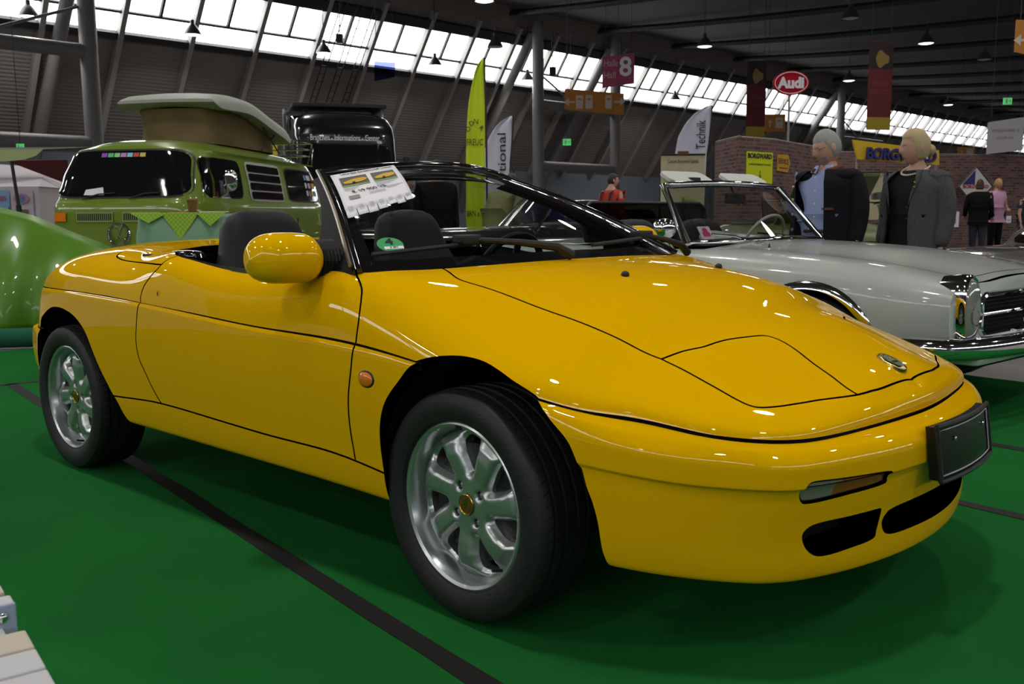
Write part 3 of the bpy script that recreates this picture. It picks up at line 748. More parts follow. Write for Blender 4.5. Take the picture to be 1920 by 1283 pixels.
    ab = nt.nodes.new('ShaderNodeMath'); ab.operation = 'ABSOLUTE'; gt = nt.nodes.new('ShaderNodeMath'); gt.operation = 'GREATER_THAN'; gt.inputs[1].default_value = .475
    mx = nt.nodes.new('ShaderNodeMix'); mx.data_type = 'RGBA'; mx.inputs['A'].default_value = (.30, .07, .012, 1); mx.inputs['B'].default_value = (.20, .19, .16, 1)
    nt.links.new(tc.outputs['Object'], sx.inputs[0]); nt.links.new(sx.outputs['Y'], ab.inputs[0]); nt.links.new(ab.outputs[0], gt.inputs[0]); nt.links.new(gt.outputs[0], mx.inputs['Factor']); nt.links.new(mx.outputs['Result'], nt.nodes['Principled BSDF'].inputs['Base Color'])
    pair('indicator_lamp', L_.shape(L_comp((-.44, .417), 'yz', NU), off=.007), m_l)
    both('shut_line_seal', join_shapes([U_.shape(U_.cls == 1, off=.012, walls=False), L_.shape(L_.cls == 1, off=.012, walls=False)]), M_DARK)
    both('air_intake', join_shapes([L_.shape((L_.cls == 4), off=.10, wall=(-.09, .0)), L_.shape((L_.cls == 5), off=.10, wall=(-.09, .0))]), M_DARK)
    # dark seal behind the waist seam
    n = 240; uu = np.linspace(0, 1, n); A = UPP.pos(np.stack([uu, 0 * uu], 1)) - UPP.nor(np.stack([uu, 0 * uu + .004], 1)) * .013
    B = []
    G0 = LOP.G[:, 0]
    for a in A:
        q = G0[np.argmin(((G0[:, :2] - a[:2]) ** 2).sum(1))]; B.append(q)
    B = np.array(B); B2 = B.copy()
    cxy = np.array([-1.0, 0]); d = (B[:, :2] - np.stack([np.clip(B[:, 0], -2.4, .4), 0 * B[:, 0]], 1)); d /= np.maximum(np.linalg.norm(d, axis=1, keepdims=True), 1e-6)
    A2 = A.copy(); A2[:, :2] = A[:, :2] - d * .012; A2[:, 2] += .012; B2[:, :2] -= d * .024; B2[:, 2] -= .025
    keepm = [not (-.12 < x < .27) for x in A[:, 0]]
    m_ = mb()
    for sgn in (1, -1):
        run = []
        for i in range(n):
            if keepm[i]: run.append((A2[i] * [1, sgn, 1], B2[i] * [1, sgn, 1]))
            if (not keepm[i] or i == n - 1) and len(run) > 1:
                m_.grid([[a for a, b in run], [b for a, b in run]]); run = []
    m_.build('waist_seal', M_DARK, car)
    # ---- wheel wells and underbody
    for x0 in (0, -2.25):
        for sgn in (-1, 1):
            w = mb(); G = []
            for an in np.linspace(.02, PI - .02, 28):
                r = .375 if x0 == 0 else .365
                G.append([(x0 + .04 * (x0 == 0) + r * math.cos(an), sgn * .80, .30 + r * .98 * math.sin(an)), (x0 + .04 * (x0 == 0) + r * math.cos(an), sgn * .42, .30 + r * .98 * math.sin(an))])
            w.grid(G)
            w.add([(x0 - .36, sgn * .42, .25), (x0 + .38, sgn * .42, .25), (x0 + .30, sgn * .42, .60), (x0 - .30, sgn * .42, .60)], [(0, 1, 2, 3)])
            w.build('wheel_well', M_DARK, car)
    u = mb()
    u.box((-1.0, 0, .275), (1.35, 1.50, .05)); u.box((0, 0, .28), (.9, .84, .1)); u.box((-2.2, 0, .30), (1.1, .84, .1)); u.box((-2.70, 0, .36), (.2, 1.2, .06)); u.box((.55, 0, .25), (.3, 1.1, .04))
    u.build('underbody', M_DARK, car)
    fl = mb()
    P9 = LOP.G[:, -1]; sel = [i for i in range(0, 700, 4) if P9[i][0] > .42]
    ring = [P9[i] for i in sel]; inner = [(q[0] - .05, q[1] * .94, q[2] - .022) for q in ring]; inner2 = [(q[0] - .12, q[1] * .9, q[2] - .026) for q in ring]
    for sgn in (1, -1): fl.grid([[(a[0], a[1] * sgn, a[2] + .004) for a in ring], [(a[0], a[1] * sgn, a[2]) for a in inner], [(a[0], a[1] * sgn, a[2]) for a in inner2]], flip=sgn < 0)
    fl.build('chin_spoiler', M_BLK, car, sm=True)
    # ---- windscreen
    def WS(s, t):
        b = np.array([-.20 - .22 * s * s, .797 * s, .872 - .016 * s * s]); tp = np.array([-.905 - .11 * s * s, .465 * s, 1.188 - .036 * s * s])
        q = b * (1 - t) + tp * t; n_ = np.array([.5, .1 * s, .85]); n_ /= np.linalg.norm(n_)
        return q + n_ * .022 * math.sin(PI * t)
    S_ = np.linspace(-1, 1, 61); T_ = np.linspace(0, 1, 25)
    def ws_patch(s0, s1, t0, t1, ns=40, nt=20, off=0.):
        return [[WS(a, b) + np.array([.5, 0, .85]) * off for b in np.linspace(t0, t1, nt)] for a in np.linspace(s0, s1, ns)]
    SA, TB, TT = .945, .072, .90; SF = .885
    mb().grid(ws_patch(-SA, SF, TB, TT)).build('windscreen_glass', M_GLASS, car, sm=True)
    fr = mb()
    for a in ((-1, -SA, 0, 1, 8, 24), (SF, 1, 0, 1, 8, 24), (-SA, SF, 0, TB, 40, 4), (-SA, SF, TT, 1, 40, 4)):
        fr.grid(ws_patch(*a[:4], a[4], a[5], .0)); fr.grid(ws_patch(*a[:4], a[4], a[5], -.03), flip=True)
    fr.tube([WS(-1, t) for t in np.linspace(0, 1, 14)], .014, 8); fr.tube([WS(1, t) for t in np.linspace(0, 1, 14)], .014, 8); fr.tube([WS(s, 1) for s in np.linspace(-1, 1, 30)], .018, 8)
    fr.build('windscreen_frame', M_GLOSSBLK, car, sm=.9)
    for sgn in (-1, 1): mb().tube([WS(sgn * (1.012), t) + np.array([-.012, 0, .012]) for t in np.linspace(0.02, 1, 16)], .006, 6).build('windscreen_trim', mat('bronze_trim', (.42, .36, .26), .28, metal=.9), car, sm=True)
    mb().grid([[WS(s, .02) + np.array([.02, 0, -.018]), WS(s, 0) + np.array([-.03, 0, -.03]), WS(s, .0) + np.array([-.2, 0, -.05])] for s in np.linspace(-.99, .99, 40)]).build('cowl_panel', M_BLK, car, sm=True)
    # ---- wipers
    for (s0, t0), (s1, t1), (s2, t2) in (((-.95, .09), (-.587, .143), (-.208, .0)), ((.024, .077), (.645, .145), (.98, -.03))):
        w = sub('wiper', car); up_ = Vector((.012, 0, .020))
        a0 = Vector(WS(s2, t2)) + Vector((.03, 0, .015)); a1 = Vector(WS(s1, t1)) + up_
        mb().tube([a0, a0.lerp(a1, .15) + Vector((.0, 0, .02)), a0.lerp(a1, .55) + Vector((.01, 0, .014)), a1], [.016, .014, .010, .008], 8).build('wiper_arm', M_BLK, w, sm=True)
        mb().tube([Vector(WS(s0 + (s1 + .12 - s0) * k / 10, t0 + (t1 - t0) * k / 10)) + Vector((.008, 0, .012)) for k in range(11)], .007, 6).build('wiper_blade', M_RUB, w, sm=True)
        mb().box(a1, (.05, .08, .028), bev=.008).build('wiper_clip', M_BLK, w)
    for y in (-.255, .255):
        q = UPP.pos(UPP.inv([(.08, -.255)], 'xy'))[0]
        mb().ell((q[0], y, q[2] + .004), (.012, .012, .011), 12, 8).build('washer_nozzle', M_BLK, car, sm=True)
    # ---- badge on the nose
    q = UPP.pos(UPP.inv([(.731, -.001)], 'xy'))[0]; nn = Vector(UPP.nor(UPP.inv([(.731, -.001)], 'xy'))[0]); nn.y = 0; nn.normalize()
    Mb = frame4((q[0], 0, q[2]), Vector((0, 1, 0)).cross(nn) * -1, (0, 1, 0)); Mb = frame4((q[0], 0, q[2]), (0, 1, 0), nn.cross(Vector((0, 1, 0))))
    bd = sub('nose_badge', car)
    b1 = mb().lathe([(0, .003), (.034, .004), (.039, .003), (.041, -.002)], 32, 'z').build('badge_disc', M_GOLD, bd, sm=True); b1.data.transform(Mb)
    b2 = mb().prism([(.026 * math.sin(a) * (1 - .25 * math.sin(2 * a)), .026 * math.cos(a)) for a in np.linspace(0, 2 * PI, 18)[:-1]], .0062).build('badge_field', M_GREENDK, bd); b2.data.transform(Mb)
    text('badge_letters', 'LOTUS', .011, Mb @ Matrix.Translation((0, -.006, .0068)), M_GOLD, bd, depth=.0006)
    b3 = mb().box((0, .008, .0066), (.018, .012, .001)).build('badge_monogram', M_GOLD, bd); b3.data.transform(Mb)
    # ---- side indicators and door locks
    for sgn in (-1, 1):
        si = sub('side_indicator', car)
        mb().ell((-.306, sgn * .869, .585), (.034, .008, .024), 24, 10).build('indicator_bezel', M_CHR if False else M_BLK, si, sm=True)
        mb().ell((-.306, sgn * .872, .585), (.029, .0085, .0195), 24, 10).build('indicator_lens', M_AMBER, si, sm=True)
        mb().lathe([(0, .004), (.010, .004), (.012, 0)], 20, 'y', (-1.415, sgn * .858, .755)).build('door_lock', M_CHR, car, sm=True)
        if sgn < 0:
            mb().box((-1.415, -.862, .755), (.003, .002, .012)).build('keyhole', M_DARK, car)
    # ---- mirrors
    for sgn in (-1, 1):
        mr = sub('door_mirror', car); G = []
        for t in np.linspace(0, 1, 20):
            # along -y from the joint to the tip
            y = -.825 - .185 * t; e = (1 - max(0, (t - .55) / .45) ** 2.4) ** .5
            if t < .25: e = .62 + .38 * math.sin(t / .25 * PI / 2)
            rx, rz = .088 * e + .002, .068 * e + .002; cx = (-.590 if sgn < 0 else -.68) - .02 * t; cz = .892 + .004 * math.sin(PI * t)
            G.append([(cx + rx * math.copysign(abs(math.cos(a)) ** .8, math.cos(a)), sgn * -y * -1 if sgn < 0 else -y, cz + rz * math.copysign(abs(math.sin(a)) ** .85, math.sin(a))) for a in np.linspace(0, 2 * PI, 29)[:-1]])
        if sgn < 0: G = [[(a, -abs(b), c) for a, b, c in r] for r in G]
        else: G = [[(a, abs(b), c) for a, b, c in r] for r in G]
        mb().grid(G, closed_v=True, flip=sgn > 0).add(G[-1], [tuple(range(28))]).add(G[0], [tuple(range(28))]).build('mirror_housing', M_YEL, mr, sm=True)
        bl = mb(); pr = []
        for i in range(7):
            y = .825 - .012 * i; pr += [(.060, y), (.053, y - .006)]
        H_ = [[((-.595 if sgn < 0 else -.685) + r * 1.05 * math.cos(a), sgn * y, .885 + r * math.sin(a)) for a in np.linspace(0, 2 * PI, 21)[:-1]] for r, y in pr]
        bl.grid(H_, closed_v=True, flip=sgn > 0).build('mirror_bellows', M_BLK, mr)
        # sail panel along the foot of the windscreen pillar
        F_ = [Vector(WS(sgn * 1.005, t)) + Vector((-.012, 0, -.004)) for t in np.linspace(0, .985, 12)]
        R_ = [Vector((q.x - .035 - .17 * (1 - t) ** 2.2, q.y, q.z - .012)) for q, t in zip(F_, np.linspace(0, 1, 12))]
        F_.insert(0, Vector((-.47, sgn * .818, .822))); R_.insert(0, Vector((-.66, sgn * .818, .818)))
        inn = Vector((-.01, -sgn * .03, -.01))
        mb().grid([F_, R_], flip=sgn > 0).grid([[q + inn for q in F_], [q + inn for q in R_]], flip=sgn < 0).grid([R_, [q + inn for q in R_]], flip=sgn > 0).grid([F_, [q + inn for q in F_]], flip=sgn < 0).build('mirror_sail', mat('sail_black', (.004, .004, .005), .6, spec=.25), mr)
    # ---- number plate holder
    ph = sub('number_plate_holder', car)
    def plate(y, z, off=0.): return Vector((.926 + off + (z - .45) * -.12 - .45 * y * y, y + .008, z))
    G = [[plate(y, z) for z in np.linspace(.388, .512, 6)] for y in np.linspace(-.19, .19, 16)]; G2 = [[plate(y, z, -.022) for z in np.linspace(.388, .512, 6)] for y in np.linspace(-.19, .19, 16)]
    mb().grid(G).grid(G2, flip=True).grid([[r[0] for r in G], [r[0] for r in G2]]).grid([[r[-1] for r in G], [r[-1] for r in G2]], flip=True).grid([G[0], G2[0]], flip=True).grid([G[-1], G2[-1]]).build('plate_backing', mat('plate_black', (.005, .005, .006), .25), ph, sm=True)
    mb().tube([plate(-.178, .398, .003)] + [plate(y, .398, .003) for y in np.linspace(-.17, .178, 10)] + [plate(.178, .503, .003)] + [plate(y, .503, .003) for y in np.linspace(.17, -.178, 10)], .0016, 5, closed=True).build('plate_outline', mat('grey_line', (.5, .5, .5), .5), ph)
    fr_ = mb()
    for yy in (-.19, .19): fr_.tube([plate(yy, z, .004) for z in np.linspace(.386, .514, 5)], .006, 6)
    for zz in (.386, .514): fr_.tube([plate(y, zz, .004) for y in np.linspace(-.19, .19, 14)], .006, 6)
    fr_.build('plate_frame', M_BLK, ph, sm=True)
    for yy in (-.10, .12): mb().ell(plate(yy, .475, .002), (.004, .006, .006), 10, 6).build('plate_screw', M_CHR, ph, sm=True)
    # ---- cockpit
    mb().box((-1.0, 0, .30), (1.05, 1.5, .05)).box((-1.70, 0, .58), (.06, 1.5, .60)).box((-1.5, 0, .40), (.4, 1.5, .05)).box((-.50, 0, .52), (.06, 1.5, .5)).build('cockpit_tub', M_BLK, car)
    for sgn in (-1, 1):
        mb().grid([[(x, sgn * .788, .826 + z), (x, sgn * .755, .835 + z), (x, sgn * .735, .80 + z), (x, sgn * .72, .45)] for x, z in ((-.46, .0), (-.6, -.006), (-.8, .004), (-1.0, .01), (-1.2, .02), (-1.35, .035), (-1.45, .05))], flip=sgn < 0).build('door_inner_trim', M_GLOSSBLK, car, sm=True)
    G = []
    for y in np.linspace(-.76, .76, 24):
        s = y / .797; b = WS(s, 0); hump = .035 * math.exp(-((y - .36) / .22) ** 2)
        G.append([(b[0] - .02, y, .845), (b[0] - .12, y, .850 + hump * .3), (-.50 - .05 * (1 - abs(s)), y, .850 + hump), (-.66, y, .842 + hump), (-.70, y, .81 + hump * .6), (-.69, y, .70), (-.60, y, .55)])
    mb().grid(G).build('dashboard', M_LEATHER, car, sm=True)
    sw = sub('steering_wheel', car); c0 = Vector((-.93, .36, .765)); ax = Vector((-.92, 0, .39)).normalized(); e1 = Vector((0, 1, 0)); e2 = ax.cross(e1)
    mb().tube([c0 + (e1 * math.cos(a) + e2 * math.sin(a)) * .185 for a in np.linspace(0, 2 * PI, 41)[:-1]], .015, 8, closed=True).build('wheel_ring', M_LEATHER, sw, sm=True)
    st = mb().tube([c0 - ax * .02, c0 - ax * .2], .03, 10)
    for a in (.3, PI - .3, 1.5 * PI): st.tube([c0 - ax * .02, c0 + (e1 * math.cos(a) + e2 * math.sin(a)) * .18], .014, 6)
    st.ell(c0 - ax * .02, (.05, .06, .06)); st.build('wheel_hub', M_LEATHER, sw, sm=True)
    for y0 in (-.37, .37):
        seat = sub('seat', car)
        def body(prof, w, th, nm):
            G = []
            for (x, z, wf, tf) in prof:
                ring = []
                for a in np.linspace(0, 2 * PI, 25)[:-1]:
                    ca, sa = math.cos(a), math.sin(a); ring.append((x + th * tf * math.copysign(abs(sa) ** .6, sa), y0 + w * wf * math.copysign(abs(ca) ** .55, ca), z + (th * tf * .25 * sa)))
                G.append(ring)
            mb().grid(G, closed_v=True).add(G[-1], [tuple(range(24))]).add(G[0], [tuple(range(23, -1, -1))]).build(nm, M_LEATHER, seat, sm=1.2)
        body([(-1.38, .45, .9, .9), (-1.40, .52, 1, 1), (-1.445, .68, 1, 1), (-1.485, .80, .93, .95), (-1.505, .86, .80, .88), (-1.52, .92, .72, .85), (-1.535, .975, .66, .8), (-1.545, 1.01, .56, .72), (-1.55, 1.03, .40, .5), (-1.552, 1.037, .2, .25)], .245, .075, 'backrest')
        body([(-1.42, .36, .9, .6), (-1.2, .42, 1, .8), (-1.0, .45, 1, .8), (-.92, .45, .9, .5)], .25, .10, 'cushion')
    for sgn in (-1, 1): mb().ell((-1.50, sgn * .70, .872), (.10, .035, .025), 14, 8, p=3).build('hood_catch', M_GLOSSBLK, car, sm=True)
    # ---- wheels
    def make_wheel():
        w = sub('wheel', car)
        # everything built on the plane y=0 = wheel centre, outer face towards -y
        t = mb(); R0 = .293; prof = []
        half = [(.212, -.088), (.218, -.096), (.235, -.103), (.255, -.1045), (.272, -.101), (.283, -.094), (.289, -.083)]
        prof = half[:]
        for y0 in (-.056, -.020, .020, .056):
            prof += [(R0 - .001, y0 - .006), (.284, y0 - .0045), (.284, y0 + .0045), (R0 - .0005, y0 + .006)]
        prof += [(r, -y) for r, y in half[::-1]]
        t.lathe(prof, 96, 'y'); t.build('tyre', M_TYRE, w, sm=.45)
        tb = mb()
        for k in range(66):          # lateral tread grooves
            a = 2 * PI * k / 66
            for y0, y1, da in ((-.084, -.060, .03), (-.050, -.026, .02), (.026, .050, -.02), (.060, .084, -.03)):
                tb.add([((R0 + .0004) * math.cos(a + da * j + e), y, (R0 + .0004) * math.sin(a + da * j + e)) for j, y in ((0, y0), (1, y1)) for e in (-.006, .006)], [(0, 1, 3, 2)])
        o_ = tb.build('tread_groove', mat('groove_black', (.003, .003, .003), .9), w); o_['kind'] = 'stuff'
        r = mb(); r.lathe([(.188, .07), (.186, -.03), (.189, -.060), (.195, -.078), (.199, -.086), (.207, -.0905), (.2125, -.087), (.213, -.080)], 72, 'y').build('rim', M_ALU, w, sm=.5)
        # spoked disc
        NSP = 7; holes = []
        for k in range(NSP):
            c = 2 * PI * (k + .5) / NSP + .155; pts = []
            for a in np.linspace(0, 2 * PI, 65)[:-1]:
                rr = .129 + .045 * math.copysign(abs(math.sin(a)) ** .8, math.sin(a)); f = (rr - .084) / .09
                hw = .085 + .155 * f ** .9
                th = c + hw * math.copysign(abs(math.cos(a)) ** .75, math.cos(a)) + .10 * (f - .5); pts.append((rr * math.cos(th), rr * math.sin(th)))
            holes.append(np.array(pts))
        lug = []
        for k in range(4):
            c = 2 * PI * k / 4 + .60; lug.append(np.array([(.052 * math.cos(c) + .0115 * math.cos(a), .052 * math.sin(c) + .0115 * math.sin(a)) for a in np.linspace(0, 2 * PI, 15)[:-1]]))
        pts = [np.array([(.189 * math.cos(a), .189 * math.sin(a)) for a in np.linspace(0, 2 * PI, 120)[:-1]])]
        for rr in np.arange(.006, .186, .0055):
            m_ = max(6, int(2 * PI * rr / .0058)); pts.append(np.array([(rr * math.cos(a), rr * math.sin(a)) for a in np.linspace(0, 2 * PI, m_ + 1)[:-1] + rr * 50]))
        P_ = np.concatenate(pts); polys = holes + lug; kp = np.ones(len(P_), bool)
        for q in polys:
            dm = np.sqrt(((P_[:, None] - q[None]) ** 2).sum(2)).min(1); kp &= (dm > .0025) & ~in_poly(P_, q)
        P_ = P_[kp]; E_ = []; n_ = len(P_); al = [P_]
        for q in polys: E_ += [(n_ + i, n_ + (i + 1) % len(q)) for i in range(len(q))]; n_ += len(q); al.append(q)
        al = np.concatenate(al); vs, es, fs, *_ = delaunay_2d_cdt([Vector(q) for q in al], E_, [], 0, 1e-8)
        V2 = np.array([(v.x, v.y) for v in vs]); T2 = np.array([tuple(f) for f in fs if len(f) == 3]); cen = V2[T2].mean(1); ok = np.ones(len(T2), bool)
        for q in polys: ok &= ~in_poly(cen, q)
        T2 = T2[ok]; rr = np.linalg.norm(V2, axis=1)
        dh = np.full(len(V2), 9.); 
        for q in holes:
            dh = np.minimum(dh, np.sqrt(((V2[:, None] - q[None]) ** 2).sum(2)).min(1))
        dl = np.full(len(V2), 9.)
        for q in lug: dl = np.minimum(dl, np.sqrt(((V2[:, None] - q[None]) ** 2).sum(2)).min(1))
        base = np.interp(rr, [0, .03, .05, .075, .10, .13, .16, .178, .189], [.064, .064, .063, .064, .068, .071, .066, .052, .040])
        yy = base - .022 * np.exp(-(dh / .0085) ** 1.6) - .004 * np.exp(-(dl / .003) ** 2)
        d = mb(); VV = [(x, -y, z) for (x, z), y in zip(V2, yy)]
        d.add(VV, [tuple(int(i) for i in t) for t in T2])
        cnt = {}
        for t_ in T2:
            for k in range(3):
                a, b = int(t_[k]), int(t_[(k + 1) % 3]); cnt.setdefault((min(a, b), max(a, b)), []).append((a, b))
        for e, l in cnt.items():
            if len(l) == 1 and rr[e[0]] < .187:
                a, b = l[0]; dep = .03; d.add([VV[a], VV[b], (VV[b][0], VV[b][1] + dep, VV[b][2]), (VV[a][0], VV[a][1] + dep, VV[a][2])], [(0, 3, 2, 1)])
        d.build('spoke_disc', M_ALU, w, sm=.9)
        mb().lathe([(0, -.030), (.150, -.030), (.152, -.024), (.152, -.01), (.08, .0)], 40, 'y').build('brake_disc', mat('brake_steel', (.06, .06, .06), .4, metal=.8), w, sm=.5)
        mb().lathe([(0, .03), (.187, .03)], 40, 'y').build('wheel_back', M_DARK, w)
        for k in range(4):
            c = 2 * PI * k / 4 + .60; mb().lathe([(0, -.054), (.008, -.052), (.0095, -.04)], 6, 'y', (.052 * math.cos(c), 0, .052 * math.sin(c))).build('wheel_bolt', M_ALU, w)
        cap = mb().lathe([(0, -.0685), (.018, -.068), (.0255, -.0665), (.028, -.062)], 32, 'y').build('hub_cap', M_BROWN, w, sm=.6)
        mb().lathe([(.0235, -.0668), (.0255, -.0685), (.0278, -.0668)], 32, 'y').build('cap_ring', M_GOLD, cap, sm=True)
        text('cap_letters', 'LOTUS', .012, Matrix.Translation((0, -.0688, -.008)) @ Matrix.Rotation(PI / 2, 4, 'X'), M_GOLD, cap, depth=.0006)
        mb().box((0, -.0688, .008), (.016, .001, .016)).box((0, -.0688, .0), (.026, .001, .003)).build('cap_emblem', M_GOLD, cap)
        mb().box((.0, -.087, .2), (.02, .006, .012), bev=.002).build('balance_weight', M_BLK, w)
        mb().tube([(.12, -.06, -.14), (.115, -.088, -.135)], .004, 6).build('valve_stem', M_RUB, w)
        return w
    global M_TYRE
    M_TYRE = mat('tyre_rubber', (.013, .013, .013), .55, bump=.15, bscale=120)
    w0 = make_wheel(); w0.location = (0, -.743, .293); w0.rotation_euler = (0, 0, -.055)
    for x, y, rz in ((-2.25, -.743, 0), (0, .743, PI - .055), (-2.25, .743, PI)):
        w = copy_tree(w0, car); w.location = (x, y, .293); w.rotation_euler = (0, 0, rz)
        if rz == 0: w.rotation_euler = (0, .5, 0)
    # ---- green emission sticker on the screen
    return car, WS
ROADSTER, WS = build_roadster()

# ================================================================ white classic roadster
def build_white_car():
    M_W = mat('white_paint', (.74, .78, .75), .3, coat=1., coat_rough=.02)
    car = thing('classic_roadster', 'white classic open roadster with chrome bumper and tall upright headlamps', 'car', (-.40, 3.09, 0), math.radians(-8), scale=(1, 1, .935))
    S = [  # x, (|y|, z) from sill to centre
        (-3.05, [(.60, .42), (.66, .48), (.70, .56), (.70, .66), (.66, .74), (.56, .80), (.40, .83), (.20, .85), (0, .855)]),
        (-2.8, [(.70, .34), (.76, .40), (.81, .52), (.81, .68), (.77, .79), (.66, .85), (.46, .87), (.22, .88), (0, .885)]),
        (-2.2, [(.78, .24), (.84, .31), (.87, .50), (.865, .68), (.82, .81), (.70, .875), (.5, .885), (.25, .89), (0, .895)]),
        (-1.5, [(.78, .22), (.85, .30), (.88, .50), (.875, .68), (.83, .80), (.73, .865), (.52, .88), (.26, .89), (0, .895)]),
        (-.85, [(.78, .22), (.85, .30), (.88, .50), (.875, .68), (.84, .79), (.75, .855), (.53, .885), (.26, .91), (0, .92)]),
        (-.3, [(.78, .22), (.85, .30), (.88, .50), (.878, .67), (.845, .775), (.75, .838), (.53, .865), (.26, .895), (0, .905)]),
        (.15, [(.77, .24), (.84, .32), (.875, .50), (.872, .65), (.84, .75), (.745, .808), (.52, .83), (.26, .86), (0, .87)]),
        (.5, [(.75, .32), (.81, .38), (.85, .49), (.85, .61), (.82, .70), (.73, .755), (.51, .775), (.25, .80), (0, .808)]),
        (.70, [(.70, .37), (.75, .41), (.785, .49), (.79, .59), (.77, .66), (.70, .71), (.50, .725), (.25, .745), (0, .75)]),
    ]
    P = Patch([[(x, -y, z) for y, z in r] for x, r in S], ends=False, mid=True, nu=300, nv=120)
    th = np.linspace(-.25, PI + .25, 24)
    arch = np.clip(P.inv([(.36 * math.cos(a), .31 + .36 * math.sin(a)) for a in th], 'xz', [('x', -.6, .6), ('z', .1, .72)]), 0, 1); arch[0][1] = arch[-1][1] = 0
    archr = np.clip(P.inv([(-2.4 + .36 * math.cos(a), .31 + .36 * math.sin(a)) for a in th], 'xz', [('x', -3, -1.8), ('z', .1, .74)]), 0, 1); archr[0][1] = archr[-1][1] = 0
    hood = dense(P.inv([(-.78, -.60), (-.4, -.60), (.1, -.595), (.45, -.57), (.58, -.53), (.63, -.46), (.645, -.3), (.65, -.12), (.65, 0)], 'xy'), 6)
    op = P.inv([(-.80, 0), (-.80, -.4), (-.82, -.70), (-.95, -.72), (-1.6, -.72), (-1.95, -.68), (-2.0, -.4), (-2.0, 0)], 'xy'); op[0][1] = op[-1][1] = 1
    Q = Panels(P, [hood], [arch, archr, op], 150, 46, half=.003)
    comp = Q.comp == Q.at(P.inv([(-.2, .6)], 'xz', [('z', .55, .65)])[0]); bon = Q.comp == Q.at(P.inv([(-.2, -.2)], 'xy')[0])
    for nm, sel in (('body_shell', comp), ('bonnet', bon)):
        s_ = Q.shape(sel); shape_obj(nm, join_shapes([s_, mirror_shape(s_)]), M_W, car)
    s_ = Q.shape(Q.cls == 1, off=.01, walls=False); shape_obj('bonnet_gap', join_shapes([s_, mirror_shape(s_)]), M_DARK, car)
    # front face with the grille opening
    edge = P.pos(np.stack([np.full(40, 1.), np.linspace(0, 1, 40)], 1)); out = [(q[1], q[2]) for q in edge] + [(-q[1], q[2]) for q in edge[::-1][1:]]
    gr = [(x, y + .555) for x, y in rrect(1.06, .20, .05, 5)]
    pts = out + gr; n0 = len(out); ng = len(gr)
    vs, es, fs, *_ = delaunay_2d_cdt([Vector(q) for q in pts], [(i, (i + 1) % n0) for i in range(n0)] + [(n0 + i, n0 + (i + 1) % ng) for i in range(ng)], [], 0, 1e-6)
    V2 = np.array([(v.x, v.y) for v in vs]); T = [tuple(f) for f in fs]; cen = np.array([V2[list(t)].mean(0) for t in T]); keep = in_poly(cen, out) & ~in_poly(cen, gr)
    def fx(y): return .70 + .05 * (1 - (y / .8) ** 2)
    m_ = mb(); m_.add([(fx(a) if abs(a) < .7 else .70, a, b) for a, b in V2], [t if True else t for t, k in zip(T, keep) if k]); m_.build('front_panel', M_W, car)
    mb().box((.62, 0, .555), (.02, 1.1, .24)).build('grille_back', M_DARK, car)
    for k in range(9): mb().box((.655, 0, .465 + .021 * k), (.012, 1.04, .004)).build('grille_slat', M_BLK, car)
    ring = [(fx(a * 1.06) + .005, a * 1.01, (b - .555) * 1.06 + .555) for a, b in gr]
    mb().tube(ring, .016, 8, closed=True).build('grille_surround', M_CHR, car, sm=True)
    mb().box((.735, -.31, .56), (.02, .44, .016), bev=.005).build('grille_bar', M_CHR, car); mb().box((.735, .31, .56), (.02, .44, .016), bev=.005).build('grille_bar', M_CHR, car)
    st = sub('grille_star', car); c = Vector((.775, 0, .565))
    mb().tube([c + Vector((0, .135 * math.cos(a), .135 * math.sin(a))) for a in np.linspace(0, 2 * PI, 41)[:-1]], .011, 8, closed=True).build('star_ring', M_CHR, st, sm=True)
    sp = mb()
    for k in range(3):
        a = PI / 2 + k * 2 * PI / 3; t = Vector((0, math.cos(a), math.sin(a))); s2 = Vector((0, -math.sin(a), math.cos(a)))
        sp.add([c + t * .13, c + s2 * .022, c - s2 * .022, c + Vector((.02, 0, 0)), c - Vector((.012, 0, 0))], [(0, 1, 3), (0, 3, 2), (0, 4, 1), (0, 2, 4)])
    sp.build('star_arm', M_CHR, st)
    # headlamps
    for s in (-1, 1):
        h = sub('headlamp', car)
        def sh(f, x): return [(x, s * (.672 + .078 * f * math.copysign(abs(math.cos(a)) ** .75, math.cos(a))), .588 + .175 * f * math.copysign(abs(math.sin(a)) ** .8, math.sin(a))) for a in np.linspace(0, 2 * PI, 37)[:-1]]
        mb().grid([sh(1.0, .62), sh(1.06, .70), sh(1.05, .735), sh(.97, .752), sh(.90, .745)], closed_v=True, flip=s > 0).build('lamp_bezel', M_CHR, h, sm=True)
        mb().grid([sh(.92, .742), sh(.86, .757), sh(.66, .770), sh(.36, .777), sh(.03, .779)], closed_v=True, flip=s > 0).build('lamp_lens', mat('lamp_glass', (.30, .32, .29), .08, coat=1., metal=.25), h, sm=True)
        mb().lathe([(0, 0), (.04, .005), (.055, .012)], 20, 'x', (.766, s * .672, .57)).build('reflector', M_CHR, h, sm=True)
    # bumpers
    bp = [(.30, .885), (.52, .87), (.68, .82), (.78, .68), (.825, .45), (.84, .2), (.845, 0)]
    path = catmull([(x, -y) for x, y in bp], 6); path = [tuple(q) for q in path] + [(q[0], -q[1]) for q in path[::-1][1:]]
    prof = [(-.02, .055), (.02, .05), (.04, .02), (.042, -.02), (.025, -.05), (-.02, -.058)]
    G = []
    for i, (x, y) in enumerate(path):
        a = np.array(path[max(i - 1, 0)]); b = np.array(path[min(i + 1, len(path) - 1)]); t = (b - a) / np.linalg.norm(b - a); nrm = np.array([t[1], -t[0]]) ; nrm = nrm if nrm @ np.array([x - .2, y]) > 0 else -nrm
        G.append([(x + nrm[0] * o, y + nrm[1] * o, .40 + z) for o, z in prof])
    mb().grid(G, flip=True).build('front_bumper', M_CHR, car, sm=1.2)
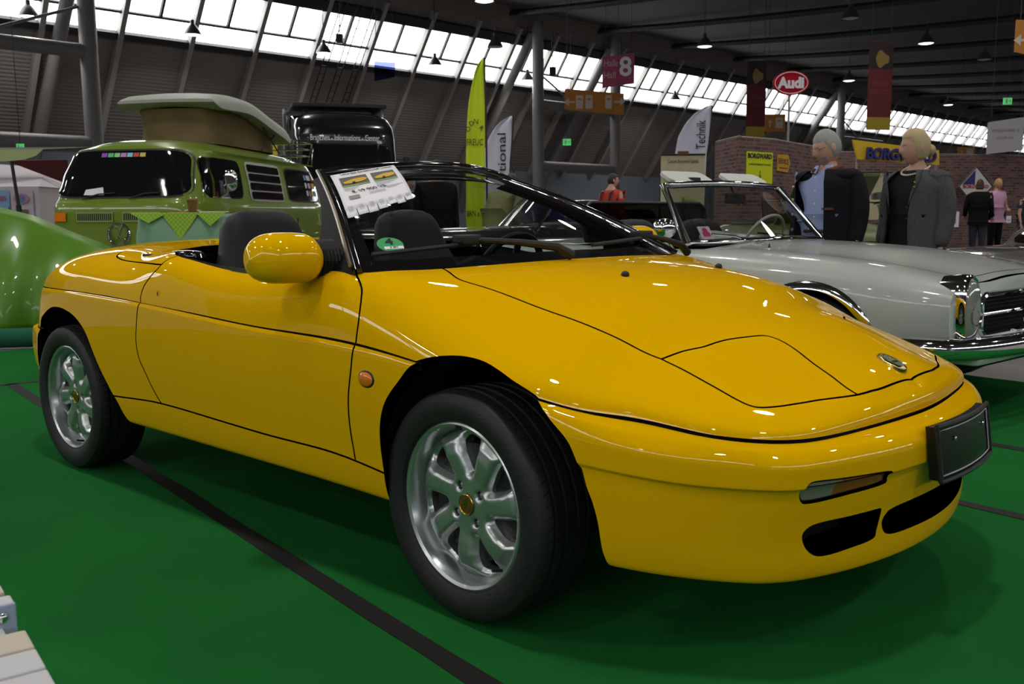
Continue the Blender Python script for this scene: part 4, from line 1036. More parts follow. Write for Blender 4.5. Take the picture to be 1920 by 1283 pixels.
    mb().box((.70, 0, .37), (.16, 1.3, .14), bev=.03).build('front_valance', M_W, car)
    # number plate
    np_ = sub('number_plate', car); x0 = .905
    mb().box((x0, 0, .40), (.014, .54, .13), bev=.004).build('plate_holder', M_BLK, np_)
    mb().box((x0 + .008, .02, .40), (.004, .46, .108)).build('plate_face', mat('plate_white', (.75, .75, .73), .4), np_)
    mb().box((x0 + .008, -.235, .40), (.004, .046, .108)).build('plate_band', mat('plate_blue', (.01, .03, .35), .4), np_)
    text('plate_letters', 'C', .12, Matrix.Translation((x0 + .011, -.165, .40)) @ Matrix.Rotation(PI / 2, 4, 'Z') @ Matrix.Rotation(PI / 2, 4, 'X'), M_BLK, np_, depth=.001)
    text('plate_country', 'D', .035, Matrix.Translation((x0 + .011, -.235, .372)) @ Matrix.Rotation(PI / 2, 4, 'Z') @ Matrix.Rotation(PI / 2, 4, 'X'), mat('plate_white', ()), np_, depth=.001)
    # wheel arch chrome and wheels
    for s in (-1, 1):
        for x0_ in (0, -2.4):
            G = []
            for a in np.linspace(-.12, PI + .1, 30):
                row = []
                for r, o in ((.352, .0), (.358, .013), (.385, .014), (.405, .004)):
                    x, z = r * math.cos(a), .31 + r * math.sin(a)
                    yy = abs(P.pos(P.inv([(x + x0_, max(z, .25))], 'xz', [('x', x0_ - .6, x0_ + .6), ('z', .1, .76)]))[0][1]); row.append((x + x0_, s * (yy + o), z))
                G.append(row)
            mb().grid(G, flip=s > 0).build('arch_trim', M_CHR, car, sm=True)
            w = mb(); G = [[(x0_ + .37 * math.cos(a), s * .84, .31 + .37 * math.sin(a)), (x0_ + .37 * math.cos(a), s * .45, .31 + .37 * math.sin(a))] for a in np.linspace(0, PI, 20)]; w.grid(G).add([(x0_ - .4, s * .45, .2), (x0_ + .4, s * .45, .2), (x0_ + .33, s * .45, .64), (x0_ - .33, s * .45, .64)], [(0, 1, 2, 3)]); w.build('wheel_well', M_DARK, car)
            wh = sub('wheel', car); wh.location = (x0_, s * .74, .31); wh.rotation_euler = (0, 0, 0 if s < 0 else PI)
            mb().lathe([(.20, -.07), (.24, -.09), (.28, -.085), (.305, -.06), (.31, 0), (.305, .06), (.28, .085), (.2, .07)], 40, 'y').build('tyre', M_TYRE, wh, sm=True)
            mb().lathe([(0, -.06), (.06, -.065), (.12, -.06), (.18, -.05), (.20, -.07)], 40, 'y').build('hubcap', M_CHR, wh, sm=True)
    mb().box((-1.1, 0, .26), (3.4, 1.4, .06)).build('underbody', M_DARK, car)
    # windscreen
    base = [(-.93 + .17 * (1 - s * s), .735 * s, .895 + .022 * (1 - s * s)) for s in np.linspace(-1, 1, 21)]
    top = [(-1.22 + .07 * (1 - s * s), .62 * s, 1.285 + .02 * (1 - s * s)) for s in np.linspace(1, -1, 21)]
    corner = base + top
    mb().tube(corner, .019, 10, closed=True).build('windscreen_frame', M_CHR, car, sm=True)
    inner = [(x * .985 - .016, y * .955, .90 + .19 * 1 + (z - 1.09) * .93) for x, y, z in corner]
    mb().tube(inner, .012, 8, closed=True).build('windscreen_seal', M_BLK, car, sm=True)
    mb().grid([base, top[::-1]]).build('windscreen_glass', glass_mat('clear_glass', (.82, .84, .83), .35), car, sm=True)
    for y0, w in ((-.30, .42), (.30, .42)):
        M = frame4((-1.235, y0, 1.295), (0, 1, 0), (-.86, 0, .5)); v = mb().prism([(x, y + .075) for x, y in rrect(w, .15, .05)], .022, M); v.build('sun_visor', mat('visor_cream', (.55, .55, .53), .7), car)
    mb().box((-1.27, -.27, 1.33), (.07, .09, .03), bev=.01).build('visor_latch', M_BLK, car)
    mb().box((-1.13, 0, 1.20), (.02, .21, .075), bev=.018).tube([(-1.14, 0, 1.22), (-1.17, 0, 1.29)], .008, 6).build('inner_mirror', M_BLK, car)
    mm = sub('door_mirror', car); mb().ell((-.93, -.93, 1.0), (.05, .075, .062), 18, 12, p=2.6).build('mirror_head', M_CHR, mm, sm=True); mb().tube([(-.93, -.92, .96), (-.93, -.88, .90), (-.92, -.84, .85)], .011, 8).build('mirror_stem', M_CHR, mm, sm=True)
    # cockpit
    mb().box((-1.4, 0, .5), (1.2, 1.38, .06)).box((-2.0, 0, .65), (.05, 1.38, .4)).build('cockpit_tub', M_BLK, car)
    mb().grid([[(-.82, y, .89), (-.95, y, .90), (-1.08, y, .88), (-1.10, y, .80), (-1.05, y, .62)] for y in np.linspace(-.70, .70, 12)]).build('dashboard', M_LEATHER, car, sm=True)
    sw = sub('steering_wheel', car); c0 = Vector((-1.16, .36, .90)); ax = Vector((-.9, 0, .44)).normalized(); e1 = Vector((0, 1, 0)); e2 = ax.cross(e1)
    mb().tube([c0 + (e1 * math.cos(a) + e2 * math.sin(a)) * .20 for a in np.linspace(0, 2 * PI, 41)[:-1]], .011, 8, closed=True).build('wheel_ring', mat('ivory', (.55, .53, .46), .35), sw, sm=True)
    mb().tube([c0, c0 - ax * .2], .03, 8).tube([c0 - e1 * .19, c0 + e1 * .19], .01, 6).build('wheel_hub', M_CHR, sw, sm=True)
    for y0 in (-.36, .36):
        se = sub('seat', car); mb().ell((-1.72, y0, .80), (.09, .25, .26), 20, 12, p=3).build('backrest', M_LEATHER, se, sm=True); mb().ell((-1.45, y0, .56), (.28, .25, .09), 20, 10, p=3).build('cushion', M_LEATHER, se, sm=True)
    ws = sub('wind_deflector', car)
    mb().tube([(-1.90, y, z) for y, z in [(-.62, .90), (-.66, 1.02), (-.64, 1.14), (-.58, 1.18), (.58, 1.18), (.64, 1.14), (.66, 1.02), (.62, .90)]], .014, 8).build('deflector_frame', M_BLK, ws, sm=True)
    mb().box((-1.90, 0, 1.03), (.006, 1.26, .28)).build('deflector_mesh', glass_mat('smoked_mesh', (.22, .22, .23), .4), ws)
    # cowl grille, wipers, nozzles, trim
    cg_ = sub('cowl_grille', car)
    for s in np.linspace(-.34, .34, 9): mb().box((-.73, s, .912), (.10, .008, .012)).build('grille_fin', M_CHR, cg_)
    mb().tube([(-.69, y, .918 - .06 * abs(y) ** 2) for y in np.linspace(-.36, .36, 12)] , .008, 6).tube([(-.78, y, .925 - .06 * abs(y) ** 2) for y in np.linspace(-.36, .36, 12)], .008, 6).build('grille_frame', M_CHR, cg_, sm=True)
    for y0, y1 in ((-.30, -.58), (.22, -.12)):
        wv = sub('wiper', car); mb().tube([(-.80, y0, .915), (-.80, (y0 + y1) / 2, .945), (-.86, y1, .96)], .007, 6).build('wiper_arm', M_CHR, wv, sm=True); mb().tube([(-.80, y0, .90), (-.80, y0, .93)], .016, 8).build('wiper_spindle', M_CHR, wv, sm=True)
    for s in (-1, 1): mb().lathe([(.018, 0), (.016, .01), (.007, .014), (.006, .03), (.010, .034), (0, .036)], 12, 'z', (-.52, s * .48, .868)).build('washer_nozzle', M_CHR, car, sm=True)
    # stickers inside the screen
    M = frame4((-.972, -.50, .965), (.12, 1, 0), (-.55, 0, .83)); tag(mb().prism(rrect(.10, .10, .006), .003, M).build('screen_sticker', mat('sticker_pale', (.75, .60, .68), .6), car), 'pink and white square sticker')
    mb().prism(rrect(.06, .035, .005), .004, M @ Matrix.Translation((0, -.012, 0))).prism([(.022 * math.cos(a), .022 * math.sin(a) + .018) for a in np.linspace(0, 2 * PI, 15)[:-1]], .004, M).build('sticker_figure', mat('sticker_pink', (.62, .02, .22), .6), car)
    mb().prism([(.16 * math.cos(a), .055 * math.sin(a)) for a in np.linspace(0, 2 * PI, 29)[:-1]], .004, frame4((-1.02, -.34, .93), (0, 1, 0), (-.5, 0, .85))).build('oval_card', mat('visor_cream', ()), car)
    mb().prism([(.02 * math.cos(a) - .06, .02 * math.sin(a)) for a in np.linspace(0, 2 * PI, 17)[:-1]], .006, frame4((-1.02, -.34, .93), (0, 1, 0), (-.5, 0, .85))).build('card_seal', mat('seal_red', (.5, .03, .03), .5), car)
    return car
WHITE = build_white_car()

# ================================================================ green camper van
def sup(c, n): return math.copysign(abs(c) ** (2 / n), c)
class Hull:
    """closed body whose plan outline (half length, half width, x shift, squareness) changes with height"""
    def __init__(s, levels): s.L = np.array(levels, float)
    def at(s, th, z, off=0.):
        L = s.L; a, b, sx, n = [np.interp(z, L[:, 0], L[:, k]) for k in (1, 2, 3, 4)]
        q = np.array([sx + a * sup(math.cos(th), n), b * sup(math.sin(th), n), z])
        if off:
            e = 1e-3; u = s.at(th + e, z) - s.at(th - e, z); v = s.at(th, z + .01) - s.at(th, z - .01); nn = np.cross(u, v); nn /= max(np.linalg.norm(nn), 1e-9); q = q + nn * off
        return q
    def th(s, z, x=None, y=None, side=1):
        """angle where the outline at height z has this x (on the given side) or this y (front)"""
        L = s.L; a, b, sx, n = [np.interp(z, L[:, 0], L[:, k]) for k in (1, 2, 3, 4)]
        if x is not None:
            c = min(1, (abs(x - sx) / a)) ** (n / 2); return side * math.acos(math.copysign(c, x - sx))
        return math.asin(math.copysign(min(1, abs(y) / b) ** (n / 2), y))
    def shell(s, m, nth=96, zs=None):
        zs = s.L[:, 0] if zs is None else zs
        ths = []
        for k in range(nth):
            t = 2 * PI * k / nth; ths.append(t)
        return m.grid([[s.at(t, z) for t in ths] for z in zs], closed_v=True, flip=True)
    def patch(s, m, quad, off, n=12, k=8, rnd=0.):
        """bilinear patch on the hull; quad = [(coord,z) x4] with coord=('x',v,side) or ('y',v)"""
        def cor(c, z): return s.th(z, x=c[1], side=c[2]) if c[0] == 'x' else s.th(z, y=c[1])
        (c0, z0), (c1, z1), (c2, z2), (c3, z3) = quad
        G = []
        for i in range(n + 1):
            u = i / n; row = []
            for j in range(k + 1):
                v = j / k
                if rnd:                       # round the corners of the square uv domain
                    uu, vv = 2 * u - 1, 2 * v - 1; f = (abs(uu) ** rnd + abs(vv) ** rnd) ** (1 / rnd); g = max(abs(uu), abs(vv)); q = g / f if f > 1e-6 else 1
                    U, V = (uu * q + 1) / 2, (vv * q + 1) / 2
                else: U, V = u, v
                zb = z0 + (z1 - z0) * U; zt = z3 + (z2 - z3) * U; z = zb + (zt - zb) * V
                vb = c0[1] + (c1[1] - c0[1]) * U; vt = c3[1] + (c2[1] - c3[1]) * U; val = vb + (vt - vb) * V
                c = (c0[0], val) + tuple(c0[2:]); row.append(s.at(cor(c, z), z, off))
            G.append(row)
        return m.grid(G)
def build_bus():
    M_G = mat('olive_green_paint', (.135, .215, .006), .35, coat=.8); M_G2 = mat('dark_glass', (.006, .007, .007), .06, coat=.6)
    c = spot(228, 10.3); ang = math.atan2(-.827, .561)
    hx = Vector((math.cos(ang), math.sin(ang), 0)); o = c - hx * 2.15
    bus = thing('camper_van', 'lime green camper van with a raised pop-up sleeping roof', 'van', o, ang)
    H = Hull([(.26, 2.10, .78, 0, 12), (.34, 2.16, .86, 0, 11), (.6, 2.20, .90, 0, 10), (.95, 2.22, .905, 0, 10), (1.16, 2.215, .905, 0, 9.5), (1.20, 2.20, .90, 0, 9.5), (1.24, 2.17, .89, 0, 9.5), (1.5, 2.09, .85, 0, 8.5), (1.72, 2.0, .80, 0, 7), (1.79, 1.97, .775, 0, 6), (1.83, 1.92, .70, 0, 4.6), (1.88, 1.80, .62, 0, 4), (1.92, 1.6, .5, 0, 3.5), (1.945, 1.25, .34, 0, 3), (1.95, .8, .18, 0, 2.6), (1.952, .05, .02, 0, 2)])
    zs = list(np.linspace(.26, 1.16, 14)) + list(np.linspace(1.17, 1.26, 8)) + list(np.linspace(1.3, 1.76, 10)) + list(np.linspace(1.78, 1.952, 16))
    H.shell(mb(), 180, zs).build('body_shell', M_G, bus, sm=1.2)
    H.patch(mb(), [(('y', -.815), 1.25), (('y', .815), 1.25), (('y', .72), 1.79), (('y', -.72), 1.79)], .004, 24, 14, 7).build('windscreen_seal', M_BLK, bus, sm=True)
    H.patch(mb(), [(('y', -.79), 1.27), (('y', .79), 1.27), (('y', .695), 1.77), (('y', -.695), 1.77)], .009, 24, 14, 7).build('windscreen', M_G2, bus, sm=True)
    for s in (-1, 1):
        def win(nm, x0, x1, m_, off, zl=1.27, zh=1.70, dl=0., r=8): return H.patch(mb(), [(('x', x0, s), zl), (('x', x1, s), zl), (('x', x1 - dl, s), zh), (('x', x0 - dl * .4, s), zh)] if s > 0 else [(('x', x1, s), zl), (('x', x0, s), zl), (('x', x0 - dl * .4, s), zh), (('x', x1 - dl, s), zh)], off, 10, 8, r).build(nm, m_, bus, sm=True)
        win('door_window_frame', .93, 1.93, M_CHR, .004, 1.255, 1.715, .10); win('door_window', .96, 1.90, M_G2, .009, 1.272, 1.70, .10)
        win('louvre_frame', -.36, .74, mat('louvre_grey', (.38, .38, .36), .5), .006, 1.24, 1.72, 0, 14)
        for k in range(4): win('louvre_pane', -.31, .69, M_G2, .014, 1.265 + .11 * k, 1.355 + .11 * k, 0, 20)
        win('rear_window_seal', -1.75, -.52, M_BLK, .004, 1.25, 1.71); win('rear_window', -1.71, -.56, M_G2, .009, 1.27, 1.69)
        if s > 0: mr = sub('door_mirror', bus)
        if s > 0: mb().tube([(1.62, s * .85, 1.24), (1.66, s * 1.0, 1.30), (1.66, s * 1.04, 1.38)], .010, 6).build('mirror_arm', M_CHR, mr, sm=True)
        if s > 0: mb().ell((1.66, s * 1.05, 1.45), (.028, .085, .12), 16, 12, p=2.6).build('mirror_head', M_CHR, mr, sm=True)
        H.patch(mb(), [(('x', .90, s), .60), (('x', .905, s), .60), (('x', .905, s), 1.18), (('x', .90, s), 1.18)], .002, 1, 6).build('door_gap', M_DARK, bus)
        H.patch(mb(), [(('x', -.40, s), .45), (('x', -.395, s), .45), (('x', -.395, s), 1.16), (('x', -.40, s), 1.16)], .002, 1, 6).build('sliding_door_gap', M_DARK, bus)
        mb().box((-.75, s * .912, .98), (.035, .012, .11)).build('sliding_door_handle', M_CHR, bus)
        mb().box((1.02, s * .912, 1.10), (.11, .014, .03)).build('door_handle', M_CHR, bus)
        mb().tube([(x, s * .80, 1.785) for x in np.linspace(-1.7, 1.55, 8)], .012, 6).build('rain_gutter', M_G, bus, sm=True)
        # lamps on the nose
        H.patch(mb(), [(('y', s * .68 - .075), 1.005), (('y', s * .68 + .075), 1.005), (('y', s * .68 + .075), 1.10), (('y', s * .68 - .075), 1.10)], .02, 4, 3).build('indicator_lamp', M_AMBER, bus, sm=True)
        hl = sub('headlamp', bus); mb().lathe([(.105, 0), (.11, .03), (.095, .045)], 28, 'x', (2.19, s * .62, .77)).build('lamp_ring', M_CHR, hl, sm=True); mb().lathe([(.095, .035), (.06, .06), (0, .07)], 28, 'x', (2.19, s * .62, .77)).build('lamp_lens', M_CLEAR, hl, sm=True)
        g = sub('air_vent', bus); H.patch(mb(), [(('y', s * .27 - .215), .995), (('y', s * .27 + .215), .995), (('y', s * .27 + .215), 1.105), (('y', s * .27 - .215), 1.105)], .012, 6, 3).build('vent_frame', mat('vent_green', (.22, .30, .09), .45), g, sm=True)
        for k in range(17):
            yy = s * .27 - .192 + .024 * k; H.patch(mb(), [(('y', yy - .007), 1.012), (('y', yy + .007), 1.012), (('y', yy + .007), 1.088), (('y', yy - .007), 1.088)], .014, 1, 2).build('vent_slot', M_DARK, g)
        for x0 in (1.2, -1.2):
            w = sub('wheel', bus); w.location = (x0, s * .74, .31); w.rotation_euler = (0, 0, 0 if s < 0 else PI)
            mb().lathe([(.19, -.07), (.25, -.09), (.29, -.08), (.31, -.04), (.31, .06), (.19, .08)], 32, 'y').build('tyre', M_TYRE, w, sm=True); mb().lathe([(0, -.085), (.1, -.08), (.19, -.07)], 32, 'y').build('hubcap', M_CHR, w, sm=True)
    e = sub('nose_emblem', bus); q = Vector(H.at(H.th(.86, y=0.), .86, .012))
    mb().tube([q + Vector((0, .125 * math.cos(a), .125 * math.sin(a))) for a in np.linspace(0, 2 * PI, 33)[:-1]], .010, 6, closed=True).build('emblem_ring', M_CHR, e, sm=True)
    vw = mb(); vw.tube([q + Vector((0, y, z)) for y, z in ((-.05, .11), (0, .015), (.05, .11))], .009, 6); vw.tube([q + Vector((0, y, z)) for y, z in ((-.11, .05), (-.055, -.09), (0, .0), (.055, -.09), (.11, .05))], .009, 6); vw.build('emblem_letters', M_CHR, e)
    mb().box((2.27, 0, .42), (.10, 1.62, .14), bev=.03).build('front_bumper', mat('bumper_white', (.5, .5, .48), .4), bus)
    for y0, y1 in ((-.42, -.05), (.12, .46)):
        w = sub('wiper', bus); mb().tube([H.at(H.th(1.235, y=y0), 1.235, .02), H.at(H.th(1.29, y=(y0 + y1) / 2), 1.29, .03), H.at(H.th(1.30, y=y1), 1.30, .025)], .008, 6).build('wiper_arm', M_BLK, w, sm=True)
    cl = [(.30, .05, .45), (.10, .5, .2), (.3, .6, .25), (.55, .25, .55), (.25, .6, .7), (.6, .05, .08), (.6, .5, .1)]
    for k, cc in enumerate(cl): H.patch(mb(), [(('y', -.27 + .075 * k), 1.70), (('y', -.205 + .075 * k), 1.70), (('y', -.205 + .075 * k), 1.745), (('y', -.27 + .075 * k), 1.745)], .012, 2, 2).build('screen_pennant', mat('pennant_%d' % k, cc, .6), bus)
    H.patch(mb(), [(('y', -.42), 1.285), (('y', -.18), 1.285), (('y', -.20), 1.37), (('y', -.40), 1.345)], .012, 4, 3).build('screen_paper', M_WHITE, bus)
    rnd = random.Random(3)
    for k in range(12):
        x = -1.30 - .11 * (k % 4) + rnd.uniform(-.02, .02); z = 1.34 + .11 * (k // 4); s = 1
        H.patch(mb(), [(('x', x, s), z), (('x', x + .085, s), z), (('x', x + .085, s), z + .08), (('x', x, s), z + .08)], .013, 2, 2, 4).build('window_sticker', mat('win_sticker_%d' % (k % 5), [(.5, .45, .6), (.45, .1, .08), (.45, .5, .08), (.1, .25, .45), (.55, .55, .55)][k % 5], .6), bus)
    # pop-up roof: lid hinged at the rear over a canvas skirt
    lid = mb(); G = []
    for t in np.linspace(0, 1, 22):
        x = 1.05 - 2.45 * t; z = 2.42 + .03 * math.sin(PI * min(1, t * 1.6)) - .46 * max(0, t - .35) ** 1.25; w = .68 * (1 - .12 * (2 * t - 1) ** 6); e_ = (1 - abs(2 * t - 1) ** 12) ** .5 if 0 < t < 1 else .2
        G.append([(x, w * f, z + h * e_) for f, h in ((-1.02, -.11), (-1.02, -.03), (-.97, .045), (-.8, .085), (-.4, .105), (0, .11), (.4, .105), (.8, .085), (.97, .045), (1.02, -.03), (1.02, -.11), (.96, -.11), (0, -.06), (-.96, -.11))])
    lid.grid(G, closed_v=True).add(G[0], [tuple(range(13, -1, -1))]).add(G[-1], [tuple(range(14))]); lid.build('popup_roof_lid', mat('roof_fibreglass', (.33, .35, .31), .55, noise=.12, nscale=6), bus, sm=.9)
    sk = mb(); G = []
    for f in np.linspace(0, 1, 7):
        ring = []
        for a in np.linspace(0, 2 * PI, 57)[:-1]:
            x = -.12 + 1.02 * sup(math.cos(a), 7); y = .52 * sup(math.sin(a), 7); t = (1.05 - x) / 2.45; zt = 2.35 - .46 * max(0, t - .35) ** 1.25; ring.append((x - .02 * math.sin(f * PI), y - math.copysign(.03 * math.sin(f * PI), y), 1.93 + (zt - 1.93) * f))
        G.append(ring)
    sk.grid(G, closed_v=True, flip=True).build('roof_canvas', mat('weathered_canvas', (.15, .105, .045), .9, noise=.55, nscale=2.6, bump=.2, bscale=30), bus, sm=True)
    for s in (-1, 1):
        mb().tube([(-.35, s * .60, 1.93), (-.85, s * .60, 2.18)], .010, 6).build('roof_strut', M_DKSTEEL, bus); mb().tube([(-.95, s * .60, 1.93), (-.40, s * .60, 2.25)], .010, 6).build('roof_strut', M_DKSTEEL, bus)
    rk = sub('roof_rack', bus)
    def bar(pts, r=.011): mb().tube(pts, r, 6).build('rack_bar', M_CHR, rk, sm=True)
    for z in (1.95, 2.05, 2.14):
        dx = (z - 1.95) * .35; bar([(-1.25 + dx * .3, .62 + dx, z), (-2.0 - dx, .62 + dx, z), (-2.0 - dx, -.62 - dx, z), (-1.25, -.62 - dx, z)])
    for y in (-.66, -.22, .22, .66): bar([(-1.25, y, 1.95), (-2.0, y, 1.95)])
    for x, y in ((-1.3, .66), (-2.03, .66), (-1.3, -.66), (-2.03, -.66)): bar([(x, y * .94, 1.84), (x, y * .98, 1.95), (x, y * 1.06, 2.14)])
    return bus
BUS = build_bus()
for px, top, w, lb in ((507, 226, 7, 'tall yellow upright post behind the camper van roof rack'), (521, 266, 6, 'short yellow post right of the tall yellow post by the roof rack')):
    q = spot(px, 15.2 + (px > 510) * .8); t = thing('marker_post', lb, 'post', q); z = hgt(px, top, 15.2)
    mb().box((0, 0, z / 2), (.06, .06, z), bev=.01).build('post', mat('post_yellow', (.62, .45, .01), .5), t); mb().box((0, 0, .02), (.3, .3, .04), bev=.01).build('post_foot', M_BLK, t)

# ================================================================ black truck
def build_truck():
    M_B = mat('truck_black', (.006, .006, .008), .22, coat=1.); ang = facing(.30)
    c = spot(655, 22.5); hx = Vector((math.cos(ang), math.sin(ang), 0)); t = thing('lorry', 'black long-haul lorry tractor parked behind the green camper van', 'truck', c - hx * 1.1, ang)
    H = Hull([(.45, 1.10, 1.20, 0, 10), (.6, 1.14, 1.23, 0, 9), (1.5, 1.15, 1.25, 0, 8), (2.0, 1.13, 1.25, 0, 8), (2.75, 1.05, 1.22, 0, 7), (2.95, 1.05, 1.22, 0, 6), (3.2, .98, 1.20, -.02, 5), (3.42, .82, 1.12, -.1, 4.4), (3.55, .65, .96, -.2, 3.6), (3.62, .40, .6, -.25, 3), (3.64, .05, .05, -.25, 2)])
    H.shell(mb(), 120, list(np.linspace(.45, 2.9, 14)) + list(np.linspace(2.95, 3.64, 14))).build('cab', M_B, t, sm=1.2)
    H.patch(mb(), [(('y', -1.08), 1.95), (('y', 1.08), 1.95), (('y', 1.02), 2.78), (('y', -1.02), 2.78)], .01, 16, 8, 9).build('windscreen', mat('dark_glass', ()), t, sm=True)
    H.patch(mb(), [(('y', -1.06), 2.80), (('y', 1.06), 2.80), (('y', 1.04), 3.02), (('y', -1.04), 3.02)], .06, 16, 4, 12).build('sun_visor', M_B, t, sm=True)
    q = Vector(H.at(H.th(2.92, y=-.05), 2.92, .085))
    text('visor_lettering', 'Branchen - Informations - Center', .20, Matrix.Translation(q) @ Matrix.Rotation(PI / 2, 4, 'Z') @ Matrix.Rotation(PI / 2 - .1, 4, 'X') @ Matrix.Translation((.0, 0, 0)), mat('silver_letters', (.75, .75, .78), .4), t, width=1.62, depth=.004)
    for s in (-1, 1):
        mm = sub('cab_mirror', t); mb().box((.95, s * 1.45, 2.25), (.12, .16, .55), bev=.04).build('mirror_head', M_BLK, mm); mb().tube([(1.0, s * 1.2, 2.45), (.95, s * 1.42, 2.45)], .02, 6).build('mirror_arm', M_BLK, mm)
        f = sub('side_fairing', t); mb().box((-1.5, s * 1.22, 2.5), (.9, .05, 2.5), bev=.02).build('fairing_panel', M_B, f); mb().box((-1.98, s * 1.23, 2.55), (.06, .06, 2.7)).build('fairing_edge', mat('fairing_white', (.55, .56, .6), .4), f)
        H.patch(mb(), [(('x', -.3, s), 1.95), (('x', .7, s), 1.95), (('x', .6, s), 2.7), (('x', -.3, s), 2.7)] if s > 0 else [(('x', .7, s), 1.95), (('x', -.3, s), 1.95), (('x', -.3, s), 2.7), (('x', .6, s), 2.7)], .01, 6, 6, 9).build('side_window', mat('dark_glass', ()), t, sm=True)
        for x0 in (.35, -2.6):
            w = sub('wheel', t); w.location = (x0, s * 1.05, .5); w.rotation_euler = (0, 0, 0 if s < 0 else PI); mb().lathe([(.28, -.14), (.42, -.16), (.5, -.1), (.5, .12), (.28, .14)], 32, 'y').build('tyre', M_TYRE, w, sm=True); mb().lathe([(0, -.1), (.15, -.12), (.28, -.1)], 24, 'y').build('hub', M_ALU, w, sm=True)
    lb = sub('roof_light_bar', t); mb().box((-.9, 0, 3.80), (1.9, 2.3, .10), bev=.02).build('bar_panel', M_BLK, lb)
    for k in range(8): mb().box((-1.7 + .22 * k, 1.05, 3.62), (.04, .04, .3)).build('bar_strut', M_RIB, lb)
    mb().box((-2.0, 0, .85), (3.2, .9, .3)).build('chassis', M_DARK, t)
    mb().box((-1.3, 0, 2.2), (.6, 2.3, 2.9), bev=.1).build('sleeper_cab', M_B, t)
    return t
build_truck()

# ================================================================ people
def skin_mesh(verts, edges, radii, sub_=2, root=0):
    me = bpy.data.meshes.new('s'); me.from_pydata([tuple(v) for v in verts], edges, []); ob = bpy.data.objects.new('s', me); COL.objects.link(ob)
    sk = ob.modifiers.new('sk', 'SKIN'); sk.use_smooth_shade = True
    for i, r in enumerate(radii): me.skin_vertices[0].data[i].radius = r if isinstance(r, tuple) else (r, r)
    me.skin_vertices[0].data[root].use_root = True
    ss = ob.modifiers.new('ss', 'SUBSURF'); ss.levels = sub_; ss.render_levels = sub_
    dg = bpy.context.evaluated_depsgraph_get(); out = bpy.data.meshes.new_from_object(ob.evaluated_get(dg)); bpy.data.objects.remove(ob); bpy.data.meshes.remove(me); out.materials.clear(); smooth(out); return out
SKIN1 = mat('skin_fair', (.50, .28, .20), .5, bump=.03, bscale=60); SKIN2 = mat('skin_rosy', (.48, .27, .20), .5)
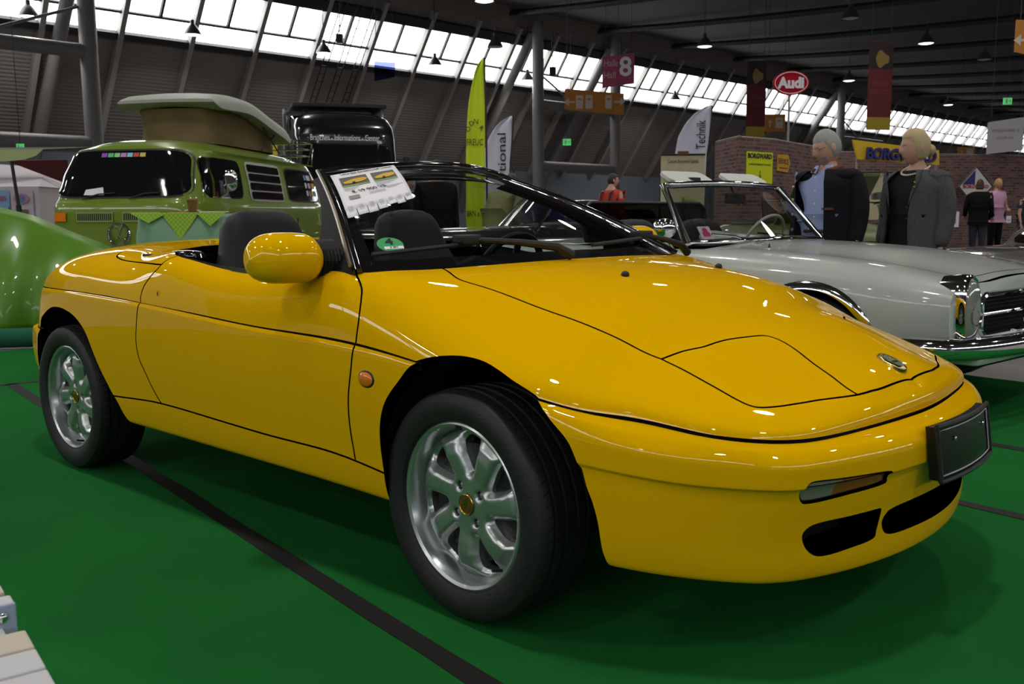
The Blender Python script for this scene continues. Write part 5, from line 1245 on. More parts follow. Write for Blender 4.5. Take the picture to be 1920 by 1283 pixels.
def head(parent, h, hairm, skin, style, beard=None, glasses=False, yaw=0., pitch=0., at_=(0, 0, 0)):
    """head of height h with a face towards +x; at_ = top of the neck"""
    def face(th, ph, k=1.):
        # th around, 0 = forward; ph elevation
        c = math.cos(ph); x = c * math.cos(th); y = c * math.sin(th); z = math.sin(ph)
        r = np.array([.40 * x, .315 * y, .5 * z])
        if z < 0: r[0] *= 1 - .14 * z * z * (1 if x < 0 else .3); r[1] *= 1 - .28 * z * z
        d = 0.
        if x > 0:
            g = lambda t0, p0, st, sp: math.exp(-((th - t0) / st) ** 2 - ((ph - p0) / sp) ** 2)
            d += .085 * g(0, -.20, .15, .17) + .035 * g(0, .02, .12, .25) - .022 * g(.40, .0, .2, .12) - .022 * g(-.40, .0, .2, .12) + .012 * g(0, .20, .7, .12) + .022 * g(0, -.52, .32, .06) + .02 * g(0, -.66, .3, .07) + .045 * g(0, -.95, .45, .2) - .02 * g(0, -.59, .4, .03)
        n = np.array([x, y, z]); return (r + n * d) * k * h
    R_ = Matrix.Rotation(yaw, 4, 'Z') @ Matrix.Rotation(-pitch, 4, 'Y'); T_ = Matrix.Translation(Vector(at_) + Vector((.02, 0, h * .42)))
    M = T_ @ R_
    G = [[face(t, p) for t in np.linspace(-PI, PI, 57)[:-1]] for p in np.linspace(-PI / 2, PI / 2, 40)]
    hd = mb().grid(G, closed_v=True, flip=True).build('head', skin, parent, sm=2.0); hd.data.transform(M)
    for s in (-1, 1):
        ea = mb().ell((-.02 * h, s * .325 * h, -.03 * h), (.075 * h, .035 * h, .12 * h), 12, 8)
        eo = ea.build('ear', skin, hd, sm=True); eo.data.transform(M)
    for s in (-1, 1):
        q = face(s * .40, .02); e = mb().ell(q * .965, (.035 * h, .045 * h, .022 * h), 10, 8).build('eye', mat('eye_white', (.5, .48, .45), .3), hd, sm=True); e.data.transform(M)
        e = mb().ell(q * .995, (.016 * h, .018 * h, .018 * h), 8, 6).build('iris', mat('iris', (.03, .03, .03), .2), hd, sm=True); e.data.transform(M)
        b = mb().tube([face(s * a, .15 + .02 * math.sin((a - .15) * 6), 1.005) for a in (.17, .35, .55)], .011 * h, 6).build('eyebrow', hairm, hd, sm=True); b.data.transform(M)
    li = mb().tube([face(a, -.585, 1.01) for a in np.linspace(-.28, .28, 7)], [.010 * h, .018 * h, .02 * h, .018 * h, .02 * h, .018 * h, .010 * h], 6).build('lips', mat('lips', (.36, .12, .10), .5), hd, sm=True); li.data.transform(M)
    hr = mb(); G = []
    for p in np.linspace(-1.0, PI / 2, 26):
        row = []
        for t in np.linspace(-PI, PI, 49)[:-1]:
            q = face(t, p); a = abs(t)
            lim = {'short': .42 if a < 1.0 else (.42 - (a - 1.0) * 1.5 if a < 1.45 else -.65), 'back': .50 if a < .95 else (.50 - (a - .95) * 2.2 if a < 1.4 else -.75), 'bob': .40 if a < .9 else (.4 - (a - .9) * 4 if a < 1.3 else -1.3)}[style]
            k = 1.10 if style != 'short' else 1.055
            k += .012 * math.sin(t * 9 + p * 5)
            f = 1 / (1 + math.exp(-(p - lim) * 28)); row.append(q * (.93 + (k - .93) * f))
        G.append(row)
    hr.grid(G, closed_v=True, flip=True); 
    if style == 'back': hr.ell((-.44 * h, 0, -.10 * h), (.15 * h, .19 * h, .17 * h), 14, 10)
    if style == 'bob': hr.ell((-.16 * h, 0, -.28 * h), (.27 * h, .37 * h, .27 * h), 18, 12)
    ho = hr.build('hair', hairm, hd, sm=2.0); ho.data.transform(M)
    if beard:
        G = [[face(t, p) * (1.035 if (p > -.5 and abs(t) < .5) or p < -.72 or abs(t) > .45 else .97) for t in np.linspace(-.95, .95, 24)] for p in np.linspace(-1.15, -.44, 12)]
        bo = mb().grid(G, flip=True).build('beard', beard, hd, sm=2.0); bo.data.transform(M)
    if glasses:
        gl = mb()
        for s in (-1, 1):
            c = face(s * .40, .0) * 1.06; gl.tube([Vector(c) + Vector((-.2 * abs(.10 * h * math.cos(a)) * 0, .095 * h * math.cos(a), .065 * h * math.sin(a))) for a in np.linspace(0, 2 * PI, 21)[:-1]], .007 * h, 5, closed=True); gl.tube([Vector(c) + Vector((0, s * .09 * h, .02 * h)), (.0, s * .335 * h, .04 * h)], .006 * h, 5)
        gl.tube([Vector(face(.22, .03) * 1.08), Vector(face(0, .05) * 1.1), Vector(face(-.22, .03) * 1.08)], .006 * h, 5)
        go = gl.build('spectacles', M_CHR, hd, sm=True); go.data.transform(M)
    return hd
def hand(m, wrist, dirv, side, s=1.0):
    """relaxed five-fingered hand hanging from the wrist"""
    w = Vector(wrist); d = Vector(dirv).normalized(); o = d.cross(Vector((0, 0, 1)) if abs(d.z) < .8 else Vector((1, 0, 0))).normalized(); n = d.cross(o)
    vs = [w, w + d * .05 * s, w + d * .09 * s]; es = [(0, 1), (1, 2)]; rs = [(.026 * s, .02 * s), (.040 * s, .017 * s), (.038 * s, .014 * s)]
    for k, (off, L) in enumerate(((-.030, .068), (-.010, .078), (.010, .074), (.029, .058))):
        b = w + d * .088 * s + o * off * s; i = len(vs); vs += [b, b + d * L * .5 * s + n * .006 * s, b + d * L * .9 * s + n * .024 * s]; es += [(2, i), (i, i + 1), (i + 1, i + 2)]; rs += [.0095 * s, .0088 * s, .0075 * s]
    i = len(vs); b = w + d * .03 * s - o * .036 * s * side; vs += [b, b + d * .035 * s - o * .022 * s * side, b + d * .065 * s - o * .026 * s * side + n * .01 * s]; es += [(0, i), (i, i + 1), (i + 1, i + 2)]; rs += [.013 * s, .0105 * s, .009 * s]
    return skin_mesh(vs, es, rs, 2)
def person(label, pos, H, rz, top, bottom, skin, hairm, style, lean=0., arms=None, female=False, sleeve='long', beard=None, glasses=False, yaw=0., pitch=0., group=None, bulk=1., coat=None, headpos=None):
    """figure of height H facing +x turned by rz; arms: [(elbow, wrist)] for left (+y) and right (-y) in body units of H"""
    t = thing('person', label, 'person', pos, rz, group); k = H
    hw = .105 * bulk; sw = (.105 if female else .120) * (1 + (bulk - 1) * .5)
    arms = arms or [((-.01, .145, .62), (.03, .150, .475)), ((-.01, -.145, .62), (.03, -.150, .475))]
    def L(z): return lean * max(0, z - .52)
    V = [(0, 0, .52), (L(.60), 0, .60), (L(.70), 0, .70), (L(.79), 0, .79), (L(.83), 0, .83), (L(.86) + .005, 0, .865), (L(.9) + .01, 0, .90)]
    Rr = [(.085 * bulk, .105 * bulk), (.078 * bulk, .092 * bulk), (.085 * bulk, .108 * bulk), (.075 * bulk, .10), (.05, .06), (.034, .034), (.03, .03)]
    E_ = [(i, i + 1) for i in range(6)]
    for s in (1, -1):
        i = len(V); V += [(0, s * .052, .49), (.005, s * .056, .28), (-.005, s * .058, .045), (.06, s * .065, .02)]; Rr += [.062 * bulk, .042 * bulk, .026, .022]; E_ += [(0, i), (i, i + 1), (i + 1, i + 2), (i + 2, i + 3)]
    for s, (el, wr) in zip((1, -1), arms):
        i = len(V); V += [(L(.80), s * sw, .805), tuple(el), tuple(wr)]; Rr += [.036 * bulk, .028, .018]; E_ += [(3, i), (i, i + 1), (i + 1, i + 2)]
    V = [(a * k, b * k, c * k) for a, b, c in V]; Rk = [(r[0] * k, r[1] * k) if isinstance(r, tuple) else r * k for r in Rr]
    thin = [1. if i in (5, 6) else .84 for i in range(len(Rk))]; link('body', skin_mesh(V, E_, [(r[0] * f, r[1] * f) if isinstance(r, tuple) else r * f for r, f in zip(Rk, thin)], 2), skin, t)
    def garment(nm, idx, m_, grow, ext=None):
        vv = [V[i] for i in idx]; mp = {i: j for j, i in enumerate(idx)}; ee = [(mp[a], mp[b]) for a, b in E_ if a in mp and b in mp]
        rr = [(Rk[i][0] + grow, Rk[i][1] + grow) if isinstance(Rk[i], tuple) else Rk[i] + grow for i in idx]
        if ext: ext(vv, ee, rr, mp)
        elif idx[0] == 0: rr[0] = (.070 * k, .082 * k)
        return link(nm, skin_mesh(vv, ee, rr, 2), m_, t)
    legs = [0] + list(range(7, 10)) + list(range(11, 14))
    garment('skirt' if bottom[1] == 'skirt' else 'trousers', legs, bottom[0], .012)
    arm_idx = {'long': [15, 16, 17, 18, 19, 20], 'short': [15, 18], 'none': []}[sleeve]
    def ext(vv, ee, rr, mp):
        # jacket skirt below the waist; short sleeves end above the elbow
        j = len(vv); vv.append((0, 0, (.44 if coat else .50) * k)); rr.append((.100 * bulk * k, .125 * bulk * k) if coat else (.058 * k, .068 * k)); ee.append((mp[0], j))
        if sleeve == 'short':
            for s, b in ((1, 15), (-1, 18)):
                a = Vector(V[b]); e = Vector(V[b + 1]); j = len(vv); vv.append(tuple(a.lerp(e, .6))); rr.append(.036 * k); ee.append((mp[b], j))
    garment('jacket' if coat else 'top', [0, 1, 2, 3, 4] + arm_idx, top, .016 if coat else .008, ext)
    hd = head(t, (.162 if H < 1.63 else .135) * H, hairm, skin, style, beard, glasses, yaw, pitch, headpos or (L(.9) * k + .012 * k, 0, .872 * k))
    for s, b in ((1, 17), (-1, 20)):
        w = Vector(V[b]); e = Vector(V[b - 1]); link('hand', hand(None, w - (w - e).normalized() * .01, w - e, s, .95), skin, t)
    sh = mb()
    for s in (1, -1): sh.ell((.045 * k, s * .063 * k, .018 * k), (.075 * k, .028 * k, .02 * k), 14, 8, p=2.5)
    so = sh.build('shoes', M_BLK, t, sm=True)
    return t
G_NAVY = mat('navy_wool', (.008, .008, .012), .9, spec=.2, bump=.15, bscale=150); G_TWEED = mat('grey_tweed', (.075, .075, .080), .95, spec=.15, noise=.8, nscale=130, bump=.4, bscale=140); G_BLUE = mat('shirt_blue', (.30, .36, .60), .8, bump=.1, bscale=25)
G_BLACK = mat('black_cloth', (.006, .006, .008), .9, spec=.2); G_DRESS = mat('dark_knit', (.022, .022, .023), .95, spec=.15, bump=.3, bscale=200); G_PINK = mat('pink_cotton', (.62, .34, .50), .85); G_RED = mat('red_cloth', (.45, .035, .022), .8); G_HOOD = mat('khaki_hoodie', (.22, .22, .09), .9, bump=.2, bscale=20)
HAIR_GREY = mat('hair_grey', (.30, .29, .28), .6, bump=.4, bscale=90); HAIR_BLOND = mat('hair_blond', (.42, .33, .17), .5, bump=.4, bscale=90); HAIR_DARK = mat('hair_dark', (.018, .012, .009), .5, bump=.4, bscale=90); HAIR_YEL = mat('hair_yellow', (.50, .34, .09), .5, bump=.4, bscale=90)

def man():
    d = 7.15; H = hgt(1545, 254, d)
    t = person('grey-haired man in a dark open jacket and blue shirt standing behind the white roadster', spot(1552, d), H, facing(-.95), G_BLUE, (G_NAVY, 'trousers'), SKIN1, HAIR_GREY, 'short', beard=mat('grey_beard', (.26, .23, .21), .8), glasses=True, pitch=-.28, yaw=-.45, bulk=1.12)
    k = H
    # open jacket: a shell round back and sides plus sleeves
    G = []
    for z in np.linspace(.40, .835, 16):
        f = (z - .40) / .435; wx = (.142 - .010 * math.sin(f * PI) - .012 * f) if z < .79 else .122 - (z - .79) * 1.0; wy = (.160 - .006 * math.sin(f * PI) + .002 * f) if z < .79 else .158 - (z - .79) * 1.5
        op = .50 - .10 * f; G.append([(wx * math.cos(a) * k + .012 * k, wy * math.sin(a) * k, z * k) for a in np.linspace(op, 2 * PI - op - .35, 44)])
    jk = mb().grid(G, flip=True).grid([[(x * .95, y * .95, z) for x, y, z in r] for r in G]).build('jacket', G_NAVY, t, sm=2.0)
    for s in (1, -1):
        sl = skin_mesh([(0, s * .085 * k, .800 * k), (0, s * .135 * k, .800 * k), (-.008 * k, s * .158 * k, .70 * k), (-.01 * k, s * .160 * k, .61 * k), (.03 * k, s * .156 * k, .475 * k)], [(0, 1), (1, 2), (2, 3), (3, 4)], [.052 * k, .058 * k, .054 * k, .049 * k, .042 * k], 2); link('sleeve', sl, G_NAVY, jk); mb().ell((.004 * k, s * .098 * k, .806 * k), (.078 * k, .072 * k, .034 * k), 16, 10).build('shoulder', G_NAVY, jk, sm=True)
    mb().tube([(.02 * k + .052 * k * math.cos(a), .060 * k * math.sin(a), (.842 + .016 * math.cos(a - PI)) * k) for a in np.linspace(.55, 2 * PI - .55, 22)], .013 * k, 8).build('jacket_collar', mat('brown_suede', (.12, .04, .018), .9), jk, sm=True)
    mb().box((.118 * k, .083 * k, .655 * k), (.02, .055 * k, .010 * k)).build('pocket_edge', mat('brown_suede', ()), jk)
    for z in (.76, .70, .63, .56): mb().lathe([(0, .006), (.010, .004), (.012, 0)], 12, 'x', (.10 * k, -.125 * k, z * k)).build('jacket_button', mat('brass', (.45, .38, .25), .3, metal=1.), jk, sm=True)
    for s in (1, -1):
        q = Vector((.055 * k, s * .03 * k, .845 * k)); mb().add([q + Vector((-.03, s * .03, .022)), q + Vector((.0, -s * .022, .016)), q + Vector((.026, -s * .012, -.042)), q + Vector((.02, s * .04, -.03))], [(0, 1, 2, 3), (3, 2, 1, 0)]).build('shirt_collar', G_BLUE, t)
    mb().lathe([(.108 * k, 0), (.112 * k, .012), (.108 * k, .026)], 32, 'z', (0, 0, .545 * k)).build('belt', mat('belt_brown', (.06, .025, .012), .6), t, sm=True)
    mb().box((.115 * k, 0, .553 * k), (.012, .06, .032), bev=.004).build('belt_buckle', M_CHR, t)
    for z in (.80, .74, .68, .62): mb().lathe([(0, .003), (.005, .002), (.006, 0)], 10, 'x', (.104 * k, 0, z * k)).build('shirt_button', M_WHITE, t)
man()
def woman():
    d = 7.1; H = hgt(1712, 254, d)
    t = person('blond woman in a grey tweed jacket standing right of the grey-haired man', spot(1716, d), H, facing(-1.05), G_DRESS, (G_DRESS, 'skirt'), SKIN2, HAIR_BLOND, 'back', female=True, pitch=-.05, yaw=-.45, bulk=1.10)
    k = H; G = []
    for z in np.linspace(.36, .835, 16):
        f = (z - .36) / .475; wx = (.142 - .014 * math.sin(f * PI * .9) - .012 * f) if z < .79 else .118 - (z - .79) * 1.0; wy = (.162 - .012 * math.sin(f * PI * .9)) if z < .79 else .148 - (z - .79) * 1.5
        op = .62 - .25 * math.sin(f * PI); G.append([(wx * math.cos(a) * k + .012 * k, wy * math.sin(a) * k, z * k) for a in np.linspace(op, 2 * PI - op - .1, 44)])
    jk = mb().grid(G, flip=True).grid([[(x * .95, y * .95, z) for x, y, z in r] for r in G]).build('jacket', G_TWEED, t, sm=2.0)
    for s in (1, -1):
        sl = skin_mesh([(0, s * .08 * k, .796 * k), (0, s * .125 * k, .796 * k), (-.008 * k, s * .152 * k, .70 * k), (-.01 * k, s * .155 * k, .61 * k), (.03 * k, s * .154 * k, .475 * k)], [(0, 1), (1, 2), (2, 3), (3, 4)], [.050 * k, .056 * k, .052 * k, .047 * k, .040 * k], 2); link('sleeve', sl, G_TWEED, jk); mb().ell((-.006 * k, s * .098 * k, .802 * k), (.066 * k, .066 * k, .032 * k), 16, 10).build('shoulder', G_TWEED, jk, sm=True)
        a0 = .62; L_ = [((.118 * math.cos(a) * k + .014 * k), s * .135 * math.sin(a) * k, z * k) for a, z in ((.80, .832), (.62, .79), (.45, .73), (.40, .665))]; R2 = [(x + .012, y * .62, z - .004) if i < 3 else (x + .006, y * .95, z) for i, (x, y, z) in enumerate(L_)]
        R2 = [(x - .002, y + s * .035 * f, z) for (x, y, z), f in zip(L_, (.3, 1, .8, 0))]
        mb().grid([L_, [(x + .008, y, z) for x, y, z in R2]]).grid([[(x + .004, y, z) for x, y, z in R2], L_]).build('lapel', G_TWEED, jk, sm=True)
    for z in (.66, .61): mb().lathe([(0, .006), (.010, .004), (.012, 0)], 12, 'x', (.132 * k, .050 * k, z * k)).build('jacket_button', M_BLK, jk, sm=True)
    for z in (.775, .755): mb().ell((.118 * k, .078 * k, z * k), (.008, .010, .008), 8, 6).build('brooch', M_GOLD, jk, sm=True)
    for i, a in enumerate(np.linspace(-1.9, 1.9, 27)): mb().ell((.012 * k + .062 * k * math.cos(a), .062 * k * math.sin(a), (.842 - .030 * math.cos(a)) * k), (.0075, .0075, .0075), 8, 6).build('necklace_pearl', mat('pearl', (.70, .66, .58), .25, coat=.6), t, sm=True)
    mb().ell((.0 * k, .048 * k, .888 * k), (.007, .007, .010), 8, 6).build('earring', mat('pearl', ()), t, sm=True)
woman()
D1 = 23.5
person('woman in a black cardigan with a brown bob seen from behind by the diamond sign', spot(1834, D1), hgt(1834, 348, D1) + .15, facing(PI - .5), G_BLACK, (mat('dark_jeans', (.02, .025, .04), .9), 'trousers'), SKIN2, mat('hair_brown', (.045, .022, .012), .5), 'bob', female=True, bulk=1.12, coat=True, arms=[((-.02, .15, .64), (.10, .17, .52)), ((-.02, -.15, .64), (.10, -.16, .50))])
pk = person('woman in a pink polo shirt with pinned-up yellow hair facing the viewer', spot(1866, D1 + .9), hgt(1866, 336, D1 + .9) + .01, facing(.25), G_PINK, (G_BLACK, 'trousers'), SKIN2, HAIR_YEL, 'back', female=True, sleeve='short', pitch=-.1, arms=[((.0, .155, .64), (.10, .10, .60)), ((.02, -.155, .66), (.14, -.22, .72))])
person('person in a dark dress cut off by the right edge of the picture', spot(1921, D1), hgt(1915, 355, D1), facing(.6), mat('slate_dress', (.035, .045, .065), .9), (mat('slate_dress', ()), 'skirt'), SKIN1, mat('red_scarf', (.5, .03, .02), .8), 'short', female=True, sleeve='short')
rm = person('dark-haired man in a red shirt with black braces seen from behind', spot(1146, 17.0), hgt(1146, 326, 17.0) + .01, facing(2.3), G_RED, (G_BLACK, 'trousers'), SKIN1, HAIR_DARK, 'short', yaw=-.55)
_H = hgt(1146, 326, 17.0) + .01
for s in (-1, 1): mb().tube([(-.092 * _H, s * .05 * _H, .58 * _H), (-.102 * _H, s * .055 * _H, .70 * _H), (-.085 * _H, s * .06 * _H, .80 * _H), (0, s * .065 * _H, .835 * _H), (.08 * _H, s * .06 * _H, .77 * _H)], .02, 6).build('brace_strap', M_BLK, rm, sm=True)
mb().box((-.10 * _H, 0, .62 * _H), (.04, .16, .05), bev=.01).build('brace_patch', M_BLK, rm)
person('person in a khaki hooded sweatshirt bending behind the roadster windscreen', spot(925, 13.2), 1.62, facing(2.6), G_HOOD, (mat('blue_jeans', (.02, .035, .08), .9), 'trousers'), SKIN1, HAIR_DARK, 'short', lean=.75, pitch=-.5, coat=True, bulk=1.25, arms=[((.12, .15, .62), (.25, .10, .55)), ((.12, -.15, .62), (.25, -.10, .55))])
person('person in black clothes with short dark hair seen through the roadster windscreen', spot(818, 12.6), hgt(815, 300, 12.6), facing(.4), G_BLACK, (G_BLACK, 'trousers'), SKIN1, HAIR_DARK, 'short', coat=True, bulk=1.15, pitch=-.3)
person('person in a black coat standing left of the yellow feather flag foot', spot(765, 13.8), 1.66, facing(.9), G_BLACK, (G_BLACK, 'trousers'), SKIN1, HAIR_DARK, 'short', coat=True, bulk=1.2, pitch=-.2)

# ================================================================ stands, signs, flags and the rest of the fair
def vplane(px, d, turn=0.):
    """basis of an upright board at that bearing and depth, facing the viewer turned by so much: (origin on the floor, right, up)"""
    o = spot(px, d); a = AZ - PI / 2 + turn; return o, Vector((math.cos(a), math.sin(a), 0)), Vector((0, 0, 1))
def board(name, px0, px1, py0, py1, d, material, parent=None, thick=.03, turn=0., outline=None):
    """upright board spanning those columns and rows at depth d; returns object and the 4x4 of its face (origin at the centre, x right, y up, z to the viewer)"""
    o, r, u = vplane((px0 + px1) / 2, d, turn); w = (px1 - px0) / CAM_F * d / max(.2, math.cos(turn)); z0 = hgt((px0 + px1) / 2, py1, d); z1 = hgt((px0 + px1) / 2, py0, d)
    M = frame4((o.x, o.y, (z0 + z1) / 2), r, u); h = z1 - z0
    poly = [(x * w, y * h) for x, y in outline] if outline else [(-w / 2, -h / 2), (w / 2, -h / 2), (w / 2, h / 2), (-w / 2, h / 2)]
    ob = mb().prism(poly, thick, M @ Matrix.Translation((0, 0, -thick))).build(name, material, parent)
    return ob, M, w, h
def T3(x, y, z=0.): return Matrix.Translation((x, y, z))
M_ORANGE = mat('sign_orange', (.42, .16, .012), .55); M_PICTO = mat('sign_pale', (.55, .45, .38), .6)
M_FLUO = mat('flag_yellow', (.55, .68, .015), .8, bump=.1, bscale=4); M_FLAGW = mat('flag_white', (.55, .54, .66), .85, bump=.1, bscale=4); M_INK = mat('ink_dark', (.015, .015, .02), .8); M_NAVY2 = mat('navy_letters', (.015, .012, .14), .5)
def feather(label, px0, px1, ptop, pbot, d, cloth, outline, texts, turn=0., group='feather flags'):
    o, r, u = vplane((px0 + px1) / 2, d, turn); w = (px1 - px0) / CAM_F * d; z0 = hgt(px0, pbot, d); z1 = hgt(px0, ptop, d)
    t = thing('feather_flag', label, 'flag', o, 0, group); M = frame4((0, 0, 0), r, u); h = z1 - z0; n = 26
    G = []
    for i in range(n + 1):
        f = i / n; l = np.interp(f, [q[0] for q in outline], [q[1] for q in outline]); rr = np.interp(f, [q[0] for q in outline], [q[2] for q in outline])
        G.append([M @ Vector((w * (l + (rr - l) * k / 8), z0 + h * f, .03 * math.sin(k / 8 * 7 + f * 3))) for k in range(9)])
    fc = mb().grid(G).build('flag_cloth', cloth, t, sm=True)
    so = fc.modifiers.new('t', 'SOLIDIFY'); so.thickness = .004
    xr = [q[2] for q in outline]
    mb().tube([M @ Vector((w * .5 + .02, 0, -.02)), M @ Vector((w * .5 + .02, z0 + h * .6, -.02))] + [M @ Vector((w * np.interp(f, [q[0] for q in outline], xr) + .015, z0 + h * f, -.02)) for f in np.linspace(.65, 1, 8)], .014, 8).build('flag_pole', M_DKSTEEL, t, sm=True)
    mb().lathe([(.25, 0), (.24, .03), (.04, .05), (.03, .12)], 20, 'z').build('flag_foot', M_BLK, t, sm=True).location = M @ Vector((w * .5, 0, 0))
    for tx, x, y, sz, rot, wd in texts:
        text('flag_lettering', tx, sz, M @ T3(w * x, z0 + h * y, .045) @ Matrix.Rotation(rot, 4, 'Z'), M_INK, t, width=wd, depth=.002)
    return t
feather('tall narrow yellow-green feather flag with black lettering', 872, 911, 115, 462, 14., M_FLUO, [(0, -.45, .45), (.45, -.42, .47), (.6, -.38, .5), (.75, -.28, .5), (.85, -.12, .48), (.93, .05, .46), (.975, .22, .47), (1, .42, .47)],
        [('FREUC', .02, .555, .13, 0, .24), ('O', -.28, .625, .10, .9, None), ('D', -.12, .655, .10, .5, None), ('N', .08, .665, .10, -.1, None), ('R', .33, .63, .10, -.9, None), ('BRN e.V.', .02, .175, .12, 0, .26)])
feather('white feather flag lettered tional beside the yellow flag', 903, 962, 221, 470, 15.5, M_FLAGW, [(0, -.5, .32), (.5, -.5, .36), (.70, -.44, .42), (.82, -.30, .46), (.92, -.05, .48), (.975, .2, .5), (1, .42, .5)], [('tional', .17, .735, .20, PI / 2, .62)])
feather('white feather flag lettered Technik behind the white roadster', 1263, 1330, 202, 380, 17., M_FLAGW, [(0, -.5, .34), (.5, -.5, .38), (.68, -.42, .44), (.82, -.22, .47), (.93, .05, .49), (1, .38, .5)], [('Technik', .22, .70, .24, PI / 2, .50)])

# hanging and standing signs
def hang(o, M, w, h, parent, zc_=11.2):
    for x in (-.4, .4):
        q = M @ Vector((w * x, h / 2 - .02, -.015)); mb().tube([q, Vector((q.x, q.y, zc(q.x - .055 * q.y) + .02))], .008, 5).build('hanging_cable', M_DKSTEEL, parent)
def hall_sign():
    t = thing('hall_sign', 'pink hanging hall sign reading Halle Hall 8', 'sign'); ob, M, w, h = board('sign_board', 1128, 1187, 106, 169, 37., mat('sign_pink', (.36, .05, .13), .55), t, outline=[(-.5, -.5), (.5, -.38), (.5, .5), (-.5, .38)])
    text('sign_lettering', 'Halle', .36, M @ T3(-w * .23, h * .2, .01), M_PICTO, t, width=.55); text('sign_lettering', 'Hall', .36, M @ T3(-w * .27, -h * .15, .01), M_PICTO, t, width=.45); text('sign_number', '8', 1.0, M @ T3(w * .22, h * .08, .01), M_WHITE, t, bold=.02); hang(ob, M, w, h, t)
hall_sign()
def arrow_poly(s): return [(-.5 * s, -.08 * s), (.05 * s, -.08 * s), (.05 * s, -.35 * s), (.5 * s, 0), (.05 * s, .35 * s), (.05 * s, .08 * s), (-.5 * s, .08 * s)]
def orange_sign(label, px0, px1, py0, py1, d, outline=None, arrow=None, boxes=(), turn=0., hung=True):
    t = thing('direction_sign', label, 'sign', group='orange direction signs'); ob, M, w, h = board('sign_board', px0, px1, py0, py1, d, M_ORANGE, t, turn=turn, outline=outline)
    for ax, rot in arrow or (): mb().prism(arrow_poly(h * .42), .006, M @ T3(w * ax, 0) @ Matrix.Rotation(rot, 4, 'Z')).build('sign_arrow', M_PICTO, t)
    for bx, bw, bh in boxes:
        mb().prism(rrect(w * bw, h * bh, w * bw * .08), .006, M @ T3(w * bx, 0)).build('sign_pictogram', M_PICTO, t)
        mb().prism(rrect(w * bw * .6, h * bh * .12, w * bw * .02), .009, M @ T3(w * bx, h * bh * .2)).build('pictogram_detail', M_ORANGE, t)
    if hung: hang(ob, M, w, h, t)
orange_sign('long orange hanging direction sign below the pink hall sign', 1059, 1168, 170, 219, 36., [(-.5, -.27), (.5, -.5), (.5, .3), (-.5, .5)], [(-.42, PI), (.43, 0)], [(-.25, .12, .5), (-.09, .12, .5), (.24, .11, .5)])
orange_sign('orange hanging arrow sign cut by the right picture edge', 1884, 1962, 48, 118, 16., [(-.5, -.3), (.5, -.55), (.5, .5), (-.5, .52)], [(-.36, PI)], [(-.10, .22, .6)])
orange_sign('small orange arrow sign under the red oval sign', 1430, 1467, 217, 249, 40., None, [(-.26, PI / 2)], [(.2, .36, .6)])
orange_sign('small distant orange arrow sign left of the white banner', 1789, 1821, 277, 295, 58., None, [(-.26, PI / 2)], [(.2, .36, .6)])
def audi():
    d = 24.; t = thing('oval_sign', 'red oval sign with white Audi lettering on a thin pole', 'sign'); M_R = mat('sign_red', (.42, .006, .018), .6, spec=.1)
    ob, M, w, h = board('sign_face', 1443, 1509, 138, 182, d, M_R, t, .08, outline=[(.5 * math.cos(a), .5 * math.sin(a)) for a in np.linspace(0, 2 * PI, 41)[:-1]])
    mb().tube([M @ Vector((w * .455 * math.cos(a), h * .44 * math.sin(a), .004)) for a in np.linspace(0, 2 * PI, 41)[:-1]], .010, 6, closed=True).build('sign_ring', M_WHITE, t)
    text('sign_lettering', 'Audi', .36, M @ T3(0, -.01, .01), M_WHITE, t, width=w * .74, bold=.018); q = spot(1473, d + .06); mb().tube([q, Vector((q.x, q.y, hgt(1473, 175, d)))], .03, 8).build('sign_pole', M_RIB, t)
audi()
def fair_banner(label, px0, px1, py0, py1, d, turn=.25):
    t = thing('hanging_banner', label, 'banner', group='dark red fair banners'); o, M, w, h = board('banner_cloth', px0, px1, py0, py1, d, mat('banner_maroon', (.10, .012, .016), .8, noise=.2, nscale=1.5), t, .01, turn)
    mb().prism(rrect(w * .98, h * .14, .02), .004, M @ T3(0, -h * .425)).build('banner_foot', mat('banner_ochre', (.30, .22, .02), .8), t); mb().prism(rrect(w * .98, h * .30, .02), .003, M @ T3(0, h * .34)).build('banner_picture', mat('banner_dark', (.02, .012, .012), .8, noise=.5, nscale=2), t)
    mb().prism([(w * (.28 * math.cos(a) + .06), h * (.085 * math.sin(a) * (1 + .3 * math.cos(3 * a)) + .30)) for a in np.linspace(0, 2 * PI, 21)[:-1]], .005, M).build('banner_emblem', mat('banner_brass', (.22, .13, .03), .6), t)
    text('banner_lettering', 'RETRO', w * .28, M @ T3(0, h * .02, .004), mat('banner_rust', (.20, .035, .03), .8), t, width=w * .66); text('banner_lettering', 'CLASSICS', w * .22, M @ T3(0, -h * .07, .004), mat('banner_rust', ()), t, width=w * .78); hang(o, M, w, h, t)
fair_banner('dark red hanging banner left of the red oval sign', 1393, 1431, 120, 260, 33.); fair_banner('large dark red hanging banner above the yellow Borgward sign', 1615, 1664, 85, 246, 27.); fair_banner('dark red hanging banner at the right picture edge', 1904, 1950, 120, 232, 30.)
t_ = thing('hanging_banner', 'small pale blue translucent banner before the left windows', 'banner'); _o, _M, _w, _h = board('banner_cloth', 709, 748, 121, 157, 30., glass_mat('blue_film', (.30, .33, .62), .3), t_, .006, 0, [(-.5, -.5), (.45, -.3), (.5, .42), (-.5, .5)]); hang(_o, _M, _w, _h, t_)
t_ = thing('hanging_banner', 'white banner with faint lettering hanging at the right', 'banner'); _o, _M, _w, _h = board('banner_cloth', 1842, 1910, 222, 290, 27., mat('banner_white', (.42, .40, .45), .85), t_, .01, 0, [(-.5, -.5), (.48, -.4), (.5, .5), (-.5, .36)]); hang(_o, _M, _w, _h, t_)
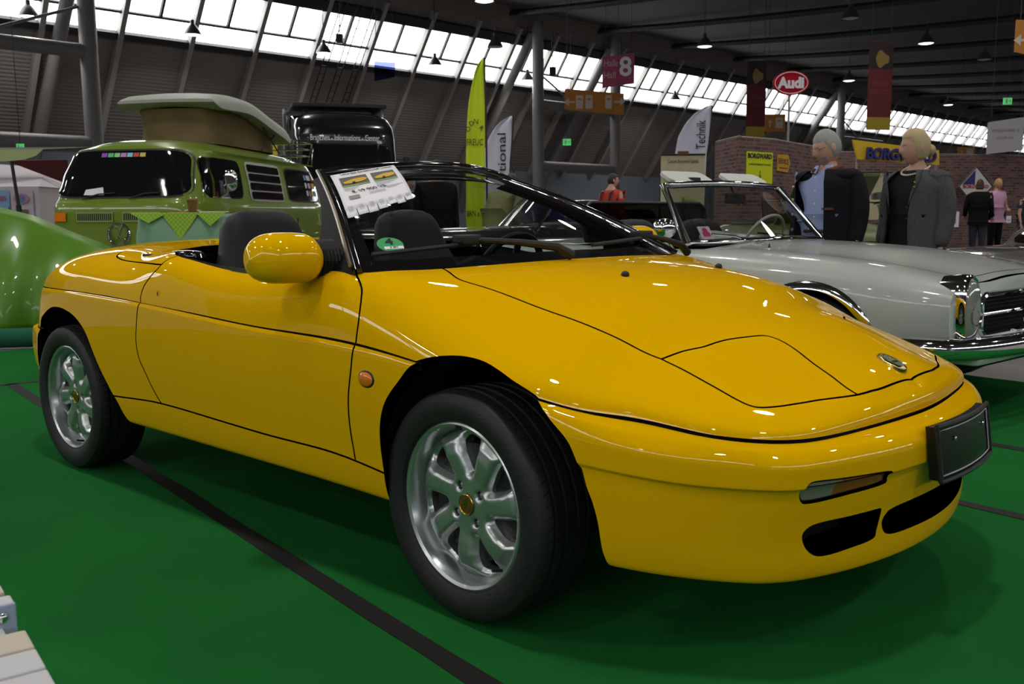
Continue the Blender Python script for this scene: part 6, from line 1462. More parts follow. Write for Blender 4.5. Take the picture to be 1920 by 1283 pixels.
for k, s_ in enumerate(('MERCEDES-BENZ  SL', 'CLUB 107')): text('banner_lettering', s_, .11, _M @ T3(0, .14 - .2 * k, .006), mat('faint_ink', (.25, .24, .27), .85), t_, width=_w * (.75 - .3 * k))
# exit signs
M_EXIT = mat('exit_green', (.10, .75, .18), .5, emit=.9)
for px, py, d, lb in ((7, 180, 36., 'green lit exit sign at the far left wall'), (47, 277, 34., 'green lit exit sign above the pale awning'), (1063, 268, 46., 'green lit exit sign between the two trestle columns'), (1877, 193, 40., 'green lit exit sign hanging under the roof at right')):
    w = 15 if px > 1000 else 13
    t_ = thing('exit_sign', lb, 'sign', group='green exit signs'); _o, _M, _w, _h = board('sign_box', px - w / 2, px + w / 2, py - 6, py + 6, d, M_EXIT, t_, .08); mb().prism(rrect(_w * .22, _h * .7, .01), .006, _M @ T3(-_w * .18, 0)).build('exit_figure', M_WHITE, t_); mb().prism(arrow_poly(_h * .6), .006, _M @ T3(_w * .2, 0)).build('exit_arrow', M_WHITE, t_)
    q = _M @ Vector((0, _h / 2, -.04)); mb().tube([q, Vector((q.x, q.y, zc(q.x - .055 * q.y) + .02))], .012, 6).build('sign_bracket', M_DKSTEEL, t_)
# cable ladders on the inclined wall
for k in range(3):
    a = 19.1 + .95 * k; t_ = thing('cable_ladder', ['left cable ladder running up the inclined wall to the windows', 'middle cable ladder running up the inclined wall to the windows', 'right cable ladder running up the inclined wall to the windows'][k], 'ladder', group='cable ladders on the wall')
    for s in (-.16, .16): mb().tube([WL.at(a + s, -5.5, .5), WL.at(a + s, 3.2, .5)], .03, 6).build('ladder_rail', M_DKSTEEL, t_)
    for j in range(20): mb().tube([WL.at(a - .16, -5.3 + .43 * j, .5), WL.at(a + .16, -5.3 + .43 * j, .5)], .02, 5).build('ladder_rung', M_DKSTEEL, t_)
for px, py, d, lb in ((646, 79, 38., 'black loudspeaker box before the windows beside the cable ladders'), (1037, 138, 47., 'black loudspeaker box before the windows right of the trestle column')):
    t_ = thing('loudspeaker', lb, 'loudspeaker', group='black loudspeakers high on the wall'); _o, _M, _w, _h = board('speaker_box', px - 6, px + 6, py - 7, py + 7, d, M_BLK, t_, .3); q = _M @ Vector((0, _h / 2, -.1)); mb().tube([q, q + Vector((-.3, .3, 1.6))], .02, 6).build('speaker_bracket', M_DKSTEEL, t_)

# brick-print stand walls
def brick_mat():
    m = mat('brick_print', (.2, .1, .08), .85); nt = m.node_tree; b = nt.nodes['Principled BSDF']; tc = nt.nodes.new('ShaderNodeTexCoord'); mp = nt.nodes.new('ShaderNodeMapping'); br = nt.nodes.new('ShaderNodeTexBrick')
    br.inputs['Color1'].default_value = (.26, .125, .105, 1); br.inputs['Color2'].default_value = (.085, .035, .032, 1); br.inputs['Mortar'].default_value = (.23, .19, .18, 1); br.inputs['Scale'].default_value = 1.; br.inputs['Mortar Size'].default_value = .012; br.inputs['Brick Width'].default_value = .24; br.inputs['Row Height'].default_value = .075; br.inputs['Bias'].default_value = -.15
    n = nt.nodes.new('ShaderNodeTexNoise'); n.inputs['Scale'].default_value = 9; mx = nt.nodes.new('ShaderNodeMix'); mx.data_type = 'RGBA'; mx.blend_type = 'MULTIPLY'; mx.inputs['Factor'].default_value = .6
    nt.links.new(tc.outputs['UV'], mp.inputs['Vector']); nt.links.new(mp.outputs[0], br.inputs['Vector']); nt.links.new(tc.outputs['UV'], n.inputs['Vector']); nt.links.new(br.outputs['Color'], mx.inputs['A']); nt.links.new(n.outputs['Color'], mx.inputs['B']); nt.links.new(mx.outputs['Result'], b.inputs['Base Color']); return m
M_BRICK = brick_mat()
def brick_panel(name, a, b, z1, label, thick=.05):
    a = Vector(a); b = Vector(b); L = (b - a).length; r = (b - a).normalized(); M = frame4(a, r, (0, 0, 1))
    t = thing('stand_wall', label, 'partition', group='brick-print stand walls')
    o = mb().prism([(0, 0), (L, 0), (L, z1), (0, z1)], thick, M @ T3(0, 0, -thick)).build('printed_panel', M_BRICK, t); uv = o.data.uv_layers.new(name='UVMap'); Mi = M.inverted()
    for lp in o.data.loops: q = Mi @ o.data.vertices[lp.vertex_index].co; uv.data[lp.index].uv = (q.x + q.z, q.y)
    mb().tube([M @ Vector((0, z1, -.025)), M @ Vector((L, z1, -.025))], .018, 6).build('panel_rail', M_RIB, t)
    return t, M, L
p1 = spot(1338, 20.); p2 = spot(1382, 18.6); p3 = spot(1454, 19.4); p4_ = spot(1522, 21.2)
brick_panel('a', p1, p2, hgt(1360, 260, 19.), 'narrow left end panel of the brick-print stand wall'); _, MB1, LB1 = brick_panel('b', p2, p3, hgt(1415, 259, 18.8), 'brick-print stand wall panel carrying the yellow Borgward poster'); _, MB2, LB2 = brick_panel('c', p3, p4_, hgt(1480, 268, 20.), 'brick-print stand wall panel carrying the service arrow')
q1 = spot(1522, 26.2); q2 = spot(1660, 26.6); q3 = spot(1800, 27.2); q4 = spot(1960, 27.8)
brick_panel('d', q1, q2, hgt(1590, 286, 26.4), 'far brick-print stand wall panel behind the grey-haired man'); brick_panel('e', q2, q3, hgt(1760, 290, 27.), 'far brick-print stand wall panel behind the tweed jacket woman'); brick_panel('f', q3, q4, hgt(1850, 292, 27.5), 'far brick-print stand wall panel behind the diamond sign')
def on_panel(M, x, y): return M @ T3(x, y, .004)
t_ = thing('poster', 'fluorescent yellow BORGWARD poster on the brick-print wall', 'poster'); zc_ = hgt(1420, 315, 18.9); hh = hgt(1420, 286, 18.9) - hgt(1420, 345, 18.9); Mp = on_panel(MB1, LB1 * .53, zc_); ww = LB1 * .68
mb().prism([(-ww / 2, -hh / 2), (ww / 2, -hh / 2), (ww / 2, hh / 2), (-ww / 2, hh / 2)], .008, Mp).build('poster_sheet', mat('poster_fluo', (.60, .66, .0), .7), t_)
text('poster_heading', 'BORGWARD', .13, Mp @ T3(0, hh * .36, .011), M_INK, t_, width=ww * .92, bold=.006); text('poster_line', 'KUNDENDIENST-SCHULE', .05, Mp @ T3(0, hh * .10, .011), M_INK, t_, width=ww * .84); mb().prism([(-.035, 0), (0, -.09), (.035, 0), (0, .09)], .012, Mp @ T3(.02, -hh * .22)).build('poster_diamond', M_INK, t_); mb().prism([(-.022, 0), (0, -.06), (.022, 0), (0, .06)], .0135, Mp @ T3(.02, -hh * .22)).build('poster_diamond_field', mat('poster_fluo', ()), t_); mb().prism([(0, 0), (0, -.055), (.02, 0)], .015, Mp @ T3(.02, -hh * .22)).build('poster_diamond_shade', M_INK, t_)
t_ = thing('arrow_sign', 'orange SERVICE arrow sign on the brick-print wall', 'sign'); zc_ = hgt(1468, 309, 20.); Mp = on_panel(MB2, LB2 * .16, zc_); w = .62; h = .36
mb().prism([(-w * .6, -h * .45), (w * .3, -h * .5), (w * .5, 0), (w * .3, h * .5), (-w * .6, h * .45)], .03, Mp).build('sign_face', mat('service_orange', (.62, .33, .01), .5), t_); text('sign_lettering', 'SERVICE', .16, Mp @ T3(-.09, .03, .033), mat('service_ink', (.05, .01, .05), .6), t_, width=.60); mb().box((0, 0, 0), (.5, .02, .004)).build('sign_rule', mat('service_ink', ()), t_).matrix_world = Mp @ T3(-.09, -.10, .032)
t_ = thing('fascia_sign', 'slanted yellow BORGWARD fascia sign with blue raised letters', 'sign'); _o, _M, _w, _h = board('sign_face', 1594, 1756, 263, 311, 22., mat('fascia_yellow', (.66, .42, .005), .45), t_, .10, .0, [(-.44, -.25), (.5, -.5), (.49, .07), (-.5, .5)])
text('sign_lettering', 'BORGWARD', .36, _M @ Matrix.Rotation(-.06, 4, 'Z') @ T3(.10, -.07, .05), M_NAVY2, t_, width=_w * .80, bold=.012, depth=.04); q = spot(1600, 22.1)
for px in (1602, 1750): q = spot(px, 22.15); mb().tube([q, Vector((q.x, q.y, hgt(px, 285, 22.)))], .03, 8).build('sign_post', M_RIB, t_)
t_ = thing('diamond_sign', 'white and blue diamond BORGWARD sign on the brick-print wall', 'sign'); _o, _M, _w, _h = board('sign_face', 1795, 1857, 314, 386, 26.8, mat('diamond_white', (.55, .55, .56), .5), t_, .05, 0, [(0, -.5), (.5, 0), (0, .5), (-.5, 0)])
mb().prism([(-.40 * _w, .05 * _h), (-.03 * _w, .05 * _h), (-.03 * _w, .42 * _h)], .006, _M).build('diamond_blue', M_NAVY2, t_); text('sign_lettering', 'BORGWARD', .13, _M @ T3(0, -.01, .006), mat('diamond_red', (.40, .02, .015), .5), t_, width=_w * .78, bold=.006)
mb().tube([_M @ Vector((_w * x, _h * y, .006)) for x, y in ((0, -.5), (.5, 0), (0, .5), (-.5, 0))], .014, 5, closed=True).build('diamond_rim', M_INK, t_)
for px0, px1, py0, py1, lb in ((1778, 1798, 397, 426, 'small white notice on the brick wall left of the black cardigan'), (1887, 1896, 405, 418, 'small white notice on the brick wall right of the pink polo shirt')):
    t_ = thing('notice', lb, 'paper', group='white notices on the brick wall'); _o, _M, _w, _h = board('notice_sheet', px0, px1, py0, py1, 26.8, M_WHITE, t_, .006)
    for k in (-1, 1): mb().prism(rrect(_w * .18, _h * .32, .01), .003, _M @ T3(k * _w * .16, -_h * .12)).build('notice_figure', mat('notice_grey', (.3, .3, .32), .7), t_)
# easel with a road map, engine chart
def easel(label, px0, px1, py0, py1, d, blots, heading):
    t = thing('display_chart', label, 'poster', group='paper charts on stands'); o, M, w, h = board('chart_sheet', px0, px1, py0, py1, d, mat('old_paper', (.42, .37, .24), .85, noise=.12, nscale=5), t, .008)
    mb().tube([M @ Vector((-w / 2, h / 2, 0)), M @ Vector((w / 2, h / 2, 0))], .015, 6).build('chart_rod', M_BLK, t); mb().box((0, 0, 0), (.16, .06, .05), bev=.01).build('chart_clamp', mat('wood_brown', (.10, .04, .02), .6), t).matrix_world = M @ T3(0, h / 2 + .02, 0)
    text('chart_heading', heading, .08, M @ T3(0, h * .42, .002), mat('chart_ink', (.10, .09, .07), .8), t, width=w * .7)
    for x, y, a, b, m_ in blots: mb().prism([(w * (x + a * math.cos(k) * (1 + .2 * math.sin(3 * k))), h * (y + b * math.sin(k) * (1 + .2 * math.cos(2 * k)))) for k in np.linspace(0, 2 * PI, 19)[:-1]], .003, M).build('chart_drawing', m_, t)
    for x in (-.48, .48): mb().tube([M @ Vector((w * x, h / 2, -.03)), Vector(tuple((M @ Vector((w * x * 1.1, 0, -.12)))[:2]) + (0,))], .014, 6).build('chart_leg', M_DKSTEEL, t)
    return t
GRN = mat('map_green', (.20, .34, .08), .85); OCH = mat('map_ochre', (.40, .28, .12), .85); GRY = mat('chart_grey', (.09, .09, .08), .8)
easel('tall cream road-map chart on a stand behind the white roadster windscreen', 1238, 1320, 291, 447, 14., [(-.36, .22, .09, .08, GRN), (.12, -.12, .22, .10, GRN), (.10, -.03, .16, .05, mat('map_lime', (.36, .40, .12), .85)), (-.38, -.32, .06, .05, OCH), (.02, -.05, .03, .05, OCH)], 'Carsten Borgward Isabella')
easel('cream engine drawing chart between the grey-haired man and the blond woman', 1605, 1700, 324, 412, 20.5, [(-.05, -.05, .14, .17, GRY), (-.16, -.02, .07, .10, mat('chart_mid', (.2, .19, .16), .8)), (.10, .10, .10, .03, GRY), (.02, -.22, .06, .07, mat('chart_mid', ()))], 'BORGWARD')

# other cars on show
def saloon(label, pos, rz, paint, L=2.1, Wd=.82, name='saloon_car', roof=True, lid=None, group=None):
    t = thing(name, label, 'car', pos, rz, group)
    H = Hull([(.22, L * .94, Wd * .86, 0, 8), (.34, L, Wd * .97, 0, 6), (.55, L * 1.0, Wd, 0, 5), (.72, L * .97, Wd * .97, 0, 4.5), (.82, L * .92, Wd * .90, 0, 4), (.88, L * .84, Wd * .78, 0, 3.6), (.91, L * .7, Wd * .6, 0, 3.2), (.93, L * .3, Wd * .3, 0, 3), (.932, .02, .02, 0, 2)])
    H.shell(mb(), 96, list(np.linspace(.22, .82, 10)) + list(np.linspace(.84, .932, 10))).build('body_shell', paint, t, sm=1.2)
    if roof:
        C_ = Hull([(.85, L * .50, Wd * .86, -.25, 5), (1.0, L * .46, Wd * .80, -.25, 5), (1.25, L * .34, Wd * .68, -.28, 4.5), (1.34, L * .27, Wd * .56, -.3, 4), (1.39, L * .15, Wd * .35, -.3, 3), (1.40, .02, .02, -.3, 2)])
        C_.shell(mb(), 72, list(np.linspace(.85, 1.25, 8)) + list(np.linspace(1.27, 1.40, 8))).build('cabin', paint, t, sm=1.2)
        C_.patch(mb(), [(('y', -.55 * Wd), .93), (('y', .55 * Wd), .93), (('y', .44 * Wd), 1.24), (('y', -.44 * Wd), 1.24)], .008, 12, 6, 8).build('windscreen', mat('dark_glass', ()), t, sm=True)
        for s in (-1, 1):
            q = [(('x', -.95, s), .97), (('x', .35, s), .97), (('x', .10, s), 1.24), (('x', -.75, s), 1.24)]; C_.patch(mb(), q if s > 0 else [q[1], q[0], q[3], q[2]], .008, 8, 6, 9).build('side_window', mat('dark_glass', ()), t, sm=True)
    else:
        b_ = [(.42 + .1 * (1 - s * s), .66 * s, .88) for s in np.linspace(-1, 1, 13)]; tp = [(.12 + .06 * (1 - s * s), .56 * s, 1.24) for s in np.linspace(1, -1, 13)]
        mb().tube(b_ + tp, .016, 8, closed=True).build('windscreen_frame', M_CHR, t, sm=True); mb().grid([b_, tp[::-1]]).build('windscreen_glass', glass_mat('clear_glass', ()), t, sm=True)
        mb().ell((-.5, 0, .90), (.75, .60, .06), 24, 8, p=4).build('cockpit_cover', M_LEATHER, t, sm=True)
    for s in (-1, 1):
        h_ = sub('headlamp', t); mb().lathe([(.085, 0), (.09, .05), (.075, .07)], 20, 'x', (L * .93, s * Wd * .68, .62)).build('lamp_ring', M_CHR, h_, sm=True); mb().lathe([(.075, .06), (.04, .08), (0, .085)], 20, 'x', (L * .93, s * Wd * .68, .62)).build('lamp_lens', M_CLEAR, h_, sm=True)
        for x0 in (L * .62, -L * .62):
            w = sub('wheel', t); w.location = (x0, s * (Wd - .08), .30); w.rotation_euler = (0, 0, 0 if s < 0 else PI); mb().lathe([(.19, -.07), (.25, -.10), (.29, -.08), (.30, -.03), (.30, .06), (.19, .08)], 28, 'y').build('tyre', M_TYRE, w, sm=True); mb().lathe([(0, -.09), (.1, -.085), (.19, -.07)], 24, 'y').build('hubcap', M_CHR, w, sm=True)
    mb().tube([(L * 1.02 - .3 * abs(y) ** 3, y * Wd, .40) for y in np.linspace(-1, 1, 15)], .045, 8).build('bumper', M_CHR, t, sm=True)
    mb().prism(rrect(.7, .22, .08), .03, frame4((L * .985, 0, .58), (0, 1, 0), (0, 0, 1))).build('grille', M_DARK, t)
    if lid: mb().add([(L * .30, -.6, .92), (L * .30, .6, .92), (L * .62, .55, 1.0 + lid), (L * .62, -.55, 1.0 + lid), (L * .30, -.6, .89), (L * .30, .6, .89), (L * .62, .55, .965 + lid), (L * .62, -.55, .965 + lid)], [(0, 1, 2, 3), (7, 6, 5, 4), (0, 4, 5, 1), (1, 5, 6, 2), (2, 6, 7, 3), (3, 7, 4, 0)]).build('raised_bonnet', lid_m, t)
    return t
lid_m = mat('lid_blue', (.02, .02, .30), .3, coat=.8)
saloon('dark green vintage car with its blue bonnet raised beside the red-shirted man', spot(1075, 20.5), facing(-.9), mat('paint_bottle', (.008, .03, .018), .25, coat=1.), lid=.42)
saloon('black classic open car with chrome windscreen frame seen through the roadster screen', spot(1035, 10.2), facing(-1.25), mat('paint_black', (.008, .008, .010), .2, coat=1.), roof=False, name='open_classic_car')
saloon('grey classic car bonnet at the right picture edge behind the white roadster', spot(2085, 8.6), facing(-1.15), mat('paint_grey', (.085, .082, .078), .3, coat=1.)).scale = (1, 1, .80)
lid_m = mat('lid_olive', (.085, .10, .022), .4, coat=.5)
saloon('olive green car with its bonnet raised behind the white roadster windscreen', spot(1490, 13.6), facing(.15), lid_m, lid=.55, roof=False)
saloon('black saloon car standing before the lorry', spot(690, 17.5), facing(1.2), mat('paint_black', ()))
saloon('cream coloured car partly hidden behind the cream map chart', spot(1215, 27.), facing(1.35), mat('paint_cream', (.45, .40, .24), .3, coat=1.))
def cream_lid():
    d = 16.; o = spot(1652, d); t = thing('bubble_car', 'small cream car with its rear lid held open on two chrome struts', 'car', o, facing(.3)); m_ = mat('cream_green', (.40, .42, .25), .35, coat=.8)
    H = Hull([(.0, .55, .50, 0, 5), (.35, .62, .60, 0, 4), (.62, .58, .58, 0, 3.6), (.74, .48, .48, 0, 3.2), (.80, .3, .3, 0, 3), (.805, .02, .02, 0, 2)]); H.shell(mb(), 60, list(np.linspace(0, .74, 9)) + list(np.linspace(.76, .805, 6))).build('body_tub', m_, t, sm=1.2)
    z = hgt(1652, 380, d); L_ = mb(); G = [[(x, y, z + .05 - .10 * (x * x + y * y)) for y in np.linspace(-.5, .5, 11)] for x in np.linspace(-.45, .45, 9)]; L_.grid(G).grid([[(a, b, c - .03) for a, b, c in r] for r in G], flip=True); L_.build('open_lid', m_, t, sm=True); mb().tube([(.45, y, z - .005 - .10 * y * y) for y in np.linspace(-.5, .5, 9)], .018, 6).build('lid_trim', M_CHR, t, sm=True)
    for s in (-1, 1): mb().tube([(.22, s * .18 + .1, .76), (.10, s * .13 - .02, z)], .028, 8).build('lid_strut', M_CHR, t, sm=True)
    mb().ell((.42, -.12, .82), (.06, .09, .06), 14, 10).tube([(.42, -.12, .78), (.42, -.12, .70)], .02, 6).build('chrome_fitting', M_CHR, t, sm=True)
cream_lid()

# table with green cloth behind the sports car
def cloth_table():
    d = 6.3; o = spot(362, d); t = thing('display_table', 'small table under a pale green cloth and checked green overlay', 'table', o, facing(.0)); zt = hgt(362, 401, d) ; w = .29
    G = []
    for f, z in ((0, zt), (.93, zt), (1.0, zt - .02), (1.04, zt - .15), (1.08, .03)):
        G.append([(w * f * sup(math.cos(a), 6) * (1 + (.05 * math.cos(a * 9) if f > 1.01 else 0)), w * f * sup(math.sin(a), 6) * (1 + (.05 * math.cos(a * 9) if f > 1.01 else 0)), z) for a in np.linspace(0, 2 * PI, 73)[:-1]])
    mb().grid(G, closed_v=True, flip=False).build('tablecloth', mat('cloth_mint', (.20, .36, .24), .9), t, sm=True)
    ck = mat('cloth_check', (.22, .42, .035), .9); nt = ck.node_tree; tc = nt.nodes.new('ShaderNodeTexCoord'); ch = nt.nodes.new('ShaderNodeTexChecker'); ch.inputs['Scale'].default_value = 70; ch.inputs['Color1'].default_value = (.20, .40, .03, 1); ch.inputs['Color2'].default_value = (.32, .50, .06, 1); nt.links.new(tc.outputs['Object'], ch.inputs['Vector']); nt.links.new(ch.outputs['Color'], nt.nodes['Principled BSDF'].inputs['Base Color'])
    m_ = mb(); c = [(.31, .0), (.0, .40), (-.31, .0), (0, -.40)]; m_.add([(0, 0, zt + .006)] + [(x * .93, y * .93, zt + .005) for x, y in ((.29, .29), (-.29, .29), (-.29, -.29), (.29, -.29))] , [(0, 1, 2), (0, 2, 3), (0, 3, 4), (0, 4, 1)])
    for y0, y1, zz in ((-.30, -.06, .06), (-.10, .14, .17), (.12, .31, .08)): m_.add([(.305, y0, zt + .004), (.305, y1, zt + .004), (.318, (y0 + y1) / 2, zt - zz), (.27, y0, zt + .006), (.27, y1, zt + .006)], [(0, 2, 1), (0, 1, 4, 3)])
    m_.build('table_overlay', ck, t)
    for x, y in ((.2, .2), (-.2, .2), (.2, -.2), (-.2, -.2)): mb().tube([(x, y, 0), (x, y, zt - .03)], .02, 6).build('table_leg', M_DKSTEEL, t)
    p = thing('flower_pot', 'small brown wicker pot on the green cloth table', 'pot', (o.x, o.y, zt + .002)); p.location = o + Vector((0, 0, zt + .010)); mb().lathe([(0, 0), (.026, 0), (.034, .075), (.037, .08), (.033, .082), (.03, .06), (0, .055)], 20, 'z').build('pot_body', mat('wicker_brown', (.17, .07, .025), .8, bump=.5, bscale=160), p, sm=.6); mb().lathe([(.034, .072), (.039, .078), (.034, .086)], 20, 'z').build('pot_rim', mat('wicker_brown', ()), p, sm=True)
    n = tag(mb().box((0, 0, 0), (.12, .17, .004)).build('leaflet', M_WHITE), 'white leaflet lying on the green cloth table', 'paper'); n.location = o + Vector((.10, .10, zt + .012)); n.rotation_euler = (0, 0, .5)
cloth_table()
# green sheet over a stand at the left, awning and tent behind it
def drape():
    t = thing('draped_stand', 'bright green sheet draped over a stand at the left picture edge', 'drape', spot(0, 7.35)); o = spot(0, 7.35); G = []; n = 30; kk = 14
    for i in range(n + 1):
        px = -190 + 400 * i / n; d = 7.35 + .35 * i / n; zt = max(.10, np.interp(px, [-190, -100, 0, 75, 140, 170, 210], [1.30, 1.16, hgt(0, 405, 7.45), hgt(75, 438, 7.5), hgt(140, 463, 7.6), .70, .50])); b = spot(px, d) - o
        row = []
        for j in range(kk + 1):
            f = j / kk; z = zt * (1 - f) + .12 * f; back = -.55 * (1 - f) ** 2.2 + .06 * math.sin(i * .9 + f * 2) * f; q = b + (_f.xy.to_3d().normalized()) * (-back); row.append((q.x, q.y, z))
        G.append(row)
    c = mb().grid(G).build('sheet', mat('green_sheet', (.075, .20, .004), .38, coat=.25, bump=.25, bscale=5), t, sm=True); c.modifiers.new('t', 'SOLIDIFY').thickness = .006
    a = spot(-190, 7.25) - o; b = spot(215, 7.6) - o; mb().tube([Vector((a.x, a.y, .082)), Vector((b.x, b.y, .082))], .078, 16).build('rolled_hem', mat('teal_carpet_roll', (.006, .09, .05), .9), t, sm=True)
    fr_ = mb(); 
    for px in (-170, -60, 60): q = spot(px, 7.95) - o; mb().tube([Vector((q.x, q.y, 0)), Vector((q.x, q.y, .9))], .025, 6).build('stand_post', M_DKSTEEL, t)
drape()
def awning():
    d = 12.2; t = thing('awning', 'pale green awning edge held by a black strut at the left', 'awning', spot(0, d)); o = spot(0, d); r = Vector((math.cos(AZ - PI / 2), math.sin(AZ - PI / 2), 0)); M = frame4((0, 0, 0), r, (0, 0, 1)); s = d / CAM_F
    z1 = hgt(0, 282, d); z0 = hgt(0, 304, d); m_ = mb().prism([(-260 * s, z0), (20 * s, z0), (55 * s, z0 + .02), (78 * s, z0 + .07), (92 * s, z1), (-260 * s, z1)], .03, M); m_.build('awning_valance', mat('awning_pale', (.36, .42, .20), .8), t)
    mb().add([M @ Vector(q) for q in ((-260 * s, z1, 0), (92 * s, z1, 0), (92 * s, z1 + .15, -1.6), (-260 * s, z1 + .15, -1.6), (-260 * s, z1 - .02, 0), (92 * s, z1 - .02, 0), (92 * s, z1 + .13, -1.6), (-260 * s, z1 + .13, -1.6))], [(0, 1, 2, 3), (7, 6, 5, 4), (1, 5, 6, 2)]).build('awning_roof', mat('awning_dark', (.02, .035, .012), .8), t)
    for px in (28, -150): x = px * s; mb().tube([M @ Vector((x, z0, -.02)), M @ Vector((x + 10 * s, hgt(35, 385, d), .02))], .022, 8).build('strut_rod', M_BLK, t); mb().tube([M @ Vector((x + 10 * s, hgt(35, 385, d), .02)), M @ Vector((x + 18 * s, 0, .05))], .035, 8).build('strut_sleeve', M_BLK, t)
    d2 = 15.; t2 = thing('market_tent', 'white market tent with photo posters under the pale awning', 'tent', spot(0, d2)); o2 = spot(0, d2); s2 = d2 / CAM_F; M_T = mat('tent_white', (.52, .48, .52), .8)
    def T(px, py, k=0.): return M @ Vector((px * s2, hgt(px, py, d2), k))
    mb().add([T(-260, 352), T(78, 350), T(0, 305, -1.6), T(-200, 290, -1.6), T(-260, 355, -3.2), T(78, 352, -3.2)], [(0, 1, 2, 3), (3, 2, 5, 4), (1, 5, 2)]).build('tent_roof', M_T, t2); mb().add([T(-260, 352), T(76, 350), M @ Vector((76 * s2, 0, 0)), M @ Vector((-260 * s2, 0, 0))], [(0, 3, 2, 1)]).add([T(76, 350), T(76, 350, -3), M @ Vector((76 * s2, 0, -3)), M @ Vector((76 * s2, 0, 0))], [(0, 1, 2, 3)]).build('tent_wall', M_T, t2)
    mb().add([T(-260, 295, -.8), T(90, 295, -.8), T(90, 345, -.9), T(0, 300, -.3), T(-260, 300, -.3)], [(0, 1, 2, 3, 4)]).build('red_inner_roof', mat('dark_red', (.06, .008, .01), .9), t2)
    def P(nm, px0, px1, py0, py1, m_, k=.02): mb().add([T(px0, py1, k), T(px1, py1, k), T(px1, py0, k), T(px0, py0, k)], [(0, 1, 2, 3)]).build(nm, m_, t2)
    P('poster_sheet', -60, 22, 357, 415, mat('poster_sky', (.22, .36, .60), .7)); P('poster_sheet', 24, 66, 357, 440, mat('poster_pale', (.48, .42, .50), .7)); P('poster_photo', 42, 56, 393, 406, mat('photo_brown', (.13, .09, .07), .7), .03)
    mb().prism([(15 * s2 * math.cos(a), 9.5 * s2 * math.sin(a)) for a in np.linspace(0, 2 * PI, 25)[:-1]], .01, M @ T3(44 * s2, hgt(44, 373, d2), .025)).build('poster_badge', mat('badge_rose', (.42, .22, .30), .7), t2); mb().prism([(9 * s2 * math.cos(a), 7 * s2 * math.sin(a)) for a in np.linspace(0, 2 * PI, 25)[:-1]], .012, M @ T3(43 * s2, hgt(44, 373, d2), .026)).build('badge_field', mat('badge_blue', (.12, .18, .42), .7), t2)
    text('poster_lettering', 'REIS', .10, M @ T3(4 * s2, hgt(4, 373, d2), .03), mat('poster_red', (.45, .03, .05), .7), t2, width=24 * s2); 
    for px in (2, 20): mb().lathe([(.05, 0), (0, .22)], 8, 'z', M @ Vector((px * s2, hgt(px, 413, d2), .03))).build('poster_tree', mat('tree_ink', (.02, .05, .06), .8), t2)
awning()
# white folding chair at the near left corner
def chair():
    M_C = mat('chair_white', (.50, .50, .53), .5); M_C2 = mat('chair_cream', (.50, .44, .36), .55)
    t = thing('folding_chair', 'white slatted folding chair cut by the lower left picture corner', 'chair', (0, 0, 0)); e = Vector((.98, -.19, 0)).normalized(); n = Vector((-e.y, e.x, 0)) * -1; Z = .42
    P0 = Vector((.02, -1.895, Z))           # seat edge runs along e; slats run along n (towards the viewer's left)
    def slat(a0, a1, m_, z=0., L=.42, nm='seat_slat'):
        c = P0 + e * ((a0 + a1) / 2) + n * (L / 2) + Vector((0, 0, z)); R3 = Matrix((e, n, Vector((0, 0, 1)))).transposed(); return mb().box(c, (a1 - a0, L, .018), rot=R3, bev=.004).build(nm, m_, t)
    slat(-.10, -.045, M_C); slat(-.04, .062, M_C2, nm='back_slat')
    slat(.232, .300, M_C2); slat(.306, .374, M_C); slat(.380, .448, M_C); slat(.454, .522, M_C); slat(.528, .60, M_C)
    for k in (.02, .40): mb().box(P0 + e * .24 + n * (k + .012) + Vector((0, 0, -.022)), (.72, .026, .03), rot=Matrix((e, n, Vector((0, 0, 1)))).transposed(), bev=.004).build('seat_rail', M_C, t)
    R3 = Matrix((e, n, Vector((0, 0, 1)))).transposed(); mb().box(P0 + e * .135 + n * .21 + Vector((0, 0, .012)), (.036, .42, .022), rot=R3, bev=.004).build('cross_bar', M_C, t)
    b = sub('hinge_bracket', t); mb().box(P0 + e * .160 + n * .018 + Vector((0, 0, .0)), (.006, .036, .05), rot=R3, bev=.0025).build('bracket_plate', mat('bracket_blue', (.34, .40, .55), .5), b); mb().ell(P0 + e * .164 + n * .018 + Vector((0, 0, .006)), (.005, .008, .008), 12, 8).build('bracket_rivet', M_CHR, b, sm=True)
    for k in (.03, .39):
        for a0, a1 in ((-.08, .55), (.55, -.08)): mb().tube([P0 + e * a0 + n * k + Vector((0, 0, -.03)), Vector((*(P0 + e * a1 + n * k).xy, .014))], .014, 8).build('leg', M_C, t, sm=True)
    text('slat_stamp', 'ABC DESIGN', .012, frame4(P0 + e * .266 + n * .075 + Vector((0, 0, .0095)), e, -n), mat('stamp_brown', (.12, .09, .07), .8), t, depth=.0004)
chair()
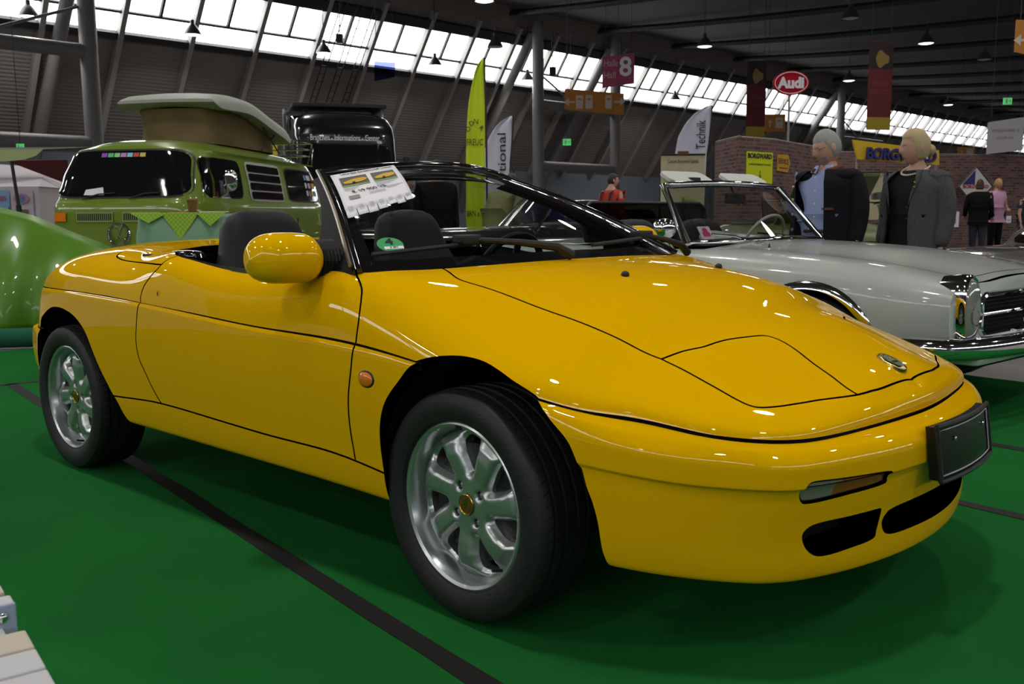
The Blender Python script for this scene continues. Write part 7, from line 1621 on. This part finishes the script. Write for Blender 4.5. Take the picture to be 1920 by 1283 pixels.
# price sheet and emission sticker on the roadster's windscreen
def on_screen(s, t, off=.012):
    q = Vector(WS(s, t)); a = Vector(WS(s + .01, t)) - Vector(WS(s - .01, t)); b = Vector(WS(s, t + .01)) - Vector(WS(s, t - .01)); n = a.cross(b).normalized(); n = n if n.z > 0 else -n; return q + n * off, a.normalized(), b.normalized(), n
def price_sheet():
    t = thing('price_sheet', 'white for-sale sheet with two car photos taped inside the windscreen corner', 'paper')
    # corners on the screen: rows from the top edge to the torn tabs
    A, B, C_, D = (-.966, .90), (-.497, .973), (-.645, .525), (-.982, .392)
    def Q(u, v, off):
        s0 = A[0] + (B[0] - A[0]) * u; t0 = A[1] + (B[1] - A[1]) * u; s1 = D[0] + (C_[0] - D[0]) * u; t1 = D[1] + (C_[1] - D[1]) * u; return on_screen(s0 + (s1 - s0) * v, t0 + (t1 - t0) * v, off)[0]
    def sheet(nm, u0, u1, v0, v1, m_, off, n=8): return mb().grid([[Q(u0 + (u1 - u0) * i / n, v0 + (v1 - v0) * j / n, off) for j in range(n + 1)] for i in range(n + 1)], flip=True).build(nm, m_, t, sm=True)
    m_ = mb(); n = 14; base = .014
    m_.grid([[Q(i / n, .86 * j / 10, base) for j in range(11)] for i in range(n + 1)], flip=True)
    for k in range(7):
        u0, u1 = k / 7 + .004, (k + 1) / 7 - .004; lift = [.0, .002, .0, .003, .010, .004, .008][k]; m_.grid([[Q(u, .86, base), Q(u, .93, base + lift * .5), Q(u, 1.0, base + lift)] for u in np.linspace(u0, u1, 4)], flip=True)
    o = m_.build('sheet', M_WHITE, t, sm=True); o.modifiers.new('t', 'SOLIDIFY').thickness = .0006
    for u0 in (.08, .53):
        sheet('photo', u0, u0 + .38, .14, .36, mat('photo_grey', (.10, .085, .07), .6), base + .002)
        m2 = mb(); sh = [(.04, .62), (.2, .50), (.42, .38), (.62, .34), (.85, .36), (.97, .46), (.92, .66), (.7, .80), (.4, .84), (.1, .80)]
        m2.add([Q(u0 + .38 * x, .14 + .22 * y, base + .0035) for x, y in sh], [tuple(range(len(sh)))]); m2.build('photo_car', mat('photo_yellow', (.62, .38, .01), .6), t); sheet('photo_wheel', u0 + .14, u0 + .18, .30, .335, M_INK, base + .005, 2); sheet('photo_strip', u0, u0 + .38, .36, .378, mat('photo_green', (.25, .55, .08), .6), base + .002)
    INK2 = mat('faint_print', (.42, .41, .44), .8)
    def line(u0, u1, v, h=.012, m3=INK2): sheet('print_line', u0, u1, v, v + h, m3, base + .002, 3)
    for k in range(4): line(.08, .30 - .03 * k, .40 + .022 * k, .009); line(.53, .90 - .05 * k, .40 + .022 * k, .009)
    for k in range(3): line(.38, .62, .585 + .022 * k, .008); line(.66, .93 - .06 * k, .53 + .022 * k, .009)
    sheet('qr_block', .10, .24, .60, .68, mat('code_grey', (.28, .27, .24), .8), base + .002, 2)
    for k in range(7):
        for j in range(3): line((k + .30 + .16 * j) / 7, (k + .36 + .16 * j) / 7, .80, .11)
    def put(tx, u, v, size, w):
        a = Q(u - .05, v, base + .003); b = Q(u + .05, v, base + .003); c = Q(u, v - .03, base + .003); p = Q(u, v, base + .003); text('sheet_lettering', tx, size, frame4(p, b - a, c - p), M_INK, t, width=w, depth=.0004)
    put('€ 19 900 VB', .40, .53, .026, .13); put('Lotus Elan Sondermodell Limited', .5, .06, .016, .20)
price_sheet()
def eco_badge():
    q, a, b, n = on_screen(-.871, .15, .016); M = frame4(q, a, b); t = tag(mb().prism([(.038 * math.cos(k), .040 * math.sin(k)) for k in np.linspace(0, 2 * PI, 33)[:-1]], .0012, M).build('emission_sticker', mat('sticker_green', (.02, .30, .09), .5), ROADSTER), 'round green emission sticker marked 4')
    text('sticker_number', '4', .045, M @ T3(.0, .014, .0025), M_INK, t, bold=.001, depth=.0004); mb().prism(rrect(.056, .014, .002), .0025, M @ T3(.006, -.020)).build('sticker_plate_strip', M_WHITE, t); text('sticker_marks', 'S EM', .012, M @ T3(.006, -.020, .0032), M_INK, t, depth=.0003)
eco_badge()
